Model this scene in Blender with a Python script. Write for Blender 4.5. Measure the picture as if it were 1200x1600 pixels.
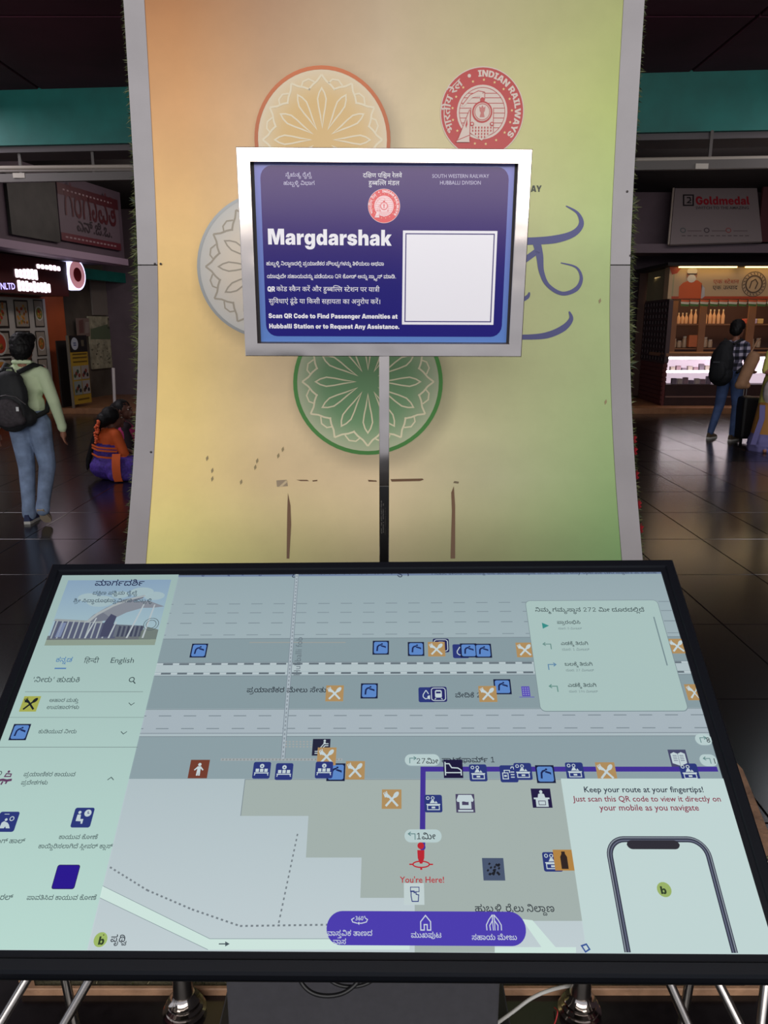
import bpy, bmesh, math, random
import numpy as np
from mathutils import Vector, Matrix
from mathutils.geometry import delaunay_2d_cdt
random.seed(7)
for o in list(bpy.data.objects): bpy.data.objects.remove(o)
SC = bpy.context.scene
COL = SC.collection

# ------------------------------------------------------------------ camera
PITCH = math.radians(13.6); CAM_Z = 1.65; FPX = 1200.0      # focal length in pixels of the 1200x1600 frame
cam_data = bpy.data.cameras.new('camera'); cam_data.sensor_fit = 'VERTICAL'; cam_data.sensor_height = 36.0
cam_data.lens = 36.0 * FPX / 1600.0; cam_data.clip_start = 0.02; cam_data.clip_end = 200
cam = bpy.data.objects.new('camera', cam_data); COL.objects.link(cam)
cam.location = (0, 0, CAM_Z); cam.rotation_euler = (math.pi/2 - PITCH, 0, 0)
SC.camera = cam

# ------------------------------------------------------------------ light
SC.view_settings.view_transform = 'Standard'; SC.view_settings.look = 'None'
SC.view_settings.exposure = 0.0; SC.view_settings.gamma = 1.0; SC.view_settings.use_curve_mapping = False
w = bpy.data.worlds.new('world'); SC.world = w; w.use_nodes = True
w.node_tree.nodes['Background'].inputs[0].default_value = (0.80, 0.87, 1.0, 1)
w.node_tree.nodes['Background'].inputs[1].default_value = 0.75
def area(name, loc, rot, sx, sy, power, col):
    l = bpy.data.lights.new(name, 'AREA'); l.shape = 'RECTANGLE'; l.size = sx; l.size_y = sy
    l.energy = power; l.color = col
    o = bpy.data.objects.new(name, l); COL.objects.link(o); o.location = loc; o.rotation_euler = rot; return o
# daylight coming through the open front of the station hall, behind the photographer
area('daylight_opening', (0, -4.4, 3.1), (math.radians(90), 0, 0), 10.0, 2.0, 420, (1.0, 0.97, 0.93))
# unseen fill lights, added to brighten the hall, the shops and the rear wall
area('hall_fill', (0, -1.6, 4.05), (math.radians(35), 0, 0), 6.0, 1.0, 60, (1.0, 0.94, 0.88))
area('shop_fill_right', (5.6, 12.6, 4.6), (0, 0, 0), 2.5, 1.5, 80, (1.0, 0.86, 0.84))  # this and the left one are added to lift the dark shop sides
area('shop_fill_left', (-3.6, 13.6, 4.3), (0, math.radians(50), 0), 1.6, 4.0, 85, (1.0, 0.86, 0.80))
area('rear_wall_fill', (5.4, 11.6, 4.0), (math.radians(65), 0, 0), 3.0, 0.8, 32, (1.0, 0.86, 0.86))  # added, aimed at the wall above the stall to brighten it
for sx_ in (-1, 1): area('hall_side_fill', (sx_*5.4, 7.6, 3.95), (0, 0, 0), 1.6, 3.0, 90, (0.98, 0.92, 1.0))  # added out of view to lift the floor and ceiling

# ------------------------------------------------------------------ helpers
def lin(c):
    c = c/255.0
    return c/12.92 if c <= 0.04045 else ((c+0.055)/1.055)**2.4
def rgb(r, g, b): return (lin(r), lin(g), lin(b), 1.0)
def ray(px, py):
    dx = (px-600.0)/FPX; dy = (py-800.0)/FPX; c, s = math.cos(PITCH), math.sin(PITCH)
    return Vector((dx, c - dy*s, -s - dy*c))
def at_y(px, py, Y):
    d = ray(px, py); t = Y/d.y; return Vector((d.x*t, Y, CAM_Z+d.z*t))
def at_z(px, py, z=0.0):
    d = ray(px, py); t = (z-CAM_Z)/d.z; return Vector((d.x*t, d.y*t, z))
def at_plane(px, py, p0, n):
    d = ray(px, py); o = Vector((0, 0, CAM_Z)); t = (Vector(p0)-o).dot(n)/d.dot(n); return o+d*t

MATS = {}
def mat(name, col, rough=0.6, metal=0.0, emit=0.0, noise=0.0, nscale=20.0, spec=0.5, coat=0.0, bump=0.0, bscale=60.0):
    if name in MATS: return MATS[name]
    m = bpy.data.materials.new(name); m.use_nodes = True; nt = m.node_tree; b = nt.nodes['Principled BSDF']
    b.inputs['Base Color'].default_value = col; b.inputs['Roughness'].default_value = rough
    b.inputs['Metallic'].default_value = metal; b.inputs['Specular IOR Level'].default_value = spec
    b.inputs['Coat Weight'].default_value = coat; b.inputs['Coat Roughness'].default_value = 0.05
    if emit: b.inputs['Emission Color'].default_value = col; b.inputs['Emission Strength'].default_value = emit
    if noise or bump:
        tc = nt.nodes.new('ShaderNodeTexCoord'); nz = nt.nodes.new('ShaderNodeTexNoise')
        nz.inputs['Scale'].default_value = nscale; nz.inputs['Detail'].default_value = 5
        nt.links.new(tc.outputs['Object'], nz.inputs['Vector'])
    if noise:
        mp = nt.nodes.new('ShaderNodeMapRange'); mp.inputs[1].default_value = 0.3; mp.inputs[2].default_value = 0.7
        mp.inputs[3].default_value = 1-noise; mp.inputs[4].default_value = 1+noise
        nt.links.new(nz.outputs[0], mp.inputs[0])
        mx = nt.nodes.new('ShaderNodeVectorMath'); mx.operation = 'SCALE'; mx.inputs[0].default_value = col[:3]
        nt.links.new(mp.outputs[0], mx.inputs['Scale']); nt.links.new(mx.outputs[0], b.inputs['Base Color'])
    if bump:
        n2 = nt.nodes.new('ShaderNodeTexNoise'); n2.inputs['Scale'].default_value = bscale
        nt.links.new(tc.outputs['Object'], n2.inputs['Vector'])
        bp = nt.nodes.new('ShaderNodeBump'); bp.inputs['Strength'].default_value = bump; bp.inputs['Distance'].default_value = 0.01
        nt.links.new(n2.outputs[0], bp.inputs['Height']); nt.links.new(bp.outputs[0], b.inputs['Normal'])
    MATS[name] = m; return m
def attr_mat(name, emit=0.0, rough=0.5, gloss=0.5, coat=0.0, wear=0.0):
    """colour comes from the print's own colour attribute"""
    if name in MATS: return MATS[name]
    m = bpy.data.materials.new(name); m.use_nodes = True; nt = m.node_tree; b = nt.nodes['Principled BSDF']
    a = nt.nodes.new('ShaderNodeAttribute'); a.attribute_name = 'Col'
    b.inputs['Roughness'].default_value = rough; b.inputs['Specular IOR Level'].default_value = gloss
    b.inputs['Coat Weight'].default_value = coat
    src = a.outputs['Color']
    if wear:
        tc = nt.nodes.new('ShaderNodeTexCoord'); nz = nt.nodes.new('ShaderNodeTexNoise'); nz.inputs['Scale'].default_value = 3.0
        nz.inputs['Detail'].default_value = 8; nz.inputs['Roughness'].default_value = 0.65
        nt.links.new(tc.outputs['Object'], nz.inputs['Vector'])
        mp = nt.nodes.new('ShaderNodeMapRange'); mp.inputs[1].default_value = 0.3; mp.inputs[2].default_value = 0.72
        mp.inputs[3].default_value = 1+wear*0.4; mp.inputs[4].default_value = 1-wear
        nt.links.new(nz.outputs[0], mp.inputs[0])
        mx = nt.nodes.new('ShaderNodeVectorMath'); mx.operation = 'SCALE'
        nt.links.new(src, mx.inputs[0]); nt.links.new(mp.outputs[0], mx.inputs['Scale']); src = mx.outputs[0]
    if emit:
        b.inputs['Base Color'].default_value = (0.004, 0.005, 0.008, 1)
        nt.links.new(src, b.inputs['Emission Color']); b.inputs['Emission Strength'].default_value = emit
    else: nt.links.new(src, b.inputs['Base Color'])
    MATS[name] = m; return m

def tag(o, label=None, cat=None, group=None, kind=None):
    if label: o['label'] = label
    if cat: o['category'] = cat
    if group: o['group'] = group
    if kind: o['kind'] = kind
    return o
def empty(name, loc=(0, 0, 0), rz=0.0, **k):
    o = bpy.data.objects.new(name, None); COL.objects.link(o); o.location = loc; o.rotation_euler = (0, 0, rz)
    o.empty_display_size = 0.05; return tag(o, **k)
def link(name, me, parent=None, mats=None):
    o = bpy.data.objects.new(name, me); COL.objects.link(o)
    if mats:
        for m in mats if isinstance(mats, (list, tuple)) else [mats]: me.materials.append(m)
    if parent: o.parent = parent
    return o
class MB:
    """collects shapes into one mesh; coordinates are local to the parent thing"""
    def __init__(s): s.v = []; s.f = []; s.m = []; s.mi = 0; s.sm = []
    def add(s, vs, fs, smooth=False):
        n = len(s.v); s.v += [tuple(v) for v in vs]; s.f += [tuple(n+i for i in f) for f in fs]
        s.m += [s.mi]*len(fs); s.sm += [smooth]*len(fs); return s
    def box(s, c, d, rz=0.0, M=None, bev=0.0):
        x, y, z = d[0]/2, d[1]/2, d[2]/2
        if bev > 0:
            b = min(bev, x*.45, y*.45, z*.45); vs = []; 
            bm = bmesh.new(); bmesh.ops.create_cube(bm, size=1.0, matrix=Matrix.Diagonal((d[0], d[1], d[2], 1)))
            bmesh.ops.bevel(bm, geom=bm.edges[:], offset=b, segments=2, affect='EDGES', profile=0.6)
            bm.verts.index_update(); vs = [v.co.copy() for v in bm.verts]; fs = [[v.index for v in f.verts] for f in bm.faces]; bm.free()
        else:
            vs = [Vector((sx*x, sy*y, sz*z)) for sx in (-1, 1) for sy in (-1, 1) for sz in (-1, 1)]
            fs = [(0, 1, 3, 2), (4, 6, 7, 5), (0, 4, 5, 1), (2, 3, 7, 6), (0, 2, 6, 4), (1, 5, 7, 3)]
        R = M if M is not None else Matrix.Rotation(rz, 3, 'Z')
        return s.add([Vector(c)+R@v for v in vs], fs)
    def quad(s, a, b, c, d): return s.add([a, b, c, d], [(0, 1, 2, 3)])
    def tube(s, pts, r, seg=10, cap=True, radii=None):
        pts = [Vector(p) for p in pts]; rings = []; up = None
        for i, p in enumerate(pts):
            t = (pts[min(i+1, len(pts)-1)]-pts[max(i-1, 0)]).normalized()
            if up is None: up = Vector((0, 0, 1)) if abs(t.z) < .9 else Vector((1, 0, 0))
            a = t.cross(up).normalized(); b = a.cross(t).normalized(); up = b
            rr = radii[i] if radii else r
            rings.append([p+(a*math.cos(k*2*math.pi/seg)+b*math.sin(k*2*math.pi/seg))*rr for k in range(seg)])
        vs = [v for r_ in rings for v in r_]; fs = []
        for i in range(len(rings)-1):
            for k in range(seg): fs.append((i*seg+k, i*seg+(k+1) % seg, (i+1)*seg+(k+1) % seg, (i+1)*seg+k))
        if cap: fs.append(tuple(range(seg))[::-1]); fs.append(tuple((len(rings)-1)*seg+k for k in range(seg)))
        return s.add(vs, fs, True)
    def lathe(s, c, prof, seg=16):
        c = Vector(c); vs = []; fs = []
        for r, z in prof: vs += [c+Vector((r*math.cos(k*2*math.pi/seg), r*math.sin(k*2*math.pi/seg), z)) for k in range(seg)]
        for i in range(len(prof)-1):
            for k in range(seg): fs.append((i*seg+k, i*seg+(k+1) % seg, (i+1)*seg+(k+1) % seg, (i+1)*seg+k))
        fs.append(tuple(range(seg))[::-1]); fs.append(tuple((len(prof)-1)*seg+k for k in range(seg)))
        return s.add(vs, fs, True)
    def build(s, name, mats, parent=None, kind=None):
        me = bpy.data.meshes.new(name); me.from_pydata(s.v, [], s.f)
        me.polygons.foreach_set('material_index', s.m); me.polygons.foreach_set('use_smooth', s.sm)
        if any(s.sm) and not all(s.sm) or any(s.sm):
            try: me.set_sharp_from_angle(angle=math.radians(50))
            except Exception: pass
        me.update(); o = link(name, me, parent, mats)
        if kind: o['kind'] = kind
        return o
def pbox(name, c, d, m, parent=None, rz=0.0, bev=0.0, M=None): return MB().box(c, d, rz, M, bev).build(name, m, parent)

# ---- flat print and lettering: filled outlines laid on a surface -------------
# GLYPHS: width of each letter and its closed outlines as start point followed by steps, in 1/300 of the text size.
# TEXT_LINES: width of a line and its letters: a number, (number, shift, lift) or (width, 'plain text').
GLYPHS = [
(219,[[148,-4,-26,6,-19,15,-16,21,-11,16,-9,8,-9,2,-14,-6,-5,-15,4,-18,11,-19,-28,-11,-12,23,-5,25,6,25,17,17,25,7,30,-8,23,-27,12,-18,12,-11,16,-3,12,2,8,7,6,25,-8,35,-22,27,-31,16,-105,0,0,28,120,0,28,3,13,7,5,9,1,10,-7,18,-19,7,-18,-6,-8,-15,0,-3,1,-3,-10,13,6,3,5,0,12,-4,5,-10,-5,-11,-14,-4,-16,7,-6,17,6,19,17,15,27,6,29,-7,19,-19,6,-27,-4,-21,-11,-17,-13,-8,-18,-5,-25,-2,-8,0,33,5,25,-23,16,-27,5,-32,-4,-27,-11,-20,-19,-12]]),
(55,[[-26,-125,-37,7,-22,21,-8,30,6,25,16,18,25,7,21,-5,11,-12,4,-16,-3,-14,-7,-10,-12,-6,-18,-2,-14,1,-12,5,-3,22,12,-6,14,-2,14,3,5,10,-3,8,-10,3,-12,-3,-8,-10,-3,-15,0,-2,3,-14,7,-11,14,-7,19,-3,26,4,19,14,8,27,-6,26,-14,20,12,13,5,14,-4,15,-14,14,18,18,20,-23,6,-22,-5,-20,-9,-12,-3,9,14,-24,5,-29,-2,-20,-7,-17,-12,-12,-15,-10]]),
(365,[[60,-4,-22,3,-16,9,-10,14,-3,16,6,21,17,13,22,5,17,-3,12,-7,8,-11,3,-16,-3,-14,-7,-13,-21,3,7,10,3,10,-5,13,-13,4,-14,-4,-5,-12,6,-12,16,-4,11,0,9,2,4,0,15,13,8,20,3,26,-2,17,-4,16,-8,14,-11,10,-2,1,-3,0,-10,4,-12,1,-15,-5,-6,-11,5,-12,13,-4,13,4,5,12,-2,12,-8,8,22,4,7,-13,3,-15,-3,-15,-8,-12,-14,-7,-17,-2,-21,4,-16,14,-6,22,6,20,17,14,27,6,37,-8,24,-21,14,-28,5,-29,-4,-32,-13,-28,-24,-19,-17,-6],[179,-4,-22,3,-19,8,-31,28,16,24,25,-25,29,-9,16,3,11,8,8,13,2,16,-7,33,-21,25,-30,17,34,9,29,-21,19,-27,7,-35,-4,-26,-11,-22,-21,-16],[142,137,0,28,32,0,22,2,10,4,6,6,1,8,-5,18,-14,19,25,15,19,-29,5,-27,-2,-15,-10,-15,-20,-10,-30,-4],[289,-4,-22,3,-19,8,-31,28,16,24,25,-25,29,-9,15,3,12,8,7,13,3,16,-7,34,-20,25,-29,18,16,27,36,-24,25,-35,9,-44,-7,-36,-21,-25,-17,-6]]),
(193,[[97,-4,-39,5,-28,14,-15,21,-5,26,0,8,2,9,29,-4,-1,-5,0,-5,2,-14,9,-13,17,-10,28,-3,29,3,18,9,9,12,2,13,-1,12,-6,11,-2,1,-2,2,-13,7,-17,2,-16,-3,-5,-7,5,-8,12,-3,15,4,9,10,4,15,-6,19,-12,12,-14,6,36,5,17,-17,7,-25,-1,-4,0,-4,-3,-9,-12,-19,-19,-12,-24,-4,-18,2,-13,7,-8,10,-3,14,5,17,14,12,26,5,20,-2,17,-6,2,-1,4,0,22,-21,8,-28,-6,-28,-16,-21,-26,-12],[11,137,0,28,102,0,23,2,9,4,6,6,1,8,-5,18,-14,19,24,15,20,-29,5,-27,-2,-15,-11,-15,-19,-10,-30,-4]]),
(80,[[0,-123,-32,5,-17,13,-5,17,3,13,8,10,15,10,12,7,3,6,-2,5,-9,2,-11,-2,-3,-6,1,-4,1,-3,-21,-7,-3,8,-1,10,9,17,12,5,16,2,21,-4,11,-9,3,-13,-2,-11,-7,-9,-16,-10,-12,-8,-4,-8,4,-8,10,-4,16,-1,27,4,14,12,4,16,-4,18,-10,14,-12,14,-11,14,-4,17,5,18,14,10,18,3,25,-7,8,-9,5,-15,-23,-3,-4,8,-5,4,-6,1,-9,-2,-3,-8,4,-11,11,-12,12,-14,11,-17,4,-24,-5,-23,-15,-17,-22,-11]]),
(81,[]),
(199,[[100,-4,-24,3,-22,7,-17,11,-14,15,-8,20,-3,23,5,29,13,23,21,16,6,-6,-45,0,0,28,98,0,29,3,12,7,5,9,2,10,-7,18,-19,7,-19,-6,-7,-15,0,-6,-9,13,6,3,5,0,12,-4,4,-10,-5,-11,-13,-4,-17,7,-5,17,5,19,17,15,28,6,29,-7,18,-19,7,-27,-4,-21,-12,-17,-12,-8,-19,-5,-25,-2,24,10,13,-4,19,-17,12,-22,4,-29,-3,-22,-8,-19,-13,-16,-17,-12,-22,-7],[100,26,32,7,18,20,7,29,-8,30,-20,19,-29,7,-30,-7,-20,-20,-7,-29,4,-24,11,-18,19,-11]]),
(238,[[119,-4,-32,3,-27,10,-21,14,-16,20,-9,23,-3,27,2,22,6,18,23,27,34,9,25,-5,15,-15,6,-23,-6,-24,-18,-16,-29,-6,-16,2,-12,5,-10,6,4,25,8,-7,9,-5,12,-2,22,6,7,16,-5,14,-13,4,-17,-5,-13,-16,-5,-31,9,-33,11,-14,15,-11,20,-6,24,-3,42,7,26,21,9,31,-3,19,-8,16,-31,24,17,20,30,-20,19,-26,7,-32,-3,-23,-8,-22,-14,-18,-21,-14,-27,-9],[136,137,0,28,14,0,28,3,13,7,5,9,1,10,-7,18,-18,7,-19,-6,-8,-15,0,-3,1,-3,-9,13,5,3,5,0,12,-4,5,-10,-5,-11,-14,-4,-16,7,-6,17,6,19,17,15,27,6,29,-7,19,-19,6,-27,-4,-21,-11,-17,-13,-8,-18,-5,-26,-2]]),
(41,[[-74,-111,-18,2,-13,8,-9,12,-3,16,2,13,7,11,11,7,14,2,20,-6,7,-16,-1,-7,-2,-6,-19,1,1,4,0,2,-2,6,-6,2,-7,-3,-3,-10,6,-12,16,-5,15,3,8,8,4,11,22,0,7,-16,16,-6,14,5,5,14,-10,21,-23,13,16,12,20,-11,15,-16,5,-22,-2,-16,-9,-12,-13,-7,-17,-2,-17,2,-12,8,-10,11,9,1,-13,-13,-14,-7],[-48,-39,0,22,39,0,14,1,6,3,2,4,1,5,-3,13,-9,13,22,10,12,-23,3,-16,-5,-18,-16,-11,-23,-3]]),
(246,[[72,-4,-26,4,-20,12,-12,18,-4,24,4,23,12,19,20,12,26,4,18,-2,13,-6,10,-10,-3,-3,0,3,1,3,-4,16,-9,13,-15,9,-19,5,49,2,13,-9,8,-13,4,-18,-1,-6,-1,-5,-1,3,10,10,14,6,19,2,25,-4,18,-12,12,-19,3,-23,-4,-23,-11,-18,-20,-13,-27,-4,-25,4,-19,11,-11,18,8,-1,-12,-16,-18,-11],[74,23,16,2,10,7,9,22,-3,13,-6,10,-11,6,-14,3,-20,-4,-11,-12,-3,-15,2,-14,7,-10,10,-6],[171,23,16,2,10,7,9,22,-4,17,-12,11,-18,4,-15,-3,-11,-6,-8,-22,2,-14,7,-10,10,-6],[10,137,0,28,157,0,23,2,10,4,5,6,1,8,-4,18,-14,19,24,15,19,-29,5,-27,-2,-15,-10,-15,-19,-10,-31,-4]]),
(109,[[32,-4,-22,3,-19,9,-32,29,18,20,24,-24,29,-8,16,3,12,8,7,13,2,16,-7,34,-20,25,-29,18,17,27,36,-24,25,-35,9,-44,-7,-36,-22,-25,-16,-6]]),
(249,[[174,-4,-23,4,-18,11,-16,21,13,0,-18,-22,-20,-11,-25,-3,-29,7,-18,17,-5,21,4,23,15,17,24,17,17,14,6,14,-2,9,-6,6,-13,2,-17,-5,-5,-13,1,-9,4,-8,-26,-10,-7,15,-2,15,5,21,18,14,30,6,17,-2,13,-5,16,-16,5,-19,-5,-20,-13,-16,-23,-17,-19,-14,-6,-16,6,-15,19,-4,16,2,12,8,10,26,28,0,4,-16,8,-12,24,-8,14,3,11,8,7,13,2,16,-7,34,-20,25,-29,18,16,27,37,-24,25,-35,9,-44,-7,-37,-22,-24,-16,-6]]),
(38,[[-69,-111,-15,2,-10,6,-8,17,6,18,20,14,12,7,3,6,-2,4,-9,2,-11,-2,-3,-6,0,-4,2,-3,-21,-6,-3,7,-1,10,9,17,12,5,16,2,22,-4,10,-9,3,-12,-2,-10,-7,-9,-14,-9,-14,-8,-4,-7,2,-5,9,-2,18,7,6,14,23,0,7,-16,14,-5,15,5,6,13,2,17,-2,22,-8,23,-11,21,22,11,13,-23,8,-26,4,-27,-7,-33,-16,-18,-24,-6,-17,2,-13,9,-10,14,13,0,-13,-14,-15,-9]]),
(224,[[111,-4,-24,4,-18,11,-7,20,4,13,11,12,1,-7,-36,12,-25,22,-8,32,6,28,19,19,30,7,22,-4,16,-13,5,-21,-4,-21,-16,-14,-29,-6,-18,3,-16,6,2,20,13,-5,14,-1,21,5,6,12,-5,11,-13,3,-20,-7,-7,-20,4,-18,12,-13,23,-10,38,-4,39,8,24,19,6,15,2,19,-3,25,-10,24,-16,19,-24,6,-14,-4,-4,-10,4,-11,13,-4,17,7,9,20,25,-3,-10,-27,-18,-16,-24,-5,-18,3,-15,7,-9,12,-3,17,3,16,10,12,15,8,19,3,37,-9,26,-23,16,-32,5,-35,-6,-37,-17,-25,-21,-15,-24,-7,2,9,10,-12,4,-15,-3,-14,-10,-11,-16,-7],[112,20,16,4,5,10,-6,12,-15,4,-16,-5,-5,-11,5,-10]]),
(39,[[-22,-120,-24,5,-8,7,-3,9,3,9,7,7,4,-5,-27,8,-16,14,-6,19,5,18,12,12,21,5,18,-4,11,-9,4,-14,-2,-11,-7,-8,-24,-7,-16,4,-12,6,1,14,10,-6,13,-2,12,3,3,7,-3,6,-8,2,-13,-5,-4,-11,2,-9,6,-7,15,-4,26,-2,31,8,9,9,3,14,-6,26,-13,23,23,11,16,-31,5,-29,-4,-23,-12,-15,-14,-8,-15,-4,3,6,7,-7,3,-10,-9,-15,-11,-5],[-22,-102,10,2,3,5,-3,6,-10,2,-9,-3,-4,-5,4,-5]]),
(254,[[68,-4,-31,7,-21,19,-8,29,6,24,17,17,25,6,16,-1,12,-6,7,-10,3,-12,-1,-10,-3,-8,-24,2,1,4,0,5,-3,9,-9,3,-14,-6,-5,-16,9,-20,11,-5,16,-2,18,2,11,8,11,26,28,0,4,-16,7,-12,24,-8,16,3,11,11,6,16,2,22,-8,50,-22,42,-32,28,-39,10,-14,-4,-5,-10,5,-11,12,-4,18,7,9,20,27,-3,-10,-28,-19,-15,-25,-5,-24,5,-16,13,-6,21,6,20,17,14,27,5,27,-3,25,-9,22,-14,19,-19,28,-48,9,-60,-3,-32,-9,-24,-15,-15,-18,-9,-20,-3,-24,4,-17,12,-14,19,12,0,-18,-21,-21,-11]]),
(250,[[67,-4,-29,7,-18,17,-5,21,4,23,15,17,24,17,17,14,6,14,-2,9,-6,6,-13,2,-17,-5,-5,-13,1,-9,4,-8,-26,-10,-7,15,-2,15,5,21,18,14,30,6,17,-2,13,-5,16,-16,5,-19,-5,-20,-13,-16,-23,-17,-19,-14,-6,-16,6,-15,19,-4,16,2,12,8,10,26,28,0,4,-16,8,-12,24,-8,15,3,10,8,7,13,3,16,-8,33,-20,25,-30,17,34,9,29,-21,19,-27,7,-35,-8,-37,-22,-24,-16,-6,-20,-3,-22,4,-18,11,-16,21,13,0,-18,-22,-20,-11],[106,-43,3,47,28,0,3,-47],[136,137,0,28,68,0,0,-28]]),
(140,[[128,73,-2,-23,-6,-19,-9,-15,-13,-11,-17,-6,-20,-3,-30,7,-18,18,-7,25,5,22,13,14,18,5,18,-6,7,-16,-5,-14,-13,-5,-12,4,-6,12,3,1,-2,-7,0,-7,6,-18,9,-6,13,-2,20,6,13,16,5,28,-5,27,-12,20,-13,10,-19,6,-29,1,-95,0,0,28,101,0,36,-3,26,-9,18,-14,17,-28]]),
(200,[[100,138,-21,-6,-15,-16,-9,-22,-4,-16,-2,-21,-1,-27,0,-30,-33,0,0,37,3,44,14,36,12,15,15,11,7,-6,-52,0,0,28,102,0,23,2,9,4,6,6,1,8,-5,18,-14,19,24,15,20,-29,5,-27,-5,-20,-14,-15,-22,-7,2,1,26,-28,10,-35,3,-40,0,-37,-33,0,0,30,-1,28,-3,22,-4,17,-17,30,-12,8]]),
(156,[[124,-17,-12,20,-9,19,-8,-1,-9,-1,-25,4,-24,10,-17,19,-6,29,4,22,13,16,24,13,32,4,1,0,0,28,-88,0,0,22,160,0,0,-22,-47,0,0,-49,-15,0,-28,-3,-18,-7,-10,-11,-4,-16,3,-15,9,-12,15,-7,21,-3,8,0,-2,11,6,15,14,4,20,-7,6,-16,-4,-15,-11,-8,9,-15,12,-18]]),
(78,[[27,165,-27,0,0,22,24,0,-6,14,-2,16,5,22,15,16,24,10,31,4,35,-3,33,-8,56,-29,43,-45,-26,0,-31,28,-33,19,-34,12,-36,4,-25,-2,-18,-7,-11,-10,-4,-15,3,-15,7,-11,32,0,0,-22,-31,0,0,-165,-24,0]]),
(214,[[187,165,0,-165,-24,0,0,98,-20,-8,-26,-2,-27,3,-22,7,-22,-17,-8,-19,3,-12,11,-10,22,-4,7,0,-2,11,6,14,13,4,19,-8,7,-16,-4,-13,-10,-8,11,-13,13,-14,-17,-13,-15,19,-13,17,-7,-1,-8,0,-32,6,-21,17,-7,23,2,16,8,12,25,19,-20,20,-7,24,3,15,9,12,15,8,20,3,32,-9,10,-11,4,-16,-7,-24,-20,-18,13,-2,13,-1,25,3,24,11,0,42,-27,0,0,22,82,0,0,-22],[46,151,6,-18,16,-13,17,15,6,17,-5,12,-17,6,-17,-5]]),
(217,[[190,165,0,-165,-24,0,0,165,-40,0,0,-69,-3,-21,-7,-16,-17,-11,-24,-4,-24,4,-17,13,-8,18,-2,27,0,59,-24,0,0,22,221,0,0,-22],[75,65,13,3,8,7,5,11,1,20,0,59,-54,0,0,-59,1,-19,4,-12,9,-7]]),
(170,[[144,165,0,-165,-25,0,0,57,-19,-9,-24,-4,-22,4,-16,10,-11,19,-3,30,0,58,-24,0,0,22,175,0,0,-22],[119,165,-71,0,0,-54,1,-20,3,-11,5,-8,9,-5,13,-2,22,6,18,13]]),
(209,[[182,165,0,-206,-24,0,0,24,-17,-9,-20,-2,-18,2,-14,10,-10,14,-4,18,-29,-20,-14,20,82,49,10,-19,-10,-6,-12,-12,-3,-14,7,-17,15,-5,21,6,16,14,0,62,-43,7,-38,13,-26,-17,-28,-16,-15,20,24,12,23,13,-22,22,-6,23,3,15,9,12,15,9,20,3,18,-3,15,-8,9,-13,4,-16,-7,-23,-17,-19,28,-8,34,-4,0,69,-19,0,0,22,74,0,0,-22],[74,118,16,15,5,17,-6,15,-16,5,-16,-5,-7,-16,6,-15]]),
(179,[[153,165,0,-165,-25,0,0,75,-66,0,0,-11,-4,-14,-10,-5,-12,4,-12,10,-9,12,-3,12,4,10,14,3,8,0,0,69,-38,0,0,22,184,0,0,-22],[128,165,-66,0,0,-69,66,0]]),
(123,[[118,13,-16,-17,-33,30,-28,28,-19,23,-8,15,-2,10,4,11,15,5,13,-4,10,-9,17,15,6,20,-2,14,-3,11,-72,0,0,22,127,0,0,-22,-31,0,5,-28,-7,-27,-18,-20,-26,-14,31,-32]]),
(0,[[-51,184,-12,38,-14,19,-17,6,-12,-1,-10,-3,-7,22,28,4,28,-8,21,-26,9,-22,9,-29]]),
(203,[[0,165,0,22,208,0,0,-22,-31,0,0,-165,-25,0,0,106,-4,1,-14,-4,-15,-13,-12,-28,-23,8,9,24,-14,9,-16,3,-19,-7,-6,-18,6,-21,19,-22,30,-26,-17,-16,-31,29,-23,28,-8,29,7,26,18,15,22,5,24,-5,21,-12,20,13,24,4,2,0,0,37]]),
(167,[[171,165,-31,0,0,-165,-24,0,0,50,-19,-10,-27,-5,-29,7,-20,17,-7,27,4,23,13,16,20,11,25,3,10,0,12,-1,8,-2,-1,-22,-13,2,-14,1,-17,-2,-12,-6,-8,-10,-3,-13,2,-13,8,-9,22,-8,27,7,19,15,0,87,-116,0,0,22,171,0]]),
(159,[[85,90,35,-6,18,-16,6,-20,-2,-14,-7,-12,-27,-17,-8,21,15,8,6,13,-8,16,-12,4,-16,2,-20,-2,-14,-6,-10,-21,4,-14,13,-16,30,-19,10,0,19,-3,15,-8,10,-14,3,-17,-4,-16,-10,-14,-17,-8,-23,-3,-27,3,-23,10,-39,37,18,13,22,-24,23,-13,26,-5,24,6,8,16,-7,15,-17,5,-15,-2,-12,-5,-5,12,-23,16,-15,16,-12,33,5,19,12,15,-9,13,-4,18,3,14,8,10,16,7,21,3,39,0,0,25,-108,0,0,22,164,0,0,-22,-31,0,0,-47,-64,0,-13,-1,-7,-3,-4,-10,3,-10,7,-9]]),
(120,[[0,187,125,0,0,-22,-125,0],[132,58,-26,-16,-34,-7,-30,7,-21,17,-7,27,4,23,14,16,21,11,27,3,10,0,12,-1,9,-2,-2,-20,-14,2,-26,0,41,-50,5,4,5,5],[38,86,3,-14,7,-9,25,-8,10,1,9,2,-42,53,-9,-10]]),
(171,[[176,165,-31,0,0,-165,-25,0,0,50,-19,-10,-29,-5,-30,7,-21,17,-7,27,4,23,14,16,21,11,27,3,10,0,12,-1,9,-2,-2,-20,-14,2,-26,0,41,-51,10,10,0,88,-120,0,0,22,176,0],[38,86,3,-14,7,-9,25,-8,10,1,9,2,-42,53,-9,-10]]),
(78,[[27,165,-27,0,0,22,24,0,-6,13,-2,18,6,21,19,17,31,10,41,3,53,-3,48,-8,42,-13,37,-17,33,-21,27,-23,-30,0,-45,27,-48,20,-52,12,-56,4,-36,-2,-26,-6,-15,-11,-5,-16,3,-14,6,-11,33,0,0,-22,-31,0,0,-165,-24,0]]),
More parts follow.
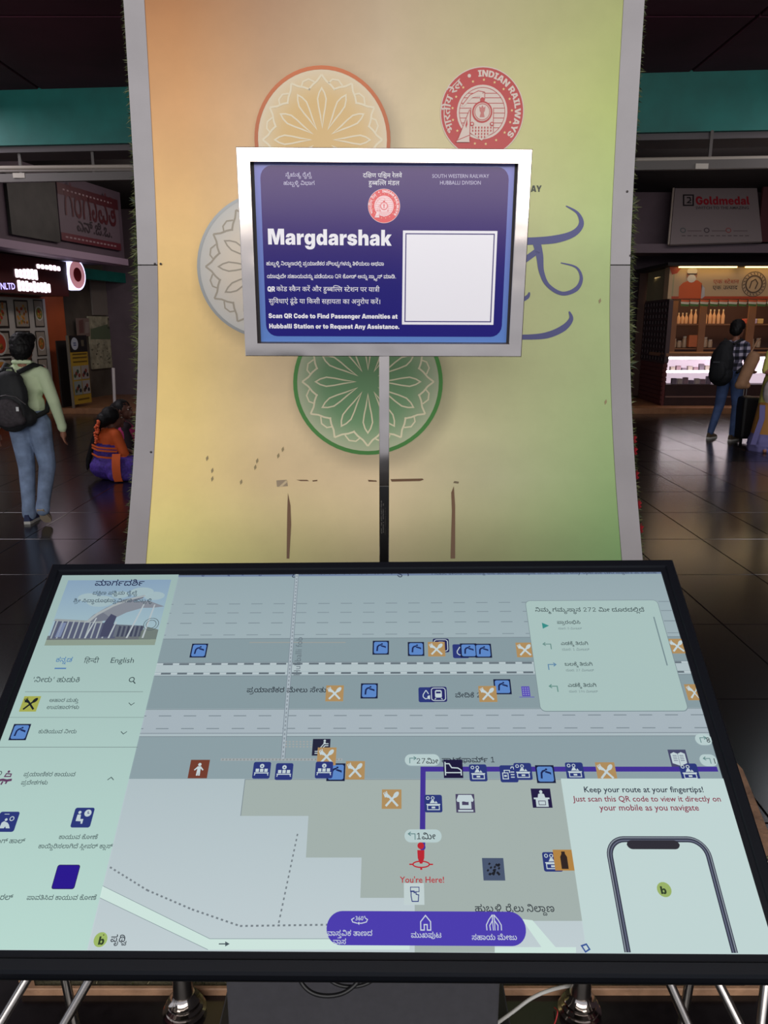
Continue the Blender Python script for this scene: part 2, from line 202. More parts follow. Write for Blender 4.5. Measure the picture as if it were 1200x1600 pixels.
(150,[[0,187,154,0,0,-22,-154,0],[161,105,-13,2,-14,-4,-15,-13,-12,-28,-23,8,9,24,-14,9,-16,3,-19,-7,-6,-18,6,-21,19,-22,30,-26,-17,-16,-31,29,-23,28,-8,29,7,26,18,15,22,5,24,-5,21,-12,20,13,24,4,9,-1,8,-2]]),
(0,[[-56,232,5,12,12,5,12,-5,5,-12,-5,-13,-12,-5,-12,5]]),
(173,[[107,67,-17,-3,-16,-5,-23,20,-10,27,3,14,8,10,16,7,24,3,28,0,0,25,-120,0,0,22,178,0,0,-22,-33,0,0,-47,-56,0,-13,-1,-6,-3,-5,-10,4,-12,9,-9,31,5,20,-3,17,-8,11,-13,3,-18,-3,-18,-11,-15,-19,-10,-26,-3,-28,3,-25,10,-40,34,18,15,35,-30,40,-10,19,3,12,8,4,13,-7,15]]),
(229,[[148,-4,-27,6,-19,15,-16,21,-11,16,-8,8,-10,2,-13,-6,-5,-15,4,-18,10,-19,-28,-11,-12,23,-5,25,6,25,17,17,26,7,29,-8,23,-27,12,-18,13,-11,15,-3,20,6,12,18,4,28,-8,50,-22,42,-31,28,-38,10,-14,-4,-5,-10,4,-11,12,-4,18,7,9,20,28,-3,-11,-28,-19,-15,-25,-5,-24,5,-16,13,-5,21,6,20,17,14,27,5,27,-3,25,-9,22,-14,19,-19,26,-49,9,-59,-2,-27,-6,-21,-11,-16,-13,-10]]),
(238,[[118,-4,-32,3,-26,10,-21,14,-16,20,-9,23,-3,27,2,22,6,18,23,27,34,9,25,-5,15,-15,6,-23,-6,-24,-18,-16,-29,-6,-16,2,-12,5,-10,6,4,25,8,-7,9,-5,12,-2,22,6,7,16,-5,14,-13,4,-17,-5,-13,-16,-5,-31,9,-33,11,-14,15,-11,20,-6,24,-3,42,7,26,21,9,31,-3,20,-8,17,-30,24,20,17,29,-20,17,-26,6,-31,-3,-23,-8,-22,-14,-18,-21,-14,-28,-9],[136,137,0,28,57,0,0,-28]]),
(19,[[-68,-111,-19,5,-12,15,-3,20,8,29,24,20,36,7,36,-7,24,-20,8,-29,-3,-19,-11,-15,-20,-6,-17,2,-12,9,-11,15,11,-1,-9,-14,-13,-8],[-63,-90,12,6,6,15,22,0,7,-15,12,-6,11,5,4,13,-6,18,-14,13,-23,4,-3,0,-23,-4,-15,-12,-6,-18,5,-14]]),
(270,[[187,-4,-23,4,-18,9,-11,16,-4,20,3,17,9,15,13,9,17,3,27,-8,7,-9,2,-12,-1,-10,-2,-8,-24,2,2,4,0,4,-3,9,-8,3,-11,-4,-4,-14,6,-16,9,-5,13,-2,22,5,14,18,5,31,0,2,-6,32,-15,22,-25,8,-16,-3,-12,-7,-13,-26,-28,0,-5,16,-8,11,-12,6,-15,3,-23,-7,-7,-18,2,-9,5,-8,10,-6,18,-2,6,0,0,-25,-9,0,-17,-1,-10,-5,-5,-7,-2,-9,5,-15,18,-6,16,3,15,9,16,-22,-23,-12,-27,-5,-23,4,-16,9,-9,14,-3,17,4,18,12,15,21,9,0,-8,-20,12,-11,15,-4,20,7,24,20,18,31,6,20,-2,17,-7,26,-26,-12,0,16,19,20,12,27,4,22,-3,19,-9,15,-13,10,-19,6,-22,3,-25,-5,-32,-12,-26,-22,-18]]),
(235,[[66,-4,-22,5,-17,13,-11,21,-4,30,5,33,15,26,25,18,6,-5,-51,0,0,28,142,0,22,2,10,4,6,6,1,8,-5,18,-14,19,24,15,20,-29,5,-27,-3,-15,-10,-15,-7,-6,-10,-4,-12,-2,2,2,21,-18,14,-26,5,-32,-4,-30,-11,-21,-18,-13,-22,-5,-24,4,-17,11,-16,20,13,2,-17,-23,-19,-11],[71,25,13,2,9,8,10,26,29,0,3,-16,8,-12,21,-8,11,2,9,7,6,13,2,18,-4,28,-14,23,-22,16,-32,6,-5,0,-31,-6,-23,-15,-13,-23,-5,-28,2,-19,5,-13,9,-7]]),
(245,[[116,-4,-31,3,-26,10,-21,15,-15,19,-9,23,-3,27,2,22,6,18,23,27,34,9,25,-5,15,-15,6,-23,-6,-24,-18,-16,-29,-6,-16,2,-12,5,-10,6,4,25,8,-7,9,-5,12,-2,22,6,7,16,-5,14,-13,4,-17,-5,-13,-16,-5,-31,9,-33,10,-14,15,-11,20,-6,24,-3,24,3,21,7,17,13,12,17,7,22,3,27,-4,33,-10,30,-17,22,-24,8,-14,-4,-5,-10,5,-11,12,-4,18,7,9,20,25,-2,-10,-28,-18,-16,-24,-5,-19,3,-14,7,-9,12,-4,17,4,15,9,13,15,8,20,3,20,-2,18,-7,26,-26,17,-38,5,-44,-7,-48,-21,-38,-17,-14,-20,-10,-24,-6]]),
(18,[[-73,-19,17,-3,12,-10,12,-15,-13,1,17,19,23,8,21,-6,13,-14,5,-19,-4,-21,-11,-17,-13,-12,-16,17,15,14,5,18,-4,12,-12,5,-15,-7,-6,-18,-23,0,-7,18,-14,7,-13,-5,-4,-13,6,-17,14,-14,-15,-17,-19,21,-9,29,4,19,13,14]]),
(244,[[69,-4,-31,7,-21,19,-8,29,6,24,16,17,26,6,16,-1,12,-6,7,-10,3,-12,-2,-10,-3,-8,-23,2,1,5,0,4,-3,9,-9,3,-14,-6,-5,-16,9,-20,11,-5,16,-2,17,2,12,8,11,26,28,0,4,-16,7,-12,23,-8,16,4,8,12,3,17,-5,26,-17,28,27,15,19,-32,7,-37,-2,-19,-6,-16,-20,-20,-26,-7,-26,4,-17,12,-15,18,13,1,-18,-21,-21,-11],[125,86,-14,5,-5,13,5,14,14,6,14,-6,5,-14,-5,-13],[9,137,0,28,155,0,23,2,9,4,6,6,1,8,-5,18,-14,19,24,15,20,-29,5,-27,-2,-15,-11,-15,-19,-10,-30,-4]]),
(40,[[39,-17,-3,-23,-10,-18,-15,-15,-20,-10,-25,-6,-29,-2,-26,2,-25,5,6,23,21,-4,24,-1,34,3,23,11,14,16,5,20,-3,19,-8,15,22,12,12,-25]]),
(406,[[95,-4,-22,2,-18,6,-25,21,-14,28,-4,31,2,23,7,20,13,18,16,13,20,8,24,3,21,-2,18,-6,25,-21,14,-28,4,-30,-2,-24,-8,-21,-12,-17,-16,-13,-20,-8],[94,25,27,7,18,19,6,32,-6,30,-17,20,-28,7,-27,-6,-18,-19,-7,-31,7,-32,17,-20],[219,-4,-22,3,-18,8,-32,28,16,24,25,-25,29,-9,16,3,11,8,7,13,3,16,-7,33,-21,25,-30,17,34,10,29,-22,19,-27,7,-35,-4,-26,-11,-22,-20,-16],[329,-4,-22,3,-18,8,-32,28,16,24,25,-25,29,-9,16,3,11,8,7,13,3,16,-7,33,-21,25,-30,17,34,9,29,-21,19,-27,7,-35,-4,-26,-11,-22,-21,-16],[182,137,0,28,32,0,23,2,9,4,5,6,2,8,-5,18,-14,19,24,15,20,-29,5,-27,-2,-15,-11,-15,-19,-10,-30,-4],[299,137,0,28,60,0,0,-28]]),
(270,[[186,-4,-22,4,-18,9,-11,16,-4,20,3,17,9,15,13,9,17,3,27,-8,7,-9,2,-12,-1,-10,-2,-8,-24,2,2,4,0,4,-3,9,-8,3,-11,-4,-4,-14,6,-17,9,-4,14,-2,21,5,14,17,5,32,0,2,-6,32,-15,22,-26,8,-15,-3,-12,-7,-13,-26,-28,0,-5,16,-8,11,-12,6,-15,3,-23,-7,-7,-18,2,-9,5,-8,10,-6,18,-2,6,0,0,-25,-9,0,-17,-1,-10,-5,-5,-7,-2,-9,5,-15,18,-6,16,3,15,9,16,-22,-23,-12,-27,-5,-23,4,-16,9,-9,14,-3,17,4,18,12,15,21,9,0,-8,-20,12,-11,15,-4,20,7,24,20,18,31,6,26,-4,20,-11,17,-20,-12,0,16,19,20,12,27,4,32,-7,24,-18,14,-29,5,-37,-8,-42,-9,-16,-14,-13,-18,-8],[203,175,-22,4,-15,10,-5,18,3,14,9,12,14,7,19,3,31,-8,18,-20,7,-28,-6,-29,-17,-17,-25,-7,-8,22,15,3,11,8,4,17,0,5,-4,17,-11,11,-15,4,-13,-4,-5,-8,6,-10,10,-2,21,5,15,16,10,-17,-11,-12,-14,-10]]),
(178,[[88,-4,-38,7,-24,19,-9,27,3,17,9,14,14,12,2,-5,-34,0,0,24,62,0,7,6,3,8,-2,8,-5,7,17,3,13,-3,4,-8,1,-7,-1,-8,-3,-6,61,0,0,-24,-35,0,1,4,15,-10,9,-14,3,-17,-8,-28,-24,-19,-18,-5],[89,24,20,3,12,7,10,22,-5,17,-14,11,-23,4,-23,-4,-14,-11,-4,-17,2,-13,8,-10,13,-6],[11,137,0,28,89,0,23,2,10,4,5,6,1,8,-4,18,-14,19,24,15,19,-29,6,-27,-3,-15,-10,-15,-19,-10,-31,-4]]),
(199,[[100,-4,-24,3,-22,7,-17,11,-14,15,-8,20,-3,23,5,29,13,23,21,16,6,-6,-45,0,0,28,106,0,23,2,10,4,5,6,2,8,-5,18,-14,19,24,15,19,-29,6,-27,-3,-15,-9,-15,-10,-7,-14,-4,1,2,19,-16,12,-22,4,-29,-3,-22,-8,-19,-13,-16,-17,-12,-22,-7],[100,26,32,7,18,20,7,29,-8,30,-20,19,-29,7,-30,-7,-20,-20,-7,-29,4,-24,11,-18,19,-11]]),
(219,[[148,-4,-26,6,-19,15,-16,21,-11,16,-9,8,-9,2,-14,-6,-5,-15,4,-18,11,-19,-28,-11,-12,23,-5,25,6,25,17,17,25,7,21,-4,17,-12,15,-20,12,-17,12,-11,16,-3,11,2,9,7,6,25,-5,25,-17,28,27,15,19,-32,7,-35,-4,-27,-11,-20,-19,-12],[107,90,-14,5,-5,14,5,14,14,5,14,-5,5,-14,-5,-14],[9,137,0,28,163,0,0,-28]]),
(136,[[8,179,-3,-18,-8,-12,-17,-9,-25,-3,-29,0,0,28,22,0,15,1,10,4,4,5,1,9,-2,11,-9,15,31,2,7,-15],[128,142,-2,-22,-6,-19,-24,-26,-35,-9,-30,6,-19,18,-6,25,5,22,12,14,18,5,19,-6,6,-16,-5,-14,-12,-5,-12,4,-6,12,3,1,-2,-7,-1,-7,7,-18,8,-5,13,-2,21,5,13,17,4,27,-4,27,-12,20,-13,10,-19,6,-30,2,-103,0,0,28,109,0,36,-3,26,-9,19,-15,16,-28]]),
(233,[[117,-4,-32,3,-26,10,-21,14,-15,20,-9,23,-3,27,2,22,6,18,23,27,34,9,25,-5,15,-15,6,-23,-6,-24,-18,-16,-29,-6,-16,2,-12,5,-10,6,4,25,8,-7,9,-5,12,-2,22,6,7,16,-5,14,-13,4,-17,-5,-13,-16,-5,-31,9,-33,25,-25,19,-6,24,-3,40,7,26,21,9,31,-3,19,-8,15,-31,24,17,27,23,-15,18,-19,11,-23,4,-27,-3,-23,-8,-22,-14,-18,-20,-14,-27,-9]]),
(250,[[67,-4,-29,7,-18,17,-5,21,4,23,15,17,24,17,17,14,6,14,-2,9,-6,6,-13,2,-17,-5,-5,-13,1,-9,4,-8,-26,-10,-7,15,-2,15,5,21,18,14,30,6,17,-2,13,-5,16,-16,5,-19,-5,-20,-13,-16,-23,-17,-19,-14,-6,-16,6,-15,19,-4,16,2,12,8,10,26,28,0,4,-16,8,-12,24,-8,14,3,11,8,7,13,3,16,-8,33,-20,25,-30,17,34,10,29,-22,19,-27,7,-35,-8,-37,-22,-24,-16,-6,-20,-3,-30,8,-24,24,7,0,-16,-19,-19,-10],[106,-43,3,47,28,0,3,-47],[136,137,0,28,31,0,23,2,10,4,5,6,2,8,-5,18,-14,19,24,15,20,-29,5,-27,-3,-15,-10,-15,-19,-10,-30,-4]]),
(219,[[111,-4,-24,4,-18,11,-7,20,4,13,11,12,1,-7,-36,12,-25,22,-8,32,6,28,19,19,30,7,22,-4,16,-13,5,-21,-4,-21,-16,-14,-29,-6,-18,3,-16,6,2,20,13,-5,14,-1,21,5,6,12,-5,11,-13,3,-20,-7,-7,-20,4,-18,12,-13,23,-10,38,-4,29,3,21,7,12,12,4,14,-7,19,-17,10,-26,0,0,28,12,0,23,2,10,4,5,6,2,8,-5,18,-14,19,24,15,20,-29,5,-27,-8,-24,-20,-15,-3,7,15,-10,11,-14,4,-19,-6,-24,-15,-17,-20,-11,-22,-5,2,9,10,-12,4,-15,-3,-14,-10,-11,-16,-7],[112,20,16,4,5,10,-6,12,-15,4,-16,-5,-5,-11,5,-10]]),
(219,[[148,-4,-26,6,-19,15,-16,21,-11,16,-9,8,-9,2,-14,-6,-5,-15,4,-18,11,-19,-28,-11,-12,23,-5,25,6,25,17,17,25,7,30,-8,23,-27,12,-18,12,-11,16,-3,12,2,8,7,6,25,-8,35,-22,27,-31,16,-105,0,0,28,128,0,23,2,9,4,6,6,1,8,-5,18,-14,19,24,15,20,-29,5,-27,-2,-15,-11,-15,-18,-10,-26,-3,-7,0,18,3,25,-22,16,-27,5,-32,-4,-27,-11,-20,-19,-12]]),
(34,[[-54,-19,24,-5,18,-15,18,-27,8,-13,9,-7,12,-2,6,1,5,1,4,-22,-7,-2,-9,-1,-20,3,-14,11,-13,19,-12,21,-12,13,-15,4,-14,-5,-5,-11,2,-9,8,-7,17,-3,31,7,18,18,7,25,-3,19,-6,17,21,11,10,-21,3,-24,-7,-33,-20,-23,-27,-13,-30,-4,-28,5,-16,15,-5,20,3,15,9,12,13,8]]),
(191,[[95,-4,-39,5,-27,14,-16,21,-5,26,1,8,1,9,30,-4,-1,-5,0,-5,2,-14,8,-13,18,-10,28,-3,29,3,17,9,9,12,3,13,-2,13,-6,10,-2,2,-2,1,-13,7,-17,2,-16,-3,-4,-8,4,-7,13,-3,15,4,10,13,3,26,-4,29,-14,23,-19,16,-24,5,-15,-4,-5,-10,5,-11,12,-3,18,6,9,20,25,-3,-10,-27,-18,-16,-24,-5,-24,5,-15,13,-6,21,3,15,10,13,15,8,21,3,37,-8,28,-21,19,-31,6,-37,-1,-16,-3,-14,-6,-9,-20,-21,-31,-7,-18,2,-13,7,-9,11,-2,14,4,17,15,13,26,4,22,-3,19,-7,2,-1,22,-21,7,-27,-5,-28,-16,-21,-27,-12]]),
(406,[[95,-4,-22,2,-18,6,-25,21,-14,28,-4,31,2,23,7,20,13,18,16,13,20,8,24,3,21,-2,18,-6,25,-21,14,-28,4,-30,-2,-24,-8,-21,-12,-17,-16,-13,-20,-8],[94,25,27,7,18,19,6,32,-6,30,-17,20,-28,7,-27,-6,-18,-19,-7,-31,7,-32,17,-20],[219,-4,-22,3,-18,8,-32,28,16,24,25,-25,29,-9,16,3,11,8,7,13,3,16,-7,33,-21,25,-30,17,34,9,29,-21,19,-27,7,-35,-4,-26,-11,-22,-20,-16],[329,-4,-22,3,-18,8,-32,28,16,24,25,-25,29,-9,16,3,11,8,7,13,3,16,-7,34,-20,25,-29,18,16,27,36,-24,26,-35,9,-44,-7,-36,-22,-25,-17,-6],[283,181,-2,-15,-11,-15,-19,-10,-30,-4,-39,0,0,28,32,0,23,2,9,4,5,6,2,8,-5,18,-14,19,24,15,20,-29]]),
(268,[[131,26,29,1,24,6,19,10,13,14,8,18,3,24,-4,22,-9,16,-17,6,-12,-5,-6,-14,4,-13,11,-10,14,-7,0,-25,-90,0,0,26,50,0,-9,10,-6,11,-2,14,5,19,15,14,25,6,33,-9,21,-25,8,-36,-4,-33,-12,-26,-18,-19,-25,-14,-31,-8,-36,-3,-37,4,-30,9,-24,15,-17,19,-10,24,-3,26,2,23,6,18,23,26,34,9,24,-5,16,-15,5,-23,-6,-24,-18,-16,-29,-6,-20,3,-15,8,-11,10,7,23,8,-8,11,-8,16,-4,22,6,7,16,-5,13,-13,5,-14,-3,-11,-10,-7,-15,-2,-22,0,-1,4,-25,16,-21,28,-16]]),
(235,[[66,-4,-22,5,-17,13,-11,21,-4,30,5,33,15,26,25,18,6,-5,-51,0,0,28,142,0,22,2,10,4,6,6,1,8,-5,18,-14,19,24,15,20,-29,5,-27,-3,-15,-10,-15,-7,-6,-10,-4,-12,-2,2,2,21,-18,14,-26,5,-32,-4,-30,-11,-21,-18,-13,-22,-5,-24,4,-17,11,-16,20,13,2,-17,-23,-19,-11],[71,25,12,2,10,7,10,23,29,0,4,-14,7,-10,21,-8,11,2,9,7,6,13,2,18,-4,28,-14,23,-22,16,-32,6,-5,0,-31,-6,-23,-15,-13,-23,-5,-28,2,-19,5,-13,9,-7],[117,72,-14,6,-5,13,6,14,13,5,14,-5,6,-14,-6,-13],[101,-43,2,47,28,0,3,-47]]),
(245,[[69,-4,-31,7,-21,19,-8,29,6,24,16,17,26,6,16,-1,12,-6,7,-10,3,-12,-2,-10,-3,-8,-23,2,1,4,0,5,-3,9,-9,3,-14,-6,-5,-16,9,-20,11,-5,16,-2,17,2,12,8,11,26,28,0,4,-16,7,-12,23,-8,13,2,8,8,6,24,-5,28,-15,24,-20,17,-24,10,49,3,25,-22,16,-27,5,-32,-2,-21,-6,-16,-20,-20,-26,-7,-26,4,-17,12,-15,18,13,1,-18,-21,-21,-11],[9,137,0,28,189,0,0,-28]]),
(245,[[69,-4,-31,7,-21,19,-8,29,6,24,16,17,26,6,16,-1,12,-6,7,-10,3,-12,-2,-10,-3,-8,-23,2,1,4,0,5,-3,9,-9,3,-14,-6,-5,-16,9,-20,11,-5,16,-2,17,2,12,8,11,26,28,0,4,-16,7,-12,23,-8,13,2,8,8,6,24,-5,28,-15,24,-20,17,-24,10,49,3,25,-22,16,-27,5,-32,-2,-21,-6,-16,-20,-20,-26,-7,-26,4,-17,12,-15,18,13,1,-18,-21,-21,-11],[9,137,0,28,155,0,23,2,9,4,6,6,1,8,-5,18,-14,19,24,15,20,-29,5,-27,-2,-15,-11,-15,-19,-10,-30,-4]]),
(80,[[-106,13,21,-20,25,-13,31,-5,20,2,17,6,21,24,8,37,-10,47,-29,44,26,19,33,-53,10,-57,-6,-42,-20,-30,-30,-18,-39,-6,-38,5,-32,17,-28,26]]),
(235,[[66,-4,-22,5,-17,13,-11,21,-4,30,5,33,15,26,25,18,6,-5,-51,0,0,28,134,0,28,3,13,7,5,9,1,10,-7,18,-19,7,-18,-6,-8,-15,0,-6,-9,13,6,3,5,0,12,-4,5,-10,-5,-11,-14,-4,-17,7,-5,17,6,19,17,15,27,6,29,-7,19,-19,6,-27,-4,-21,-11,-17,-13,-8,-18,-5,3,4,23,-18,15,-27,5,-33,-4,-30,-11,-21,-18,-13,-22,-5,-24,4,-17,11,-16,20,13,2,-17,-23,-19,-11],[71,25,13,2,9,8,10,26,29,0,3,-16,8,-12,21,-8,11,2,9,7,6,13,2,18,-4,28,-14,23,-22,16,-32,6,-5,0,-31,-6,-23,-15,-13,-23,-5,-28,2,-19,5,-13,9,-7]]),
(129,[[122,126,-6,-24,-19,-16,-29,-6,-29,7,-18,14,7,24,7,-9,12,-8,16,-4,22,7,7,15,-5,14,-14,4,-16,-5,-12,-15,-5,-24,0,-3,8,-33,20,-23,28,-17,-16,-28,-36,25,-25,33,-9,42,9,39,22,25,33,9,26,-6,16,-15]]),
(219,[[148,-4,-26,6,-19,15,-16,21,-11,16,-9,8,-9,2,-14,-6,-5,-15,4,-18,11,-19,-28,-11,-12,23,-5,25,6,25,17,17,25,7,21,-4,17,-12,15,-20,12,-17,12,-11,16,-3,11,2,9,7,6,25,-5,25,-17,28,27,15,19,-32,7,-35,-4,-27,-11,-20,-19,-12],[107,90,-14,5,-5,14,5,14,14,5,14,-5,5,-14,-5,-14],[9,137,0,28,129,0,23,2,10,4,5,6,1,8,-4,18,-14,19,24,15,19,-29,5,-27,-2,-15,-10,-15,-20,-10,-30,-4]]),
(246,[[72,-4,-26,4,-20,12,-12,18,-4,24,4,23,12,19,20,12,26,4,18,-2,13,-6,10,-10,-3,-3,0,3,1,3,-4,16,-9,13,-15,9,-19,5,49,2,13,-9,8,-13,4,-18,-1,-6,-1,-5,-1,3,10,10,14,6,19,2,25,-4,18,-12,12,-19,3,-23,-4,-23,-11,-18,-20,-13,-27,-4,-25,4,-19,11,-11,18,8,-1,-12,-16,-18,-11],[74,23,16,2,10,7,9,22,-3,13,-6,10,-11,6,-14,3,-19,-4,-12,-12,-3,-15,2,-14,7,-10,10,-6],[171,23,16,2,10,7,9,22,-4,17,-12,11,-18,4,-15,-3,-11,-6,-8,-22,2,-14,7,-10,10,-6],[10,137,0,28,189,0,0,-28]]),
(237,[[66,-4,-22,5,-17,13,-11,21,-4,30,5,33,15,26,25,18,6,-5,-51,0,0,28,137,0,28,3,13,7,5,9,1,10,-7,18,-19,7,-18,-6,-8,-15,0,-3,1,-3,-10,13,6,3,5,0,12,-4,5,-10,-5,-11,-14,-4,-17,7,-5,17,6,19,17,15,27,6,29,-7,19,-19,6,-27,-4,-21,-11,-17,-13,-8,-18,-5,-26,-2,18,11,13,-4,17,-10,11,-16,3,-19,0,-10,-4,-9,-2,-2,-3,-2,-16,-14,-23,-6,-19,3,-14,11,-5,18,3,14,8,10,25,8,17,-3,12,-6,23,-23,8,-33,-8,-31,-20,-21,-29,-7,-19,2,-15,7,-23,26,12,2,-17,-23,-19,-11],[71,25,13,2,9,7,10,24,29,0,4,-15,7,-10,23,-8,15,3,12,10,5,19,-3,21,-10,15,-17,7,-9,-3,-4,-8,4,-9,11,-3,9,2,8,7,4,13,-5,16,-12,12,-20,8,-28,3,-10,0,-31,-5,-23,-15,-14,-23,-5,-29,2,-19,5,-13,9,-7]]),
(229,[[106,68,29,0,30,-40,37,-49,-29,0,-24,32,-6,9],[115,-3,-27,3,-23,11,-20,16,-15,22,-9,28,-3,32,3,32,9,28,15,22,20,17,23,10,27,3,26,-3,24,-10,19,-17,15,-22,9,-28,4,-32,-4,-32,-9,-28,-15,-22,-19,-16,-24,-11],[115,23,35,10,14,12,11,17,7,21,2,26,-2,26,-7,21,-11,17,-14,13,-35,9,-36,-10,-14,-12,-11,-17,-7,-21,-2,-26,2,-26,7,-21,11,-17,14,-12]]),
(193,[[26,0,0,218,75,0,23,-2,19,-6,14,-11,11,-13,7,-35,-7,-35,-11,-13,-14,-10,-19,-6,-23,-2,-59,0,0,24,58,0,28,5,15,15,5,22,-5,23,-15,14,-28,6,-46,0,0,-194],[152,0,-53,98,31,0,54,-98]]),
(178,[[88,-4,-38,7,-24,19,-9,27,3,17,9,14,14,12,2,-5,-34,0,0,24,62,0,7,6,3,8,-2,8,-5,7,17,3,13,-3,4,-8,1,-7,-1,-8,-3,-6,61,0,0,-24,-35,0,1,4,15,-10,9,-14,3,-17,-8,-28,-24,-19,-18,-5],[89,24,20,3,12,7,10,22,-5,17,-14,11,-23,4,-23,-4,-14,-11,-4,-17,2,-13,8,-10,13,-6],[11,137,0,28,80,0,29,3,13,7,5,9,1,10,-7,18,-19,7,-19,-6,-7,-15,0,-6,-9,13,6,3,5,0,12,-4,4,-10,-5,-11,-13,-4,-17,7,-5,17,6,19,16,15,28,6,29,-7,18,-19,7,-27,-4,-21,-11,-17,-13,-8,-18,-5,-26,-2]]),
(232,[[27,-4,-20,3,-17,8,-31,28,19,20,22,-23,25,-7,18,6,6,18,0,18,-2,30,3,21,7,18,13,14,16,10,42,9,41,-8,29,-21,17,-31,6,-37,-2,-22,-6,-19,-10,-15,-13,-11,-17,-6,-19,-3,-30,7,-19,18,-6,25,4,22,13,14,18,5,19,-6,6,-16,-5,-14,-12,-5,-12,4,-6,12,3,1,-2,-7,-1,-7,6,-18,9,-6,14,-2,20,6,12,16,5,27,-7,34,-20,25,-15,7,-19,3,-27,-6,-18,-16,-6,-27,0,-15,1,-14,1,-16,-7,-29,-20,-17]]),
(333,[[66,-4,-22,5,-17,13,-11,21,-4,30,5,33,15,26,25,18,6,-5,-51,0,0,28,180,0,0,-28,-6,0,-1,7,17,-11,11,-16,3,-18,0,-10,-4,-9,-2,-2,-3,-2,-16,-14,-23,-6,-19,3,-14,11,-5,18,3,14,8,10,25,8,17,-3,12,-6,23,-22,8,-34,-8,-31,-20,-21,-29,-7,-19,2,-15,7,-23,26,12,2,-17,-23,-19,-11],[71,25,13,2,9,7,10,24,29,0,4,-15,7,-10,23,-8,15,3,12,10,5,19,-3,21,-10,15,-17,7,-9,-3,-4,-8,4,-9,11,-3,9,2,8,7,4,13,-5,16,-12,12,-20,8,-28,3,-10,0,-31,-5,-23,-15,-14,-23,-5,-29,2,-19,5,-13,9,-7],[283,83,-20,4,-16,11,-10,17,-3,24,0,3,2,20,6,17,22,23,34,8,22,-3,16,-6,-14,-22,-13,5,-13,1,-17,-3,-13,-14,-5,-26,0,-6,5,-21,17,-8,11,3,5,11,-2,7,-3,5,-8,3,-13,1,-89,0,0,28,86,0,25,-2,19,-10,9,-13,3,-18,-3,-17,-9,-12,-14,-7]]),
(52,[[11,-111,-21,2,-14,7,-9,11,-3,14,4,15,12,12,-1,-2,-21,-1,0,21,49,0,-5,-2,8,12,3,14,-2,14,-7,17,24,7,8,-19,2,-17,-4,-17,-8,-12,0,3,40,0,0,-21,-23,1,1,1,12,-10,4,-16,-3,-14,-9,-10,-15,-8],[12,-90,18,6,6,13,-6,14,-18,5,-18,-5,-6,-14,6,-14]]),
(135,[[64,-158,-32,6,-17,13,-5,17,3,13,8,10,15,9,12,8,3,6,-2,5,-9,2,-11,-2,-3,-6,0,-4,2,-3,-21,-7,-3,8,-1,10,9,16,12,6,16,1,21,-3,11,-9,3,-13,-2,-11,-8,-10,-15,-9,-12,-8,-4,-8,4,-8,10,-4,16,-2,26,5,15,12,4,16,-4,18,-10,14,-13,14,-10,14,-4,17,5,18,14,10,18,3,25,-7,8,-9,5,-15,-24,-3,-3,8,-5,4,-7,1,-8,-2,-3,-8,4,-11,10,-12,13,-14,10,-18,5,-23,-5,-23,-15,-17,-22,-11]]),
(318,[[148,-4,-26,6,-19,15,-16,21,-11,16,-9,8,-9,2,-14,-6,-5,-15,4,-18,11,-19,-28,-11,-12,23,-5,25,6,25,17,17,25,7,30,-8,23,-27,12,-18,12,-11,16,-3,12,2,8,7,6,25,-8,35,-22,27,-31,16,-105,0,0,28,162,0,0,-28,-12,0,0,4,26,-22,16,-27,5,-32,-4,-27,-11,-20,-19,-12],[268,83,-21,4,-15,11,-10,17,-3,24,0,3,2,20,5,17,23,23,33,8,23,-3,16,-6,-15,-22,-12,5,-13,1,-18,-3,-13,-14,-4,-26,0,-6,5,-21,17,-8,11,3,5,11,-2,7,-4,5,-8,3,-12,1,-89,0,0,28,85,0,26,-2,19,-10,9,-13,3,-18,-3,-17,-9,-12,-14,-7]]),
(354,[[69,-4,-31,7,-21,19,-8,29,6,24,16,17,26,6,16,-1,12,-6,7,-10,3,-12,-2,-10,-3,-8,-23,2,1,4,0,5,-3,9,-9,3,-14,-6,-5,-16,9,-20,11,-5,16,-2,17,2,12,8,11,26,28,0,4,-16,7,-12,23,-8,13,2,8,8,6,24,-5,28,-15,24,-20,17,-24,10,49,3,25,-22,16,-27,5,-32,-2,-21,-6,-16,-20,-20,-26,-7,-26,4,-17,12,-15,18,13,1,-18,-21,-21,-11],[9,137,0,28,155,0,23,2,9,4,6,6,1,8,-5,18,-14,19,24,15,20,-29,5,-27,-2,-15,-11,-15,-19,-10,-30,-4],[277,-4,-22,3,-18,8,-32,28,16,24,25,-25,29,-9,16,3,11,8,7,13,3,16,-7,33,-21,25,-30,17,34,9,29,-21,19,-27,7,-35,-4,-26,-11,-22,-20,-16],[247,137,0,28,60,0,0,-28]]),
(237,[[66,-4,-28,8,-19,24,-5,18,-2,22,8,39,22,31,34,20,41,8,33,-4,27,-12,22,-20,13,-32,-5,-22,-16,-14,-23,-6,-19,3,-14,11,-5,18,3,14,8,10,25,8,17,-3,12,-6,23,-22,8,-34,-8,-31,-20,-21,-29,-7,-19,2,-15,7,-24,26,13,2,-17,-23,-19,-11],[71,25,13,2,9,7,10,24,29,0,4,-15,7,-10,23,-8,15,3,12,10,5,19,-3,21,-10,15,-17,7,-9,-3,-4,-8,4,-9,11,-3,9,2,8,7,4,13,-5,16,-12,12,-20,8,-28,2,-10,0,-31,-5,-23,-15,-14,-22,-5,-29,2,-19,5,-13,9,-7],[91,225,47,-6,38,-20,24,-24,15,-29,5,-33,-1,-16,-4,-14,-28,45,10,4,-17,27,-24,21,-29,12,-35,5,-24,-3,-13,-8,-4,-13,3,-11,7,-12,-22,-16,-9,13,-6,15,-2,14,2,16,7,13,25,15]]),
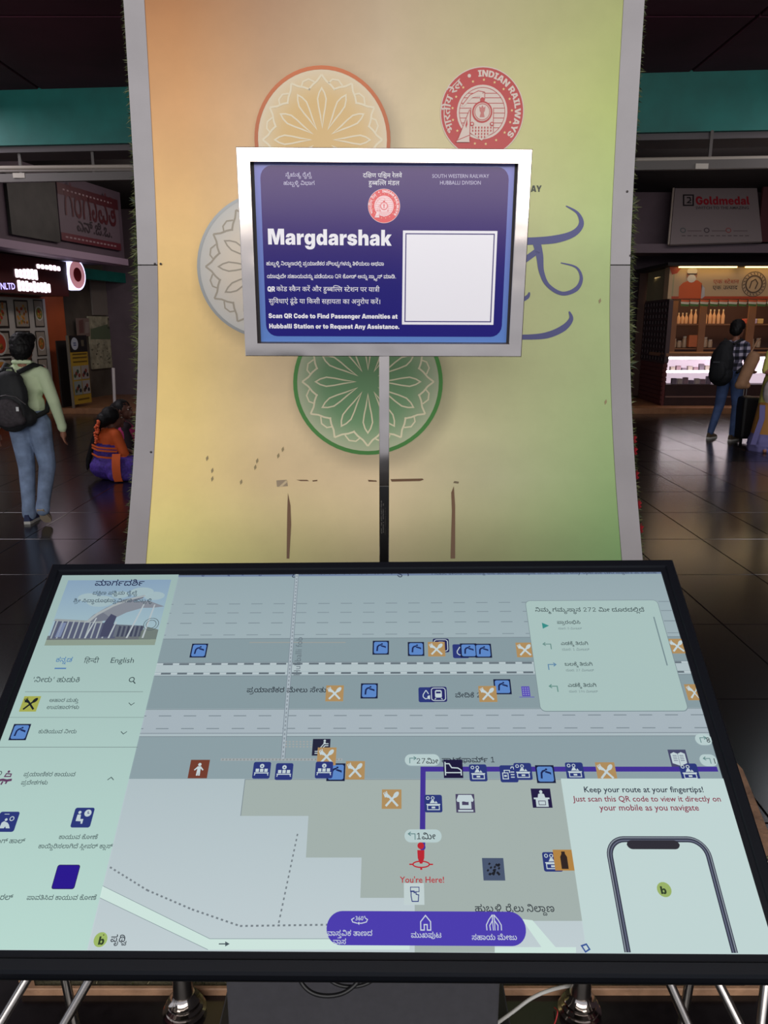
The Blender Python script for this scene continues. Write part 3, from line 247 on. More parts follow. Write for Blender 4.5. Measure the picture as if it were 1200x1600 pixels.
(81,[[41,-2,-14,6,-6,14,6,14,14,6,14,-6,6,-14,-6,-14]]),
(229,[[233,165,-97,0,0,-60,16,11,19,4,17,-3,14,-10,10,-15,3,-20,-5,-30,-15,-30,-21,12,12,22,5,25,-6,21,-16,7,-17,-5,-16,-17,0,-77,-25,0,0,52,-18,-11,-25,-6,-27,6,-20,17,-7,29,4,22,12,16,19,11,24,3,16,-1,13,-2,-2,-22,-12,2,-13,1,-16,-2,-11,-5,-8,-10,-2,-12,2,-14,7,-10,21,-8,24,7,19,15,0,87,-111,0,0,22,233,0]]),
(78,[[51,165,0,-165,-24,0,0,165,-27,0,0,22,82,0,0,-22],[27,184,-12,38,-14,19,-18,6,-11,-1,-10,-3,-7,22,27,4,28,-8,22,-26,9,-22,9,-29]]),
(117,[[111,97,17,0,15,3,3,-22,-16,-2,-16,-1,-27,3,-23,5,-14,-7,29,-32,35,-31,-16,-17,-32,30,-26,28,-18,23,-8,15,-2,10,4,11,15,5,13,-4,10,-9,9,15,2,17,-1,17,-4,11,-60,0,0,22,121,0,0,-22,-37,0,4,-12,1,-16,-2,-21,-8,-16]]),
(0,[[-54,184,-15,18,-13,7,-14,2,-12,-2,-13,-4,-7,20,14,5,16,2,24,-7,18,-17,1,0,-12,24,-12,12,-16,4,-12,-1,-9,-3,-7,21,28,4,28,-8,21,-26,9,-22,9,-29]]),
(167,[[0,187,171,0,0,-22,-31,0,0,-165,-24,0,0,89,-55,0,0,-16,-4,-12,-11,-5,-15,7,-14,15,-6,17,4,11,14,5,87,0,0,54,-116,0]]),
(0,[[-51,184,-12,38,-14,19,-17,6,-12,-1,-10,-3,-7,22,28,4,28,-8,21,-26,9,-22,9,-29],[-34,246,5,13,12,5,11,-5,5,-13,-5,-12,-11,-5,-12,5]]),
(307,[[141,65,-3,-18,-11,-13,-15,-7,-18,-3,-25,5,-21,14,-20,26,-19,38,21,8,13,-29,15,-22,16,-13,18,-5,18,5,7,17,-6,20,-16,16,-17,-2,-2,21,18,2,11,5,9,18,-7,16,-16,5,-21,-3,-19,-8,-7,20,19,8,26,4,21,-3,15,-9,10,-13,3,-17,-5,-20,-15,-16,6,-6,22,-1,17,1,15,3,0,56,-22,0,0,22,155,0,0,-22,-31,0,0,-165,-24,0,0,165,-54,0,0,-165,-24,0,0,87,-14,-3,-15,0,-13,1],[253,184,-15,18,-13,7,-14,2,-12,-2,-13,-4,-8,20,15,5,16,2,24,-7,18,-17,1,0,-12,24,-12,12,-16,4,-12,-1,-9,-3,-7,21,28,4,28,-8,21,-26,9,-22,9,-29]]),
(151,[[156,165,-45,0,0,-60,-16,0,-24,-3,-17,-7,-12,-13,-4,-18,6,-23,18,-14,23,-5,27,4,24,10,9,-22,-28,-10,-31,-4,-37,8,-26,22,-7,17,-2,19,2,18,8,15,27,20,35,7,1,0,0,39,-87,0,0,22,156,0]]),
(204,[[37,57,-18,5,-7,14,5,14,14,4,11,-2,15,-9,25,17,7,15,3,18,-3,15,-6,12,-11,7,-12,3,-14,-4,-5,-11,3,-10,12,-9,25,-4,-5,-21,-25,4,-17,10,-11,14,-3,16,2,14,8,11,13,7,18,3,27,-7,20,-19,7,-32,-10,-38,-12,-16,-17,-12,26,-26,22,-27,-19,-13,-28,35,-23,23],[177,165,0,-165,-24,0,0,165,-27,0,0,22,82,0,0,-22]]),
(174,[[178,187,0,-22,-31,0,0,-165,-24,0,0,54,-20,-10,-27,-4,-25,4,-19,14,-13,21,-8,27,28,11,7,8,2,12,-3,16,-8,12,-37,0,0,22],[39,90,15,-22,24,-7,26,6,19,15,0,83,-60,0,9,-31,-8,-28]]),
(78,[[51,165,0,-165,-24,0,0,165,-27,0,0,22,82,0,0,-22]]),
(166,[[38,20,-14,20,74,44,-22,23,-22,7,-17,-2,-21,-9,-8,22,21,8,25,4,21,-4,19,-12,21,-23,0,67,-115,0,0,22,170,0,0,-22,-31,0,0,-165,-24,0,0,70]]),
(78,[[-56,184,-7,21,-3,19,3,18,10,14,15,10,20,3,30,-9,20,-26,17,-47,33,0,0,-22,-31,0,0,-165,-24,0,0,165,-27,0,0,22,26,0,-8,27,-9,19,-11,11,-15,4,-18,-8,-7,-20,3,-19,7,-17]]),
(203,[[176,165,0,-165,-24,0,0,80,-18,-4,-20,-1,-27,3,-23,5,-14,-7,29,-32,35,-31,-16,-17,-32,30,-26,28,-18,23,-8,15,-2,10,4,11,15,5,13,-4,10,-9,9,15,2,17,-1,17,-4,11,-60,0,0,22,207,0,0,-22],[111,97,21,1,20,4,0,63,-68,0,4,-12,1,-16,-2,-21,-8,-16]]),
(0,[[-74,-4,33,7,20,-3,15,-8,9,-14,4,-17,-4,-16,-10,-14,-17,-8,-23,-3,-27,3,-23,10,-39,37,18,13,22,-24,22,-13,27,-5,24,6,8,16,-8,15,-16,5,-15,-2,-13,-5]]),
(78,[[27,165,-27,0,0,22,24,0,-6,14,-2,16,4,21,13,17,21,10,26,4,40,-6,35,-17,30,-27,26,-35,-25,0,-32,35,-33,21,-36,7,-19,-2,-14,-7,-9,-10,-3,-14,3,-16,7,-11,32,0,0,-22,-31,0,0,-165,-24,0]]),
(184,[[189,165,-31,0,0,-165,-24,0,0,45,-21,-10,-28,-4,-21,3,-16,9,-11,14,-4,18,3,16,8,13,-23,16,-6,13,-2,15,3,16,9,14,14,9,17,3,27,-9,8,-9,2,-13,-12,-26,-18,12,5,6,1,7,-3,8,-11,4,-14,-6,-6,-17,4,-16,12,-8,16,-4,19,3,8,-1,6,0,-2,-21,-9,0,-23,-6,-9,-18,2,-11,7,-7,22,-6,27,6,19,16,0,91,-19,0,0,22,74,0]]),
(166,[[170,165,-28,0,0,-51,-2,-24,-8,-16,-14,-11,-21,-5,-5,22,11,3,8,5,5,8,2,18,0,51,-70,0,0,-59,1,-23,4,-14,9,-10,16,-11,33,-19,27,-20,8,-25,-5,-23,-9,-16,-22,12,7,13,4,14,-3,10,-9,9,-22,14,-26,15,-20,14,-13,18,-4,31,0,70,-24,0,0,22,170,0]]),
(169,[[92,0,-41,8,-15,10,-12,14,-8,17,-2,20,2,20,9,16,28,21,39,8,0,31,-92,0,0,22,173,0,0,-22,-57,0,0,-53,-12,0,-30,-2,-18,-8,-13,-14,-5,-22,2,-16,7,-12,12,-10,15,-6,-4,25,5,19,15,15,24,5,24,-5,14,-15,5,-19,-4,-19,-13,-15,-21,-10],[92,42,5,-21,27,7,8,8,2,11,-5,14,-13,5,-18,-6]]),
(0,[[-19,-74,-16,-4,-17,-2,-20,3,-15,8,-10,14,-3,17,4,16,10,13,16,9,21,3,40,-8,29,-22,24,-30,-19,-11,-33,38,-18,10,-21,3,-23,-6,-8,-15,8,-16,17,-5,14,2,13,5]]),
(159,[[96,21,18,8,7,15,-9,18,-11,5,-17,2,-18,-2,-14,-7,-8,-10,-3,-13,4,-18,14,-19,13,-12,19,-15,-17,-16,-24,21,-18,19,-11,20,-4,22,5,20,12,15,-9,14,-4,18,3,14,8,10,16,7,21,3,39,0,0,25,-108,0,0,22,164,0,0,-22,-31,0,0,-47,-64,0,-13,-1,-7,-3,-4,-10,3,-11,7,-8,30,5,34,-6,19,-17,6,-21,-2,-16,-8,-13,-12,-10,-18,-6]]),
(171,[[144,165,0,-165,-24,0,0,98,-33,0,-27,-1,-15,-7,-7,-19,11,-28,32,-31,-16,-16,-26,24,-18,25,-7,28,4,19,10,13,21,11,33,4,38,0,0,45,-120,0,0,22,175,0,0,-22]]),
(229,[[141,65,-3,-18,-11,-13,-15,-7,-18,-3,-25,5,-21,14,-20,26,-19,38,21,8,13,-29,15,-22,16,-13,18,-5,18,5,7,17,-6,20,-16,16,-17,-2,-2,21,18,2,11,5,9,18,-7,16,-16,5,-21,-3,-19,-8,-7,20,19,8,26,4,21,-3,15,-9,10,-13,3,-17,-5,-20,-15,-16,6,-6,22,-1,17,1,15,3,0,56,-22,0,0,22,78,0,0,-22,-32,0,0,-165,-24,0,0,87,-14,-3,-15,0,-13,1]]),
(114,[[58,187,24,0,0,-187,-24,0]]),
(211,[[52,190,20,-4,15,-10,9,-16,4,-29,0,-35,60,0,0,69,-39,0,0,22,94,0,0,-22,-31,0,0,-165,-24,0,0,75,-60,0,0,-11,-5,-14,-10,-5,-12,4,-12,10,-9,12,-3,12,4,10,14,3,9,0,0,32,-2,21,-4,12,-8,7,-11,2,-13,-3,-4,-11,7,-13,24,-5,-2,-21,-20,3,-16,8,-10,11,-3,17,3,15,8,11]]),
(164,[[0,187,169,0,0,-22,-33,0,10,-26,-6,-23,-18,-18,19,-22,9,-30,-7,-26,-19,-15,-26,-5,-32,9,-30,30,-27,55,21,7,18,-41,22,-28,26,-10,20,6,6,8,2,12,-7,23,-18,19,-20,-2,-1,21,19,2,14,6,8,9,2,13,-4,16,-12,10,-105,0]]),
(105,[[0,187,109,0,0,-22,-109,0],[14,73,4,19,10,13,21,11,33,4,32,0,0,-22,-27,0,-27,-1,-15,-7,-7,-19,11,-28,32,-31,-16,-16,-26,24,-18,25]]),
(107,[[0,187,112,0,0,-22,-112,0],[61,89,0,-16,-4,-12,-11,-5,-15,7,-14,15,-6,17,4,11,14,5,87,0,0,-22]]),
(78,[[27,165,-27,0,0,22,26,0,-12,27,-12,19,-14,11,-17,4,-21,-8,-8,-21,3,-18,7,-17,-24,0,-10,39,3,18,11,15,16,10,21,3,26,-5,21,-15,18,-25,15,-37,33,0,0,-22,-31,0,0,-165,-24,0]]),
(224,[[89,81,46,0,17,-21,28,-32,38,-44,-52,0,-24,30,-21,25],[112,-4,-28,4,-26,10,-22,16,-16,22,-11,28,-3,33,3,34,11,28,16,22,22,16,26,10,28,3,28,-3,26,-10,21,-16,17,-22,10,-28,4,-34,-4,-34,-10,-27,-17,-23,-21,-16,-26,-9],[112,49,24,7,15,21,5,32,-5,32,-15,21,-24,7,-24,-7,-15,-21,-6,-32,6,-32,15,-21]]),
(200,[[12,0,0,218,92,0,25,-2,21,-7,16,-11,13,-15,8,-19,2,-22,-2,-21,-9,-18,-13,-15,-17,-11,-22,-6,-25,-3,-52,0,0,47,51,0,16,4,10,9,4,14,-4,14,-10,9,-16,4,-27,0,0,-169],[133,0,-48,99,62,0,49,-99]]),
(277,[[12,0,0,218,91,0,19,-68,6,-21,14,-54,5,-21,-16,0,5,21,7,27,6,27,6,21,19,68,92,0,0,-218,-60,0,0,104,1,26,1,28,0,27,7,0,-7,-27,-7,-28,-7,-26,-5,-20,-26,-84,-49,0,-26,84,-5,20,-7,26,-8,28,-7,27,8,0,1,-27,0,-28,1,-26,0,-104]]),
(175,[[60,-3,-27,5,-19,15,-7,26,5,22,13,15,19,8,23,4,22,3,12,4,3,7,-2,6,-6,4,-9,1,-10,-1,-7,-5,-3,-8,-53,0,10,30,25,19,40,6,32,-3,23,-11,14,-17,4,-24,0,-103,-57,0,0,22,-12,-15,-15,-8],[79,34,12,2,10,7,4,12,0,12,-5,-1,-5,-2,-6,-1,-8,-1,-10,-4,-7,-5,-2,-7,2,-7,6,-4]]),
(125,[[13,0,0,155,56,0,0,-28,1,0,13,21,25,7,14,0,0,-47,-21,0,-16,-4,-10,-12,-4,-18,0,-74]]),
(188,[[93,-63,-24,1,-19,6,-25,19,-11,26,56,0,4,-6,8,-5,11,-1,18,7,6,21,0,24,-10,-15,-15,-9,-18,-3,-19,3,-17,7,-23,28,-8,39,8,41,24,28,34,10,18,-3,15,-8,10,-13,1,0,0,21,58,0,0,-144,-3,-23,-7,-19,-12,-14,-16,-10,-20,-6],[91,47,14,4,10,12,3,18,-3,17,-10,12,-14,4,-14,-4,-8,-12,-3,-17,3,-18,8,-12]]),
(188,[[74,-4,-19,3,-17,8,-13,12,-10,16,-8,43,8,42,24,28,34,10,18,-2,14,-8,11,-14,0,84,59,0,0,-218,-58,0,0,24,-10,-15,-15,-9],[91,42,14,5,10,12,3,19,-3,18,-10,12,-14,4,-14,-4,-8,-12,-3,-18,3,-19,8,-12]]),
(168,[[86,-4,-41,7,-28,19,-12,29,58,0,7,-12,15,-4,13,3,5,7,-4,6,-13,4,-29,5,-21,6,-15,9,-9,14,-3,17,9,28,25,17,39,7,41,-7,26,-19,9,-29,-53,0,-6,12,-14,4,-13,-3,-5,-7,4,-6,10,-4,34,-5,21,-6,15,-9,8,-12,3,-15,-9,-29,-27,-20]]),
(185,[[71,82,0,-82,-58,0,0,218,58,0,0,-106,-8,0,21,33,16,10,21,3,29,-7,17,-21,6,-32,0,-98,-59,0,0,84,-5,18,-16,7,-12,-3,-7,-9]]),
(176,[[65,35,0,69,7,0,39,51,66,0,-65,-82,-17,0],[13,0,0,218,58,0,0,-218],[112,0,-36,60,37,41,66,-101]]),
(206,[[103,-4,-28,3,-23,6,-18,11,-14,15,-8,19,-3,23,58,0,5,-15,13,-10,19,-3,17,2,11,7,4,10,-4,9,-12,7,-20,5,-21,4,-28,9,-21,13,-12,19,-5,22,3,20,9,17,13,13,18,11,22,7,25,2,25,-2,22,-7,17,-10,13,-15,8,-18,4,-21,-56,0,-10,18,-22,7,-15,-3,-11,-6,-3,-10,3,-9,11,-6,18,-5,18,-3,32,-9,22,-13,13,-18,4,-24,-3,-21,-8,-18,-13,-14,-18,-10,-23,-6]]),
(175,[[89,-4,-23,3,-20,8,-17,12,-12,16,-8,20,-2,22,2,23,8,20,12,16,17,12,20,8,23,2,32,-5,24,-14,17,-21,6,-27,-56,0,-2,9,-4,7,-7,4,-8,2,-14,-4,-8,-13,-3,-19,3,-19,8,-12,14,-4,8,2,7,4,4,7,2,10,56,0,-5,-28,-17,-21,-25,-15]]),
(185,[[71,82,0,-82,-58,0,0,155,57,0,0,-43,-7,0,21,33,16,10,21,3,29,-7,17,-21,6,-32,0,-98,-59,0,0,84,-5,18,-16,7,-12,-3,-7,-9]]),
(81,[]),
(219,[[112,-4,-28,4,-26,10,-22,16,-16,22,-11,28,-3,33,3,34,11,28,16,22,22,16,26,10,28,3,38,-6,31,-18,22,-27,10,-35,-61,0,-5,14,-8,10,-11,7,-15,2,-25,-7,-15,-20,-6,-33,6,-32,15,-21,25,-7,14,2,12,7,8,10,5,14,61,0,-10,-35,-22,-27,-31,-17]]),
(182,[[91,-4,-23,3,-21,7,-17,12,-13,16,-8,20,-2,23,2,23,8,20,13,16,17,12,21,8,23,2,24,-2,20,-8,17,-12,13,-16,8,-20,2,-23,-2,-23,-8,-20,-13,-16,-17,-12,-20,-7],[91,42,13,4,9,12,3,19,-3,20,-9,12,-13,3,-13,-3,-9,-12,-3,-20,3,-19,9,-12]]),
(175,[[89,-4,-23,3,-20,8,-16,12,-13,16,-8,20,-2,22,2,23,8,19,12,17,17,12,19,8,23,2,32,-6,26,-16,17,-25,6,-32,0,-16,-145,0,0,33,118,0,-27,-6,-3,14,-9,9,-14,3,-13,-3,-9,-9,-3,-14,0,-26,3,-14,9,-10,15,-3,12,2,8,4,5,8,52,0,-14,-28,-28,-20]]),
(125,[[120,155,0,-45,-117,0,0,45],[29,197,59,0,0,-140,2,-10,11,-2,19,0,0,-45,-33,0,-26,3,-18,8,-11,14,-3,21]]),
(181,[[12,0,0,218,164,0,0,-51,-103,0,0,-39,97,0,0,-49,-97,0,0,-79]]),
(84,[[13,0,0,155,58,0,0,-155],[42,165,-23,8,-8,20,8,20,23,8,22,-8,9,-20,-9,-20]]),
(194,[[12,0,0,218,92,0,25,-2,21,-7,16,-11,13,-15,8,-19,2,-22,-2,-22,-8,-18,-13,-16,-16,-11,-21,-7,-25,-2,-57,0,0,50,53,0,16,3,10,9,4,14,-4,14,-10,9,-16,3,-27,0,0,-168]]),
(229,[[0,0,73,218,82,0,74,-218,-68,0,-25,85,-15,54,-15,56,17,0,-15,-56,-16,-54,-25,-85],[55,36,0,47,120,0,0,-47]]),
(277,[[13,0,0,155,56,0,0,-38,-2,0,11,23,17,14,22,4,30,-10,11,-13,5,-18,-4,0,10,23,19,14,23,4,28,-7,18,-19,7,-29,0,-103,-59,0,0,89,-5,16,-15,7,-10,-3,-6,-8,-3,-12,0,-89,-56,0,0,89,-5,16,-14,7,-11,-3,-6,-8,-3,-12,0,-89]]),
(218,[[12,0,0,218,61,0,0,-81,72,0,0,81,61,0,0,-218,-61,0,0,85,-72,0,0,-85]]),
(185,[[65,-4,-29,8,-18,21,-5,32,0,98,58,0,0,-85,6,-18,16,-6,11,3,8,9,2,15,0,82,59,0,0,-155,-58,0,0,43,8,0,-21,-34,-16,-9]]),
(188,[[114,-4,-19,4,-15,9,-9,15,0,-24,-58,0,0,218,58,0,0,-84,11,14,15,8,18,2,18,-2,16,-8,23,-28,9,-42,-9,-43,-9,-16,-14,-12,-16,-8],[97,42,13,5,9,12,3,19,-3,18,-9,12,-13,4,-15,-4,-9,-12,-4,-18,4,-19,9,-12]]),
(93,[[71,0,-26,3,-18,8,-11,15,-3,22,0,170,58,0,0,-165,3,-7,8,-3,6,0,0,-43]]),
(188,[[175,-61,-59,0,0,84,-10,-15,-14,-8,-18,-4,-19,3,-17,8,-13,12,-10,16,-8,43,8,42,24,28,34,10,18,-2,14,-8,11,-13,1,0,0,20,58,0],[91,42,14,5,10,12,3,19,-3,18,-10,12,-14,4,-14,-4,-8,-12,-3,-18,3,-19,8,-12]]),
(177,[[19,-61,0,44,23,0,8,2,5,4,3,9,1,2,-60,155,61,0,20,-66,9,-32,8,-31,-17,0,8,32,9,31,20,66,61,0,-66,-175,-13,-24,-17,-13,-24,-4]]),
(81,[[40,-3,-21,9,-9,22,9,21,21,9,22,-9,9,-21,-9,-22]]),
(131,[[7,0,0,48,28,0,0,123,-28,0,0,47,117,0,0,-47,-28,0,0,-123,28,0,0,-48]]),
(221,[[12,0,0,218,62,0,53,-85,9,-16,11,-20,11,-21,-7,-17,-1,27,-1,30,0,102,61,0,0,-218,-62,0,-50,80,-11,18,-14,25,-15,28,12,4,2,-30,1,-27,0,-98]]),
(213,[[97,0,-60,0,0,50,57,0,29,7,17,19,6,33,-6,33,-17,19,-31,7,-56,0,0,50,60,0,32,-3,27,-10,22,-16,17,-22,10,-27,3,-31,-3,-31,-10,-27,-17,-21,-22,-17,-27,-10],[73,218,0,-218,-61,0,0,218]]),
(173,[[12,0,0,218,61,0,0,-166,94,0,0,-52]]),
(311,[[58,0,-58,218,66,0,18,-84,12,-64,5,-32,-14,0,6,32,14,64,19,84,59,0,19,-84,14,-64,6,-32,-14,0,5,32,12,64,18,84,66,0,-58,-218,-67,0,-24,101,-7,28,-8,42,18,0,-15,-70,-25,-101]]),
(219,[[81,0,0,74,-81,144,70,0,31,-61,7,-15,8,-15,-9,0,6,15,7,15,30,61,69,0,-79,-144,0,-74]]),
(222,[[113,-4,-30,4,-27,10,-21,17,-16,22,-10,28,-3,32,3,34,11,28,16,22,22,16,26,10,28,3,37,-6,32,-16,21,-25,10,-32,-62,0,-4,11,-7,8,-11,5,-14,2,-25,-7,-16,-20,-6,-33,6,-33,16,-20,26,-7,22,4,13,11,4,16,13,-2,-52,0,0,44,99,0,0,-32,-3,-26,-10,-23,-15,-19,-20,-14,-25,-9]]),
(173,[[168,137,-107,0,-12,-4,-6,-6,-3,-10,3,-10,7,-6,11,-4,19,-1,37,0,0,-27,-47,0,-9,-1,-6,-2,-9,-6,-3,-11,4,-13,11,-6,15,-2,4,0,0,-28,-6,0,-23,2,-19,8,-13,14,-5,22,3,15,8,12,14,10,0,-3,-19,16,-8,26,4,16,9,13,15,9,19,4,28,1,84,0]]),
(195,[[83,-4,-39,6,-26,17,-7,13,-2,16,2,14,6,11,21,15,28,7,30,8,14,14,3,24,0,4,-3,24,-9,23,-16,17,-24,7,-14,-4,-4,-10,4,-11,13,-4,17,6,9,20,25,-2,-6,-22,-12,-14,-15,-9,-19,-3,-23,5,-16,13,-6,21,4,15,9,13,15,8,19,3,36,-8,25,-23,15,-31,5,-37,0,-8,-1,-5,-1,-6,-11,-28,-21,-16,-31,-8,-22,-5,-12,-7,-4,-11,4,-12,14,-8,26,-3,39,6,24,17,8,26,-7,29,-20,20,-4,2,-5,2,-16,5,-20,1,-20,-3,-7,-10,1,-5,2,-6,-28,-10,-6,12,-1,13,2,12,9,12,18,9,30,3,20,-2,19,-4,3,-1,3,0,2,-1,30,-18,19,-26,7,-34,-3,-23,-8,-19,-15,-15,-19,-11,-26,-7]]),
(171,[[84,-4,-38,9,-15,12,-11,15,-7,19,-2,23,8,40,11,16,15,12,19,7,22,3,23,-3,19,-8,14,-12,10,-16,8,-39,-9,-40,-11,-16,-14,-12,-19,-7],[85,24,20,3,14,11,8,16,2,20,-3,21,-8,16,-14,10,-18,4,-26,-7,-14,-18,-4,-25,2,-21,9,-17,14,-10]]),
(200,[[153,165,0,-28,-8,0,3,1,24,-27,10,-35,3,-39,0,-37,-33,0,0,30,-1,28,-3,23,-4,16,-17,30,-12,8,-15,3,-21,-6,-15,-16,-9,-22,-4,-16,-2,-21,-1,-27,0,-30,-33,0,0,37,3,44,14,36,12,15,15,11,7,-6,-52,0,0,28]]),
(243,[[178,-4,-26,4,-17,12,-14,19,12,0,-18,-21,-21,-11,-26,-3,-31,7,-21,19,-8,29,6,24,17,17,25,6,16,-1,12,-6,7,-10,3,-12,-1,-10,-3,-8,-24,2,1,5,0,4,-3,9,-9,3,-14,-6,-5,-16,9,-20,11,-5,16,-2,18,2,11,8,11,26,28,0,4,-16,7,-12,22,-8,13,2,9,8,6,27,-2,20,-7,16,-28,26,-41,16,-51,5,3,30,58,-6,44,-17,31,-24,18,-31,6,-35,-2,-21,-5,-16,-20,-22]]),
(241,[[174,-4,-33,9,-24,27,13,0,-18,-22,-20,-11,-25,-3,-29,7,-18,17,-5,21,4,23,15,17,24,17,17,14,6,14,-2,9,-6,6,-13,2,-17,-5,-5,-13,1,-9,4,-8,-26,-10,-7,15,-2,15,5,21,18,14,30,6,17,-2,13,-4,16,-16,5,-20,-5,-20,-13,-16,-23,-17,-19,-14,-6,-16,6,-15,19,-4,16,2,12,8,10,26,28,0,4,-16,8,-12,24,-8,13,2,9,5,7,17,-3,16,-8,13,27,15,11,-21,4,-24,-7,-27,-19,-18],[161,91,-31,6,-22,13,-15,17,12,20,17,-18,18,-9,18,-3,19,3,11,10,4,20,0,3,-4,20,-11,15,-16,5,-14,-4,-5,-10,3,-8,7,-5,7,-1,21,6,15,15,10,-17,-11,-12,-15,-10,-21,-4,-22,4,-15,11,-6,20,3,14,9,12,15,9,19,2,31,-8,21,-23,7,-32,-2,-20,-6,-15,-20,-19]]),
(241,[[174,-4,-33,9,-24,27,13,0,-18,-22,-20,-11,-25,-3,-29,7,-18,17,-5,21,4,23,15,17,24,17,17,14,6,14,-2,9,-6,6,-13,2,-17,-5,-5,-13,1,-9,4,-8,-26,-10,-7,15,-2,15,5,21,18,14,30,6,17,-2,13,-5,16,-16,5,-19,-5,-20,-13,-16,-23,-17,-19,-14,-6,-16,6,-15,19,-4,16,2,12,8,10,26,28,0,4,-16,8,-12,24,-8,13,2,9,5,7,18,-3,17,-9,14,26,15,13,-21,4,-25,-7,-28,-19,-19]]),
(354,[[69,-4,-31,7,-21,19,-8,29,6,24,16,17,26,6,16,-1,12,-6,7,-10,3,-12,-2,-10,-3,-8,-23,2,1,4,0,5,-3,9,-9,3,-14,-6,-5,-16,9,-20,11,-5,16,-2,17,2,12,8,11,26,28,0,4,-16,7,-12,23,-8,13,2,8,8,6,24,-5,28,-15,24,-20,17,-24,10,49,3,25,-22,16,-27,5,-32,-2,-21,-6,-16,-20,-20,-26,-7,-26,4,-17,12,-15,18,13,1,-18,-21,-21,-11],[9,137,0,28,147,0,28,3,13,7,5,9,1,10,-7,18,-19,7,-18,-6,-8,-15,0,-3,1,-3,-10,13,6,3,5,0,12,-4,5,-10,-5,-11,-14,-4,-17,7,-5,17,6,19,17,15,27,6,29,-7,19,-19,6,-27,-4,-21,-11,-17,-13,-8,-18,-5,-26,-2],[277,-4,-22,3,-18,8,-32,28,16,24,25,-25,29,-9,16,3,11,8,7,13,3,16,-7,34,-20,25,-29,18,16,27,36,-24,26,-35,9,-44,-7,-36,-22,-25,-17,-6]]),
(219,[[148,-4,-26,6,-19,15,-16,21,-11,16,-9,8,-9,2,-14,-6,-5,-15,4,-18,11,-19,-28,-11,-12,23,-5,25,6,25,17,17,25,7,21,-4,17,-12,15,-20,12,-17,12,-11,16,-3,11,2,9,7,6,25,-5,25,-17,28,27,15,19,-32,7,-35,-4,-27,-11,-20,-19,-12],[107,90,-14,5,-5,14,5,14,14,5,14,-5,5,-14,-5,-14],[9,137,0,28,121,0,28,3,13,7,5,9,1,10,-7,18,-18,7,-19,-6,-8,-15,0,-3,1,-3,-9,13,5,3,6,0,11,-4,5,-10,-5,-11,-14,-4,-16,7,-6,17,6,19,17,15,28,6,29,-7,18,-19,6,-27,-3,-21,-12,-17,-12,-8,-19,-5,-25,-2]]),
(245,[[69,-4,-31,7,-21,19,-8,29,6,24,16,17,26,6,16,-1,12,-6,7,-10,3,-12,-2,-10,-3,-8,-23,2,1,4,0,5,-3,9,-9,3,-14,-6,-5,-16,9,-20,11,-5,16,-2,17,2,12,8,11,26,28,0,4,-16,7,-12,23,-8,13,2,8,8,6,24,-5,28,-15,24,-20,17,-24,10,49,3,25,-22,16,-27,5,-32,-2,-21,-6,-16,-20,-20,-26,-7,-26,4,-17,12,-15,18,13,1,-18,-21,-21,-11],[9,137,0,28,147,0,28,3,13,7,5,9,1,10,-7,18,-19,7,-18,-6,-8,-15,0,-3,1,-3,-10,13,6,3,5,0,12,-4,5,-10,-5,-11,-14,-4,-17,7,-5,17,6,19,17,15,27,6,29,-7,19,-19,6,-27,-4,-21,-11,-17,-13,-8,-18,-5,-26,-2]]),
(235,[[66,-4,-28,8,-19,24,-5,18,-2,22,7,35,20,32,32,22,46,9,35,-6,25,-15,16,-19,1,1,-15,26,-22,22,-29,16,-37,6,-19,-2,-12,-5,-9,-17,3,-12,8,-11,-21,-19,-10,14,-7,16,-2,15,2,16,7,13,25,15,33,5,34,-4,28,-10,23,-14,29,-34,15,-42,5,-48,-2,-25,-5,-20,-19,-24,-29,-8,-24,4,-17,11,-16,20,13,2,-17,-23,-19,-11],[71,25,13,2,9,8,10,26,29,0,3,-16,8,-12,21,-8,11,2,9,7,6,12,2,19,-4,28,-14,23,-22,16,-32,5,-5,0,-31,-5,-23,-15,-13,-23,-5,-29,2,-18,5,-13,9,-7]]),
(195,[[28,0,0,20,72,79,20,23,13,19,4,19,-6,20,-14,13,-21,4,-22,-5,-14,-14,-5,-22,-27,0,9,34,25,23,34,8,35,-8,23,-22,9,-31,-4,-23,-15,-25,-13,-16,-17,-19,-48,-51,0,-2,101,0,0,-24]]),
(244,[[69,-4,-31,7,-21,19,-8,29,6,24,16,17,26,6,16,-1,12,-6,7,-10,3,-12,-2,-10,-3,-8,-23,2,1,5,0,4,-3,9,-9,3,-14,-6,-5,-16,9,-20,11,-5,16,-2,17,2,12,8,11,26,28,0,4,-16,7,-12,23,-8,16,4,8,12,3,17,-5,26,-17,28,27,15,19,-32,7,-37,-2,-19,-6,-16,-20,-20,-26,-7,-26,4,-17,12,-15,18,13,1,-18,-21,-21,-11],[125,86,-14,5,-5,13,5,14,14,6,14,-6,5,-14,-5,-13],[9,137,0,28,189,0,0,-28]]),
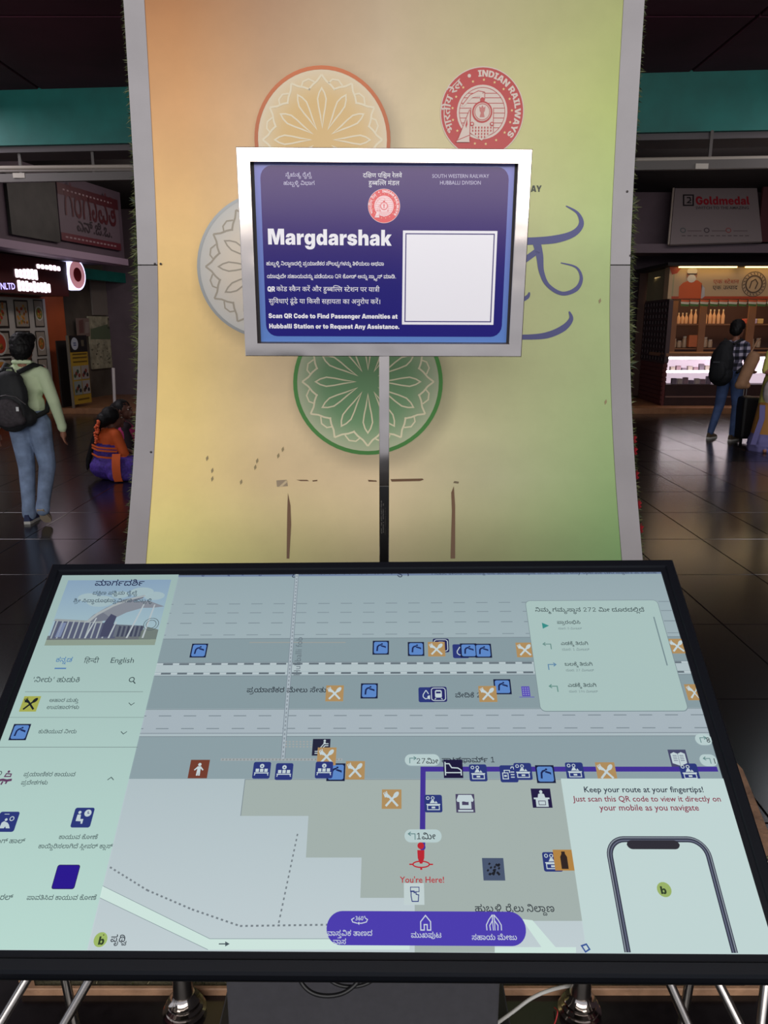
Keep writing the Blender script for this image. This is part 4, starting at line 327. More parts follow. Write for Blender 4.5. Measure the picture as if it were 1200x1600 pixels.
(353,[[75,-4,-26,5,-20,13,-13,22,-5,31,8,38,22,27,16,7,18,2,23,-4,15,-14,5,-21,-5,-21,-17,-15,-28,-6,-24,6,-17,11,5,23,13,-10,20,-5,20,4,6,12,-5,12,-12,4,-18,-7,-11,-18,-4,-26,0,-2,3,-19,8,-12,12,-6,14,-2,18,2,12,8,12,26,29,0,4,-16,7,-11,25,-9,13,2,8,5,7,19,-5,18,-13,13,-18,7,22,17,25,-15,15,-19,5,-24,-4,-21,-10,-16,-17,-11,-25,-4,-24,4,-19,11,-17,20,13,0,-19,-21,-21,-10],[58,124,-14,7,-10,9,-7,21,5,17,16,13,31,6,3,-28,-19,-3,-6,-10,6,-11,16,-7],[156,88,0,26,23,0,16,3,6,10,-4,9,-11,7,23,16,10,-7,7,-7,5,-9,1,-9,-3,-14,-8,-12,-13,-8,-12,-4,-13,-1],[133,137,0,28,82,0,0,-28],[303,83,-20,4,-16,11,-10,17,-3,24,0,3,2,20,6,17,22,23,34,8,22,-3,17,-6,-15,-22,-12,5,-14,1,-17,-3,-13,-14,-5,-26,0,-6,6,-21,16,-8,12,3,4,11,-1,7,-4,5,-8,3,-13,1,-89,0,0,28,86,0,26,-2,18,-10,9,-13,4,-18,-3,-17,-10,-12,-13,-7]]),
(244,[[69,-4,-31,7,-21,19,-8,29,6,24,16,17,26,6,16,-1,12,-6,7,-10,3,-12,-2,-10,-3,-8,-23,2,1,5,0,4,-3,9,-9,3,-14,-6,-5,-16,9,-20,11,-5,16,-2,17,2,12,8,11,26,28,0,4,-16,7,-12,23,-8,16,4,8,12,3,17,-5,26,-17,28,27,15,19,-32,7,-37,-2,-19,-6,-16,-20,-20,-26,-7,-26,4,-17,12,-15,18,13,1,-18,-21,-21,-11],[110,-43,3,47,28,0,3,-47],[125,86,-14,5,-5,13,5,14,14,6,14,-6,5,-14,-5,-13],[9,137,0,28,189,0,0,-28]]),
(453,[[69,-4,-31,7,-21,19,-8,29,6,24,16,17,26,6,16,-1,12,-6,7,-10,3,-12,-2,-10,-3,-8,-23,2,1,4,0,5,-3,9,-9,3,-14,-6,-5,-16,9,-20,11,-5,16,-2,17,2,12,8,11,26,28,0,4,-16,7,-12,23,-8,13,2,8,8,6,24,-5,28,-15,24,-20,17,-24,10,49,3,25,-22,16,-27,5,-32,-2,-21,-6,-16,-20,-20,-26,-7,-26,4,-17,12,-15,18,13,1,-18,-21,-21,-11],[9,137,0,28,155,0,23,2,9,4,6,6,1,8,-5,18,-14,19,24,15,20,-29,5,-27,-2,-15,-11,-15,-19,-10,-30,-4],[277,-4,-22,3,-18,8,-32,28,16,24,25,-25,29,-9,16,3,11,8,7,13,3,16,-7,33,-21,25,-30,17,34,9,29,-21,19,-27,7,-35,-4,-26,-11,-22,-20,-16],[247,137,0,28,60,0,0,-28],[402,83,-20,4,-15,11,-10,17,-4,24,0,3,2,20,6,17,23,23,33,8,22,-3,17,-6,-15,-22,-12,5,-14,1,-17,-3,-13,-14,-5,-26,0,-6,6,-21,17,-8,11,3,4,11,-1,7,-4,5,-8,3,-13,1,-89,0,0,28,86,0,26,-2,18,-10,10,-13,3,-18,-3,-17,-9,-12,-14,-7]]),
(195,[[33,0,0,23,135,0,0,-23],[119,218,0,-218,-28,0,0,192,-1,0,-53,-39,0,30,48,35]]),
(39,[[-32,-125,-34,7,-22,21,-7,30,5,25,17,18,24,7,21,-5,12,-12,3,-16,-2,-14,-7,-10,-13,-6,-17,-2,-14,1,-13,5,-2,22,12,-6,13,-2,15,3,5,10,-4,8,-10,3,-11,-3,-8,-10,-3,-15,0,-2,2,-14,8,-11,13,-7,17,-3,27,5,18,18,6,14,2,19,-5,31,-12,27,22,11,10,-21,7,-23,3,-24,-5,-35,-15,-24,-25,-15]]),
(235,[[66,-4,-28,8,-19,24,-5,18,-2,22,7,35,20,32,32,22,46,9,35,-6,25,-15,16,-19,1,1,-15,26,-22,22,-29,16,-37,6,-19,-2,-12,-5,-9,-17,3,-12,8,-11,-21,-19,-10,14,-7,16,-2,15,2,16,7,13,25,15,33,5,34,-4,28,-10,23,-14,29,-34,15,-42,5,-48,-2,-25,-5,-20,-19,-24,-29,-8,-24,4,-17,11,-16,20,13,2,-17,-23,-19,-11],[71,25,12,2,10,7,10,23,29,0,4,-14,7,-10,21,-8,11,2,9,7,6,12,2,19,-4,28,-14,23,-22,16,-32,5,-5,0,-31,-5,-23,-15,-13,-23,-5,-28,2,-19,5,-13,9,-7],[101,-43,2,47,28,0,3,-47],[117,72,-14,6,-5,13,6,14,13,5,14,-5,6,-14,-6,-13]]),
(18,[[30,-52,-4,-19,-10,-12,-21,-9,-31,-3,-101,0,0,25,96,0,-8,-5,-3,10,-2,13,5,18,14,14,24,6,18,-3,13,-8,7,-13],[-30,-55,2,-11,4,-10,-9,6,13,0,19,4,7,14,-5,11,-12,5,-14,-6]]),
(193,[[97,-4,-39,5,-28,14,-15,21,-5,26,0,8,2,9,29,-4,-1,-5,0,-5,2,-14,9,-13,17,-10,28,-3,29,3,18,9,9,12,2,13,-1,12,-6,11,-2,1,-2,2,-13,7,-17,2,-16,-3,-5,-7,5,-8,12,-3,15,4,9,10,4,15,-6,19,-12,12,-14,6,36,5,17,-17,7,-25,-1,-4,0,-4,-3,-9,-12,-19,-19,-12,-24,-4,-18,2,-13,7,-8,10,-3,14,5,17,14,12,26,5,20,-2,17,-6,2,-1,4,0,22,-21,8,-28,-6,-28,-16,-21,-26,-12],[11,137,0,28,137,0,0,-28]]),
(354,[[69,-4,-31,7,-21,19,-8,29,6,24,16,17,26,6,16,-1,12,-6,7,-10,3,-12,-2,-10,-3,-8,-23,2,1,4,0,5,-3,9,-9,3,-14,-6,-5,-16,9,-20,11,-5,16,-2,17,2,12,8,11,26,28,0,4,-16,7,-12,23,-8,13,2,8,8,6,24,-5,28,-15,24,-20,17,-24,10,49,3,25,-22,16,-27,5,-32,-2,-21,-6,-16,-20,-20,-26,-7,-26,4,-17,12,-15,18,13,1,-18,-21,-21,-11],[9,137,0,28,155,0,23,2,9,4,6,6,1,8,-5,18,-14,19,24,15,20,-29,5,-27,-2,-15,-11,-15,-19,-10,-30,-4],[277,-4,-22,3,-19,9,-33,29,19,20,24,-24,29,-8,16,3,11,8,7,13,3,16,-7,34,-20,25,-29,18,16,27,36,-24,26,-35,9,-44,-7,-36,-22,-25,-17,-6]]),
(262,[[183,-4,-26,4,-23,11,-21,15,-2,2,-3,2,-24,17,-27,7,-16,-5,-4,-10,5,-11,18,-5,26,5,17,14,10,22,3,26,-5,29,-13,18,-21,6,-17,-4,-8,-16,2,-7,5,-6,-6,-3,5,15,12,4,12,-4,4,-13,-6,-15,-18,-6,-26,9,-7,12,-3,16,7,24,18,15,26,5,21,-3,18,-7,13,-12,10,-16,8,-40,-4,-32,-12,-26,-15,-17,-17,-11,-40,-9,-21,3,-17,8,-10,14,-4,19,5,18,16,15,27,5,24,-3,20,-8,19,-12,6,-3,22,-15,17,-9,18,-3,17,3,12,9,8,15,2,20,-10,39,-25,29,-37,21,17,28,45,-28,30,-39,8,-24,3,-26,-7,-39,-10,-15,-13,-12,-17,-7]]),
(254,[[75,-4,-26,5,-20,13,-13,22,-5,31,8,38,22,27,16,7,18,2,23,-4,15,-14,5,-21,-5,-21,-17,-15,-28,-6,-24,6,-17,11,5,23,13,-10,20,-5,20,4,6,12,-5,12,-12,4,-18,-7,-11,-18,-4,-26,0,-2,3,-19,8,-12,12,-6,14,-2,18,2,12,8,12,26,29,0,4,-16,7,-11,25,-9,13,2,8,5,7,19,-5,18,-13,13,-18,7,22,17,25,-15,15,-19,5,-24,-4,-21,-10,-16,-17,-11,-25,-4,-24,4,-19,11,-17,20,13,0,-19,-21,-21,-10],[58,124,-14,7,-10,9,-7,21,5,17,16,13,31,6,3,-28,-19,-3,-6,-10,6,-11,16,-7],[156,88,0,26,17,0,18,2,10,5,5,7,1,8,-6,16,-9,7,-16,5,10,27,23,-8,16,-12,10,-15,3,-18,-8,-27,-10,-11,-16,-8,-7,-2,-7,-1,-9,-1]]),
(241,[[174,-4,-33,9,-24,27,13,0,-18,-22,-20,-11,-25,-3,-29,7,-18,17,-5,21,4,23,15,17,24,17,17,14,6,14,-2,9,-6,6,-13,2,-17,-5,-5,-13,1,-9,4,-8,-26,-10,-7,15,-2,15,5,21,18,14,30,6,17,-2,13,-4,16,-16,5,-20,-5,-20,-13,-16,-23,-17,-19,-14,-6,-16,6,-15,19,-4,16,2,12,8,10,26,28,0,4,-16,8,-12,24,-8,13,2,9,5,7,17,-3,16,-8,13,27,15,11,-21,4,-24,-7,-27,-19,-18],[161,91,-31,6,-22,13,-15,18,-5,12,13,13,28,-28,28,-8,20,6,7,17,-1,12,-3,9,28,8,5,-13,2,-16,-7,-26,-18,-17]]),
(178,[[88,-4,-39,7,-24,19,-8,27,3,17,9,14,14,12,2,-5,-34,0,0,24,157,0,0,-24,-36,0,2,4,15,-10,9,-14,3,-17,-8,-28,-24,-19,-18,-5],[89,24,19,3,13,7,10,22,-5,17,-14,11,-23,4,-23,-4,-14,-11,-4,-17,2,-13,8,-10,13,-6],[73,101,-2,9,21,10,15,16,6,20,0,3,-4,16,-11,12,-15,4,-14,-4,-5,-10,3,-8,7,-5,7,-1,21,6,14,15,11,-17,-11,-12,-15,-10,-21,-4,-22,4,-15,12,-6,19,3,14,9,13,15,8,19,2,30,-7,19,-21,7,-28,-6,-28,-15,-21],[62,-82,-17,3,-14,7,-8,12,-3,16,2,14,7,10,11,7,13,2,20,-6,7,-16,0,-7,-2,-6,-19,2,1,3,0,2,-2,6,-6,2,-7,-3,-3,-10,5,-12,17,-5,14,3,9,8,4,11,22,0,6,-16,15,-6,12,4,5,9,1,7,-4,19,-11,15,20,12,11,-41,-2,-19,-7,-15,-10,-9,-16,-3,-15,3,-11,7,-10,12,9,0,-12,-13,-14,-7],[157,-103,3,14,2,17,-1,13,-4,19,-7,18,7,27,15,-26,8,-27,3,-27,-1,-18,-3,-14]]),
(41,[[-72,-111,-15,2,-10,6,-7,17,5,18,21,14,11,7,3,6,-2,4,-9,2,-11,-2,-3,-6,1,-4,1,-3,-21,-6,-3,7,-1,10,9,17,12,5,17,2,21,-4,10,-9,3,-12,-2,-10,-7,-9,-14,-9,-14,-8,-4,-7,3,-5,8,-2,18,7,7,14,22,0,8,-15,15,-6,14,5,5,11,-6,15,-18,9,17,12,17,-10,10,-13,3,-15,-2,-15,-9,-11,-13,-7,-17,-2,-17,2,-13,9,-11,14,13,0,-13,-14,-14,-9],[-20,-53,0,21,27,0,-5,-2,8,12,3,14,-2,14,-7,17,24,7,8,-19,2,-17,-4,-17,-8,-12,0,3,23,0,0,-21,-22,1,-15,-1]]),
(217,[[148,-4,-27,6,-19,15,-16,21,-11,16,-8,8,-10,2,-13,-6,-5,-15,4,-18,10,-19,-28,-11,-12,23,-5,25,6,25,17,17,26,7,21,-4,16,-12,16,-20,11,-17,12,-11,16,-3,12,2,8,7,7,25,-5,25,-18,28,27,15,20,-32,6,-35,-3,-27,-12,-20,-18,-12],[91,106,-25,2,-19,7,12,20,14,-5,16,-2,16,2,10,9,4,17,0,5,-4,16,-10,12,-16,4,-13,-4,-5,-10,3,-8,6,-5,8,-1,21,6,14,15,10,-17,-11,-12,-14,-10,-22,-4,-21,4,-16,11,-5,20,3,14,9,12,14,9,19,2,31,-8,19,-20,7,-28,-7,-30,-19,-18]]),
(235,[[66,-4,-22,5,-17,13,-11,21,-4,30,5,33,15,26,25,18,6,-5,-51,0,0,28,178,0,0,-28,-10,0,3,3,21,-18,14,-25,5,-32,-4,-30,-11,-21,-18,-13,-22,-5,-24,4,-17,11,-16,20,13,2,-17,-23,-19,-11],[71,25,13,2,9,8,10,26,29,0,3,-16,8,-12,21,-8,11,2,9,7,6,13,2,18,-4,28,-14,23,-22,16,-32,6,-5,0,-31,-6,-23,-15,-13,-23,-5,-28,2,-19,5,-13,9,-7]]),
(19,[[-68,-111,-19,5,-12,15,-3,20,8,29,24,20,36,7,36,-7,24,-20,8,-29,-3,-19,-11,-15,-20,-6,-17,2,-12,9,-11,15,11,-1,-9,-14,-13,-8],[-63,-90,12,6,6,15,22,0,7,-15,12,-6,11,5,4,13,-6,18,-14,13,-23,4,-3,0,-23,-4,-15,-12,-6,-18,5,-14],[-47,-138,2,31,23,0,1,-31]]),
(237,[[66,-4,-22,5,-17,13,-11,21,-4,30,5,33,15,26,25,18,6,-5,-51,0,0,28,145,0,23,2,9,4,6,6,1,8,-5,18,-14,19,24,15,20,-29,5,-27,-2,-15,-11,-15,-7,-6,-10,-4,-12,-2,1,5,17,-11,11,-16,3,-18,0,-10,-4,-9,-2,-2,-3,-2,-16,-14,-23,-6,-19,3,-14,11,-5,18,3,14,8,10,25,8,17,-3,12,-6,23,-22,8,-34,-8,-31,-20,-21,-29,-7,-19,2,-15,7,-24,26,13,2,-17,-23,-19,-11],[71,25,13,2,9,7,10,24,29,0,4,-15,7,-10,23,-8,15,3,12,10,5,19,-3,21,-10,15,-17,7,-9,-3,-4,-8,4,-9,11,-3,9,2,8,7,4,13,-5,16,-12,12,-20,8,-28,3,-10,0,-31,-5,-23,-15,-14,-23,-5,-29,2,-19,5,-13,9,-7],[101,-43,2,47,28,0,3,-47]]),
(362,[[68,-4,-31,7,-21,19,-8,29,6,24,17,17,25,6,16,-1,12,-6,7,-10,3,-12,-1,-10,-3,-8,-24,2,1,4,0,5,-3,9,-9,3,-14,-6,-5,-16,9,-20,11,-5,16,-2,18,2,11,8,11,26,28,0,4,-16,7,-12,24,-8,15,3,11,11,7,16,2,22,-8,50,-22,42,-32,28,-39,10,-14,-4,-5,-10,5,-11,12,-4,18,7,9,20,27,-3,-10,-28,-19,-15,-25,-5,-24,5,-16,13,-6,21,6,20,17,14,27,5,27,-3,25,-9,22,-14,19,-19,28,-48,9,-60,-3,-32,-9,-24,-15,-15,-18,-9,-20,-3,-24,4,-17,12,-14,19,12,0,-18,-21,-21,-11],[285,-4,-22,3,-19,9,-32,29,18,20,24,-24,29,-8,16,3,11,8,8,13,2,16,-7,34,-20,25,-29,18,17,27,36,-24,25,-35,9,-44,-7,-36,-22,-25,-17,-6]]),
(237,[[66,-4,-22,5,-17,13,-11,21,-4,30,5,33,15,26,25,18,6,-5,-51,0,0,28,145,0,23,2,9,4,6,6,1,8,-5,18,-14,19,24,15,20,-29,5,-27,-2,-15,-11,-15,-7,-6,-10,-4,-12,-2,1,5,17,-11,11,-16,3,-18,0,-10,-4,-9,-2,-2,-3,-2,-16,-14,-23,-6,-19,3,-14,11,-5,18,3,14,8,10,25,8,17,-3,12,-6,23,-22,8,-34,-8,-31,-20,-21,-29,-7,-19,2,-15,7,-24,26,13,2,-17,-23,-19,-11],[71,25,13,2,9,7,10,24,29,0,4,-15,7,-10,23,-8,15,3,12,10,5,19,-3,21,-10,15,-17,7,-9,-3,-4,-8,4,-9,11,-3,9,2,8,7,4,13,-5,16,-12,12,-20,8,-28,3,-10,0,-31,-5,-23,-15,-14,-23,-5,-29,2,-19,5,-13,9,-7]]),
(90,[[34,135,-3,83,28,0,-3,-83]]),
(178,[[88,-4,-39,7,-24,19,-8,27,3,17,9,14,14,12,2,-5,-34,0,0,24,157,0,0,-24,-36,0,2,4,15,-10,9,-14,3,-17,-8,-28,-24,-19,-18,-5],[89,24,19,3,13,7,10,22,-5,17,-14,11,-23,4,-23,-4,-14,-11,-4,-17,2,-13,8,-10,13,-6],[73,101,-2,9,21,10,15,16,6,20,0,3,-4,16,-11,12,-15,4,-14,-4,-5,-10,3,-8,7,-5,7,-1,21,6,14,15,11,-17,-11,-12,-15,-10,-21,-4,-22,4,-15,12,-6,19,3,14,9,13,15,8,19,2,30,-7,19,-21,7,-28,-6,-28,-15,-21]]),
(262,[[135,-4,-38,4,-31,9,-24,15,-18,19,-10,24,-3,26,2,23,6,18,23,26,34,9,24,-5,16,-15,5,-23,-6,-24,-18,-16,-29,-6,-20,3,-15,8,-11,10,7,23,8,-8,11,-8,16,-4,22,6,7,16,-5,13,-13,5,-14,-3,-11,-10,-7,-15,-2,-22,0,-1,4,-25,16,-21,30,-16,45,-5,25,1,20,4,26,13,8,19,-3,12,-13,8,-3,2,-4,3,-29,17,-8,11,-3,15,4,16,10,12,15,7,20,3,30,-6,17,-16,6,-22,-8,-25,-18,-18,-21,-10,-32,-3,-62,0,0,26,81,0,13,5,12,10,5,14,-6,15,-17,5,-15,-4,-6,-12,8,-15,22,-12,18,-8,13,-15,5,-20,-6,-23,-18,-20,-34,-13,-24,-4]]),
(378,[[297,-4,-29,5,-23,13,-10,15,-6,19,-2,28,0,22,-2,24,-6,12,-7,6,-11,1,-15,-3,-8,-11,-3,-17,1,-17,1,-13,1,-15,-3,-21,-7,-17,-12,-13,-15,-10,-41,-8,-26,3,-22,10,-18,14,-13,20,-8,23,-2,27,2,22,6,19,24,26,33,9,24,-5,16,-15,6,-23,-6,-24,-18,-16,-29,-6,-21,3,-15,8,-11,10,7,23,8,-8,11,-8,16,-4,22,6,7,16,-5,13,-13,5,-14,-3,-12,-10,-7,-16,-2,-21,0,-1,3,-26,10,-21,19,-16,28,-5,28,6,15,15,4,22,-1,16,-2,30,7,30,20,18,31,7,20,-3,17,-9,11,-12,6,-18,2,-27,0,-24,3,-26,8,-15,12,-8,17,-2,20,5,13,14,5,24,-5,29,-16,26,-26,22,21,24,32,-29,19,-34,6,-38,-8,-38,-10,-14,-14,-11,-17,-6]]),
(114,[[37,-4,-31,5,-25,14,-20,21,-17,25,28,15,19,-30,21,-16,24,-5,15,3,12,8,7,13,3,18,-7,32,-20,25,-29,18,16,27,36,-24,25,-34,9,-42,-4,-30,-12,-23,-21,-15]]),
(178,[[88,-4,-38,7,-24,19,-9,27,3,17,9,14,14,12,2,-5,-34,0,0,24,62,0,7,6,3,8,-2,8,-5,7,17,3,13,-3,4,-8,1,-7,-1,-8,-3,-6,61,0,0,-24,-35,0,1,4,15,-10,9,-14,3,-17,-8,-28,-24,-19,-18,-5],[89,24,20,3,12,7,10,22,-5,17,-14,11,-23,4,-23,-4,-14,-11,-4,-17,2,-13,8,-10,13,-6],[11,137,0,28,120,0,0,-28]]),
(196,[[83,-4,-39,6,-26,17,-7,13,-2,16,2,14,6,11,21,15,29,7,21,5,12,7,4,13,-4,11,-8,6,-12,2,-14,-2,-8,-6,-3,-9,1,-6,3,-6,-29,-11,-5,12,-2,12,6,16,19,11,33,5,24,-5,18,-13,7,-21,-6,-23,-18,-15,-28,-7,-22,-5,-13,-7,-3,-11,4,-12,13,-8,26,-3,38,6,24,19,9,30,-6,30,-14,20,-16,12,1,7,22,1,25,-19,14,-25,4,-26,-3,-24,-8,-21,-15,-16,-19,-13,-25,-7],[9,137,0,28,107,0,22,2,10,4,5,6,1,8,-4,18,-14,19,24,15,19,-29,5,-27,-2,-15,-10,-15,-11,-7,-15,-5,-25,-2,-13,0,-29,5,-33,-5]]),
(298,[[153,165,0,-28,-8,0,3,1,24,-27,10,-35,3,-39,0,-37,-33,0,0,30,-1,28,-3,23,-4,16,-17,30,-12,8,-15,3,-21,-6,-15,-16,-9,-22,-4,-16,-2,-21,-1,-27,0,-30,-33,0,0,37,3,44,14,36,12,15,15,11,7,-6,-52,0,0,28],[248,83,-21,4,-15,11,-10,17,-4,24,0,3,2,20,6,17,23,23,33,8,23,-3,16,-6,-15,-22,-12,5,-13,1,-18,-3,-13,-14,-4,-26,0,-6,5,-21,17,-8,11,3,5,11,-2,7,-4,5,-8,3,-12,1,-89,0,0,28,85,0,26,-2,19,-10,9,-13,3,-18,-3,-17,-9,-12,-14,-7]]),
(340,[[118,-4,-32,3,-26,10,-21,14,-16,20,-9,23,-3,27,2,22,6,18,23,27,34,9,25,-5,15,-15,6,-23,-6,-24,-18,-16,-29,-6,-16,2,-12,5,-10,6,4,25,8,-7,9,-5,12,-2,22,6,7,16,-5,14,-13,4,-17,-5,-13,-16,-5,-31,9,-33,11,-14,15,-11,20,-6,24,-3,42,7,26,21,9,31,-3,20,-8,17,-30,24,20,17,29,-20,17,-26,6,-31,-3,-23,-8,-22,-14,-18,-21,-14,-28,-9],[136,137,0,28,57,0,0,-28],[290,83,-21,4,-15,11,-10,17,-4,24,0,3,2,20,6,17,23,23,33,8,22,-3,17,-6,-15,-22,-12,5,-14,1,-17,-3,-13,-14,-5,-26,0,-6,6,-21,17,-8,11,3,4,11,-1,7,-4,5,-8,3,-13,1,-89,0,0,28,86,0,26,-2,18,-10,10,-13,3,-18,-3,-17,-9,-12,-14,-7]]),
(271,[[61,-4,-23,3,-15,8,-9,12,-3,14,4,16,12,13,21,9,1,-9,-21,9,-12,12,-4,16,7,20,20,13,28,4,29,-3,21,-10,18,-19,-14,1,13,15,15,10,19,5,23,1,28,-5,22,-15,13,-23,5,-30,-8,-34,-23,-24,-18,-6,-22,-3,-24,3,-17,9,-11,14,-4,18,6,21,15,13,22,5,16,-2,11,-5,7,-9,3,-11,-1,-9,-3,-8,-23,2,1,4,0,3,-3,8,-8,3,-11,-4,-5,-10,6,-13,9,-4,14,-2,17,3,13,7,8,13,2,19,0,2,-2,19,-9,16,-14,10,-20,3,-27,-8,-14,-20,-29,0,-13,20,-12,6,-16,2,-22,-5,-7,-13,2,-6,4,-6,9,-4,16,-1,11,0,0,-24,-14,0,-15,-1,-9,-4,-4,-5,-1,-7,4,-11,18,-4,16,3,16,9,16,-22,-15,-9,-17,-6],[12,137,0,28,170,0,28,3,13,7,5,9,1,10,-7,18,-19,7,-18,-6,-8,-15,0,-3,1,-3,-10,13,6,3,5,0,12,-4,5,-10,-5,-11,-14,-4,-16,7,-6,17,6,19,17,15,27,6,29,-7,19,-19,6,-27,-4,-21,-11,-17,-13,-8,-18,-5,-25,-2]]),
(409,[[216,-4,-21,3,-18,7,-32,28,16,24,26,-26,27,-7,23,6,14,21,4,38,-4,42,-14,38,-22,27,-27,10,-14,-4,-4,-10,4,-11,13,-4,18,7,8,20,26,-3,-7,-21,-11,-15,-16,-9,-19,-3,-18,3,-14,7,-10,12,-3,17,3,15,10,13,15,8,20,3,21,-3,20,-8,30,-31,20,-45,7,-55,-2,-31,-7,-24,-11,-18,-14,-12],[95,-4,-22,2,-18,6,-25,21,-14,28,-4,31,2,23,7,20,13,18,16,13,20,8,24,3,21,-2,18,-6,25,-21,14,-28,4,-30,-2,-24,-8,-21,-12,-17,-16,-13,-20,-8],[94,25,27,7,18,19,6,32,-6,30,-17,20,-28,7,-27,-6,-18,-19,-7,-31,7,-32,17,-20],[332,-4,-22,3,-18,8,-32,28,16,24,25,-25,29,-9,16,3,11,8,7,13,3,16,-7,34,-20,25,-29,18,16,27,37,-24,25,-35,9,-44,-7,-36,-22,-25,-17,-6]]),
(199,[[100,-4,-25,3,-21,7,-18,11,-13,17,-8,21,-3,27,7,34,19,27,28,17,32,6,24,-4,19,-9,15,-16,2,1,-12,22,-16,19,-21,13,-25,5,-16,-2,-10,-5,-8,-17,3,-12,8,-11,-20,-19,-15,22,-5,23,2,16,6,13,22,15,30,5,23,-2,19,-7,31,-23,20,-31,11,-36,3,-39,-3,-27,-8,-23,-13,-18,-17,-12,-22,-8],[100,26,32,7,18,20,7,28,-8,30,-20,20,-29,6,-30,-7,-20,-19,-7,-30,4,-23,11,-18,19,-11]]),
(200,[[100,137,-21,-5,-15,-16,-9,-22,-4,-16,-2,-21,-1,-27,0,-30,-33,0,0,36,3,41,9,35,19,27,-2,-11,-12,15,-8,16,-3,17,2,16,6,13,22,15,28,5,23,-2,19,-7,30,-23,21,-35,10,-46,3,-61,0,-51,-33,0,0,30,-1,28,-3,22,-4,17,-17,30,-12,8],[100,166,17,-3,15,-8,13,-13,11,-19,1,0,-15,38,-24,26,-16,7,-20,3,-14,-2,-10,-5,-8,-17,4,-14,11,-13,-11,1,21,14]]),
(298,[[100,-4,-24,3,-22,7,-17,11,-14,15,-8,20,-3,23,5,29,13,23,21,16,6,-6,-45,0,0,28,143,0,0,-28,-3,0,1,4,19,-17,12,-21,4,-28,-3,-22,-8,-19,-13,-16,-17,-12,-22,-7],[100,26,32,7,18,20,7,29,-8,30,-20,19,-29,7,-30,-7,-20,-20,-7,-29,4,-24,11,-18,19,-11],[248,83,-20,4,-16,11,-10,17,-3,24,0,3,2,20,6,17,22,23,34,8,22,-3,17,-6,-15,-22,-13,5,-13,1,-17,-3,-13,-14,-5,-26,0,-6,6,-21,16,-8,12,3,4,11,-1,7,-4,5,-8,3,-13,1,-89,0,0,28,86,0,25,-2,19,-10,9,-13,4,-18,-4,-17,-9,-12,-14,-7]]),
(317,[[148,-4,-26,6,-19,15,-16,21,-11,16,-9,8,-9,2,-14,-6,-5,-15,4,-18,11,-19,-28,-11,-12,23,-5,25,6,25,17,17,25,7,21,-4,17,-12,15,-20,12,-17,12,-11,16,-3,11,2,9,7,6,25,-5,25,-17,28,27,15,19,-32,7,-35,-4,-27,-11,-20,-19,-12],[107,90,-14,5,-5,14,5,14,14,5,14,-5,5,-14,-5,-14],[9,137,0,28,163,0,0,-28],[267,83,-20,4,-16,11,-10,17,-3,24,0,3,2,20,6,17,22,23,34,8,22,-3,17,-6,-15,-22,-12,5,-14,1,-17,-3,-13,-14,-5,-26,0,-6,6,-21,16,-8,12,3,4,11,-1,7,-4,5,-8,3,-13,1,-89,0,0,28,86,0,26,-2,18,-10,10,-13,3,-18,-3,-17,-10,-12,-13,-7]]),
(195,[[42,0,97,192,0,2,-112,0,0,24,141,0,0,-26,-97,-192]]),
(76,[[40,-123,-27,4,-20,11,-12,17,-4,21,6,23,17,19,26,11,9,1,10,1,30,-8,9,-10,3,-16,-2,-13,-8,-10,-12,-6,-17,-3,-20,5,-13,11,-4,19,1,16,3,14,1,12,-3,12,-11,9,15,21,18,-15,6,-20,-2,-18,-3,-16,-2,-14,4,-12,11,-3,10,3,3,8,-3,9,-14,4,-10,-1,-10,-3,-5,-1,-4,-1,-10,-11,-5,-17,3,-13,8,-9,12,-6,16,-2,28,4,22,14,18,-17,-30,-18]]),
(19,[[-68,-111,-19,5,-12,15,-3,20,8,29,24,20,36,7,36,-7,24,-20,8,-29,-3,-19,-11,-15,-20,-6,-17,2,-12,9,-11,15,11,-1,-9,-14,-13,-8],[-63,-90,11,5,7,10,22,0,7,-11,12,-4,11,5,4,13,-6,18,-14,13,-23,4,-3,0,-23,-4,-15,-12,-6,-18,5,-14],[-34,-71,-9,4,-4,9,4,8,9,4,9,-4,4,-8,-4,-9],[-47,-138,2,31,23,0,1,-31]]),
(81,[[41,-2,-14,6,-6,14,6,14,14,6,14,-6,6,-14,-6,-14],[41,117,-14,5,-6,14,6,14,14,6,14,-6,6,-14,-6,-14]]),
(195,[[97,-3,-22,3,-19,10,-15,16,-11,22,-7,28,-2,33,2,33,7,27,11,23,15,16,19,10,22,3,23,-3,19,-10,15,-16,11,-23,6,-27,3,-33,-3,-33,-6,-28,-11,-22,-15,-16,-19,-10],[97,21,15,3,12,8,17,30,6,47,-6,48,-17,30,-12,7,-15,3,-14,-3,-13,-7,-17,-30,-6,-48,6,-47,17,-30,13,-8]]),
(195,[[97,221,36,-9,25,-26,9,-37,-7,-33,-10,-19,-15,-24,-49,-73,-30,0,73,106,3,0,-9,-11,-13,-8,-16,-3,-35,9,-23,23,-8,35,9,36,25,25],[97,197,-22,-6,-15,-16,-6,-24,6,-24,15,-16,22,-6,22,6,16,16,5,24,-5,24,-15,16]]),
(195,[[97,-3,-36,9,-24,26,-9,37,7,33,9,20,15,23,49,73,30,0,-73,-106,-2,0,8,11,13,8,17,3,34,-8,23,-24,9,-35,-9,-36,-25,-25],[97,21,22,6,16,16,5,24,-5,24,-16,16,-22,6,-22,-6,-15,-16,-6,-23,6,-24,15,-17]]),
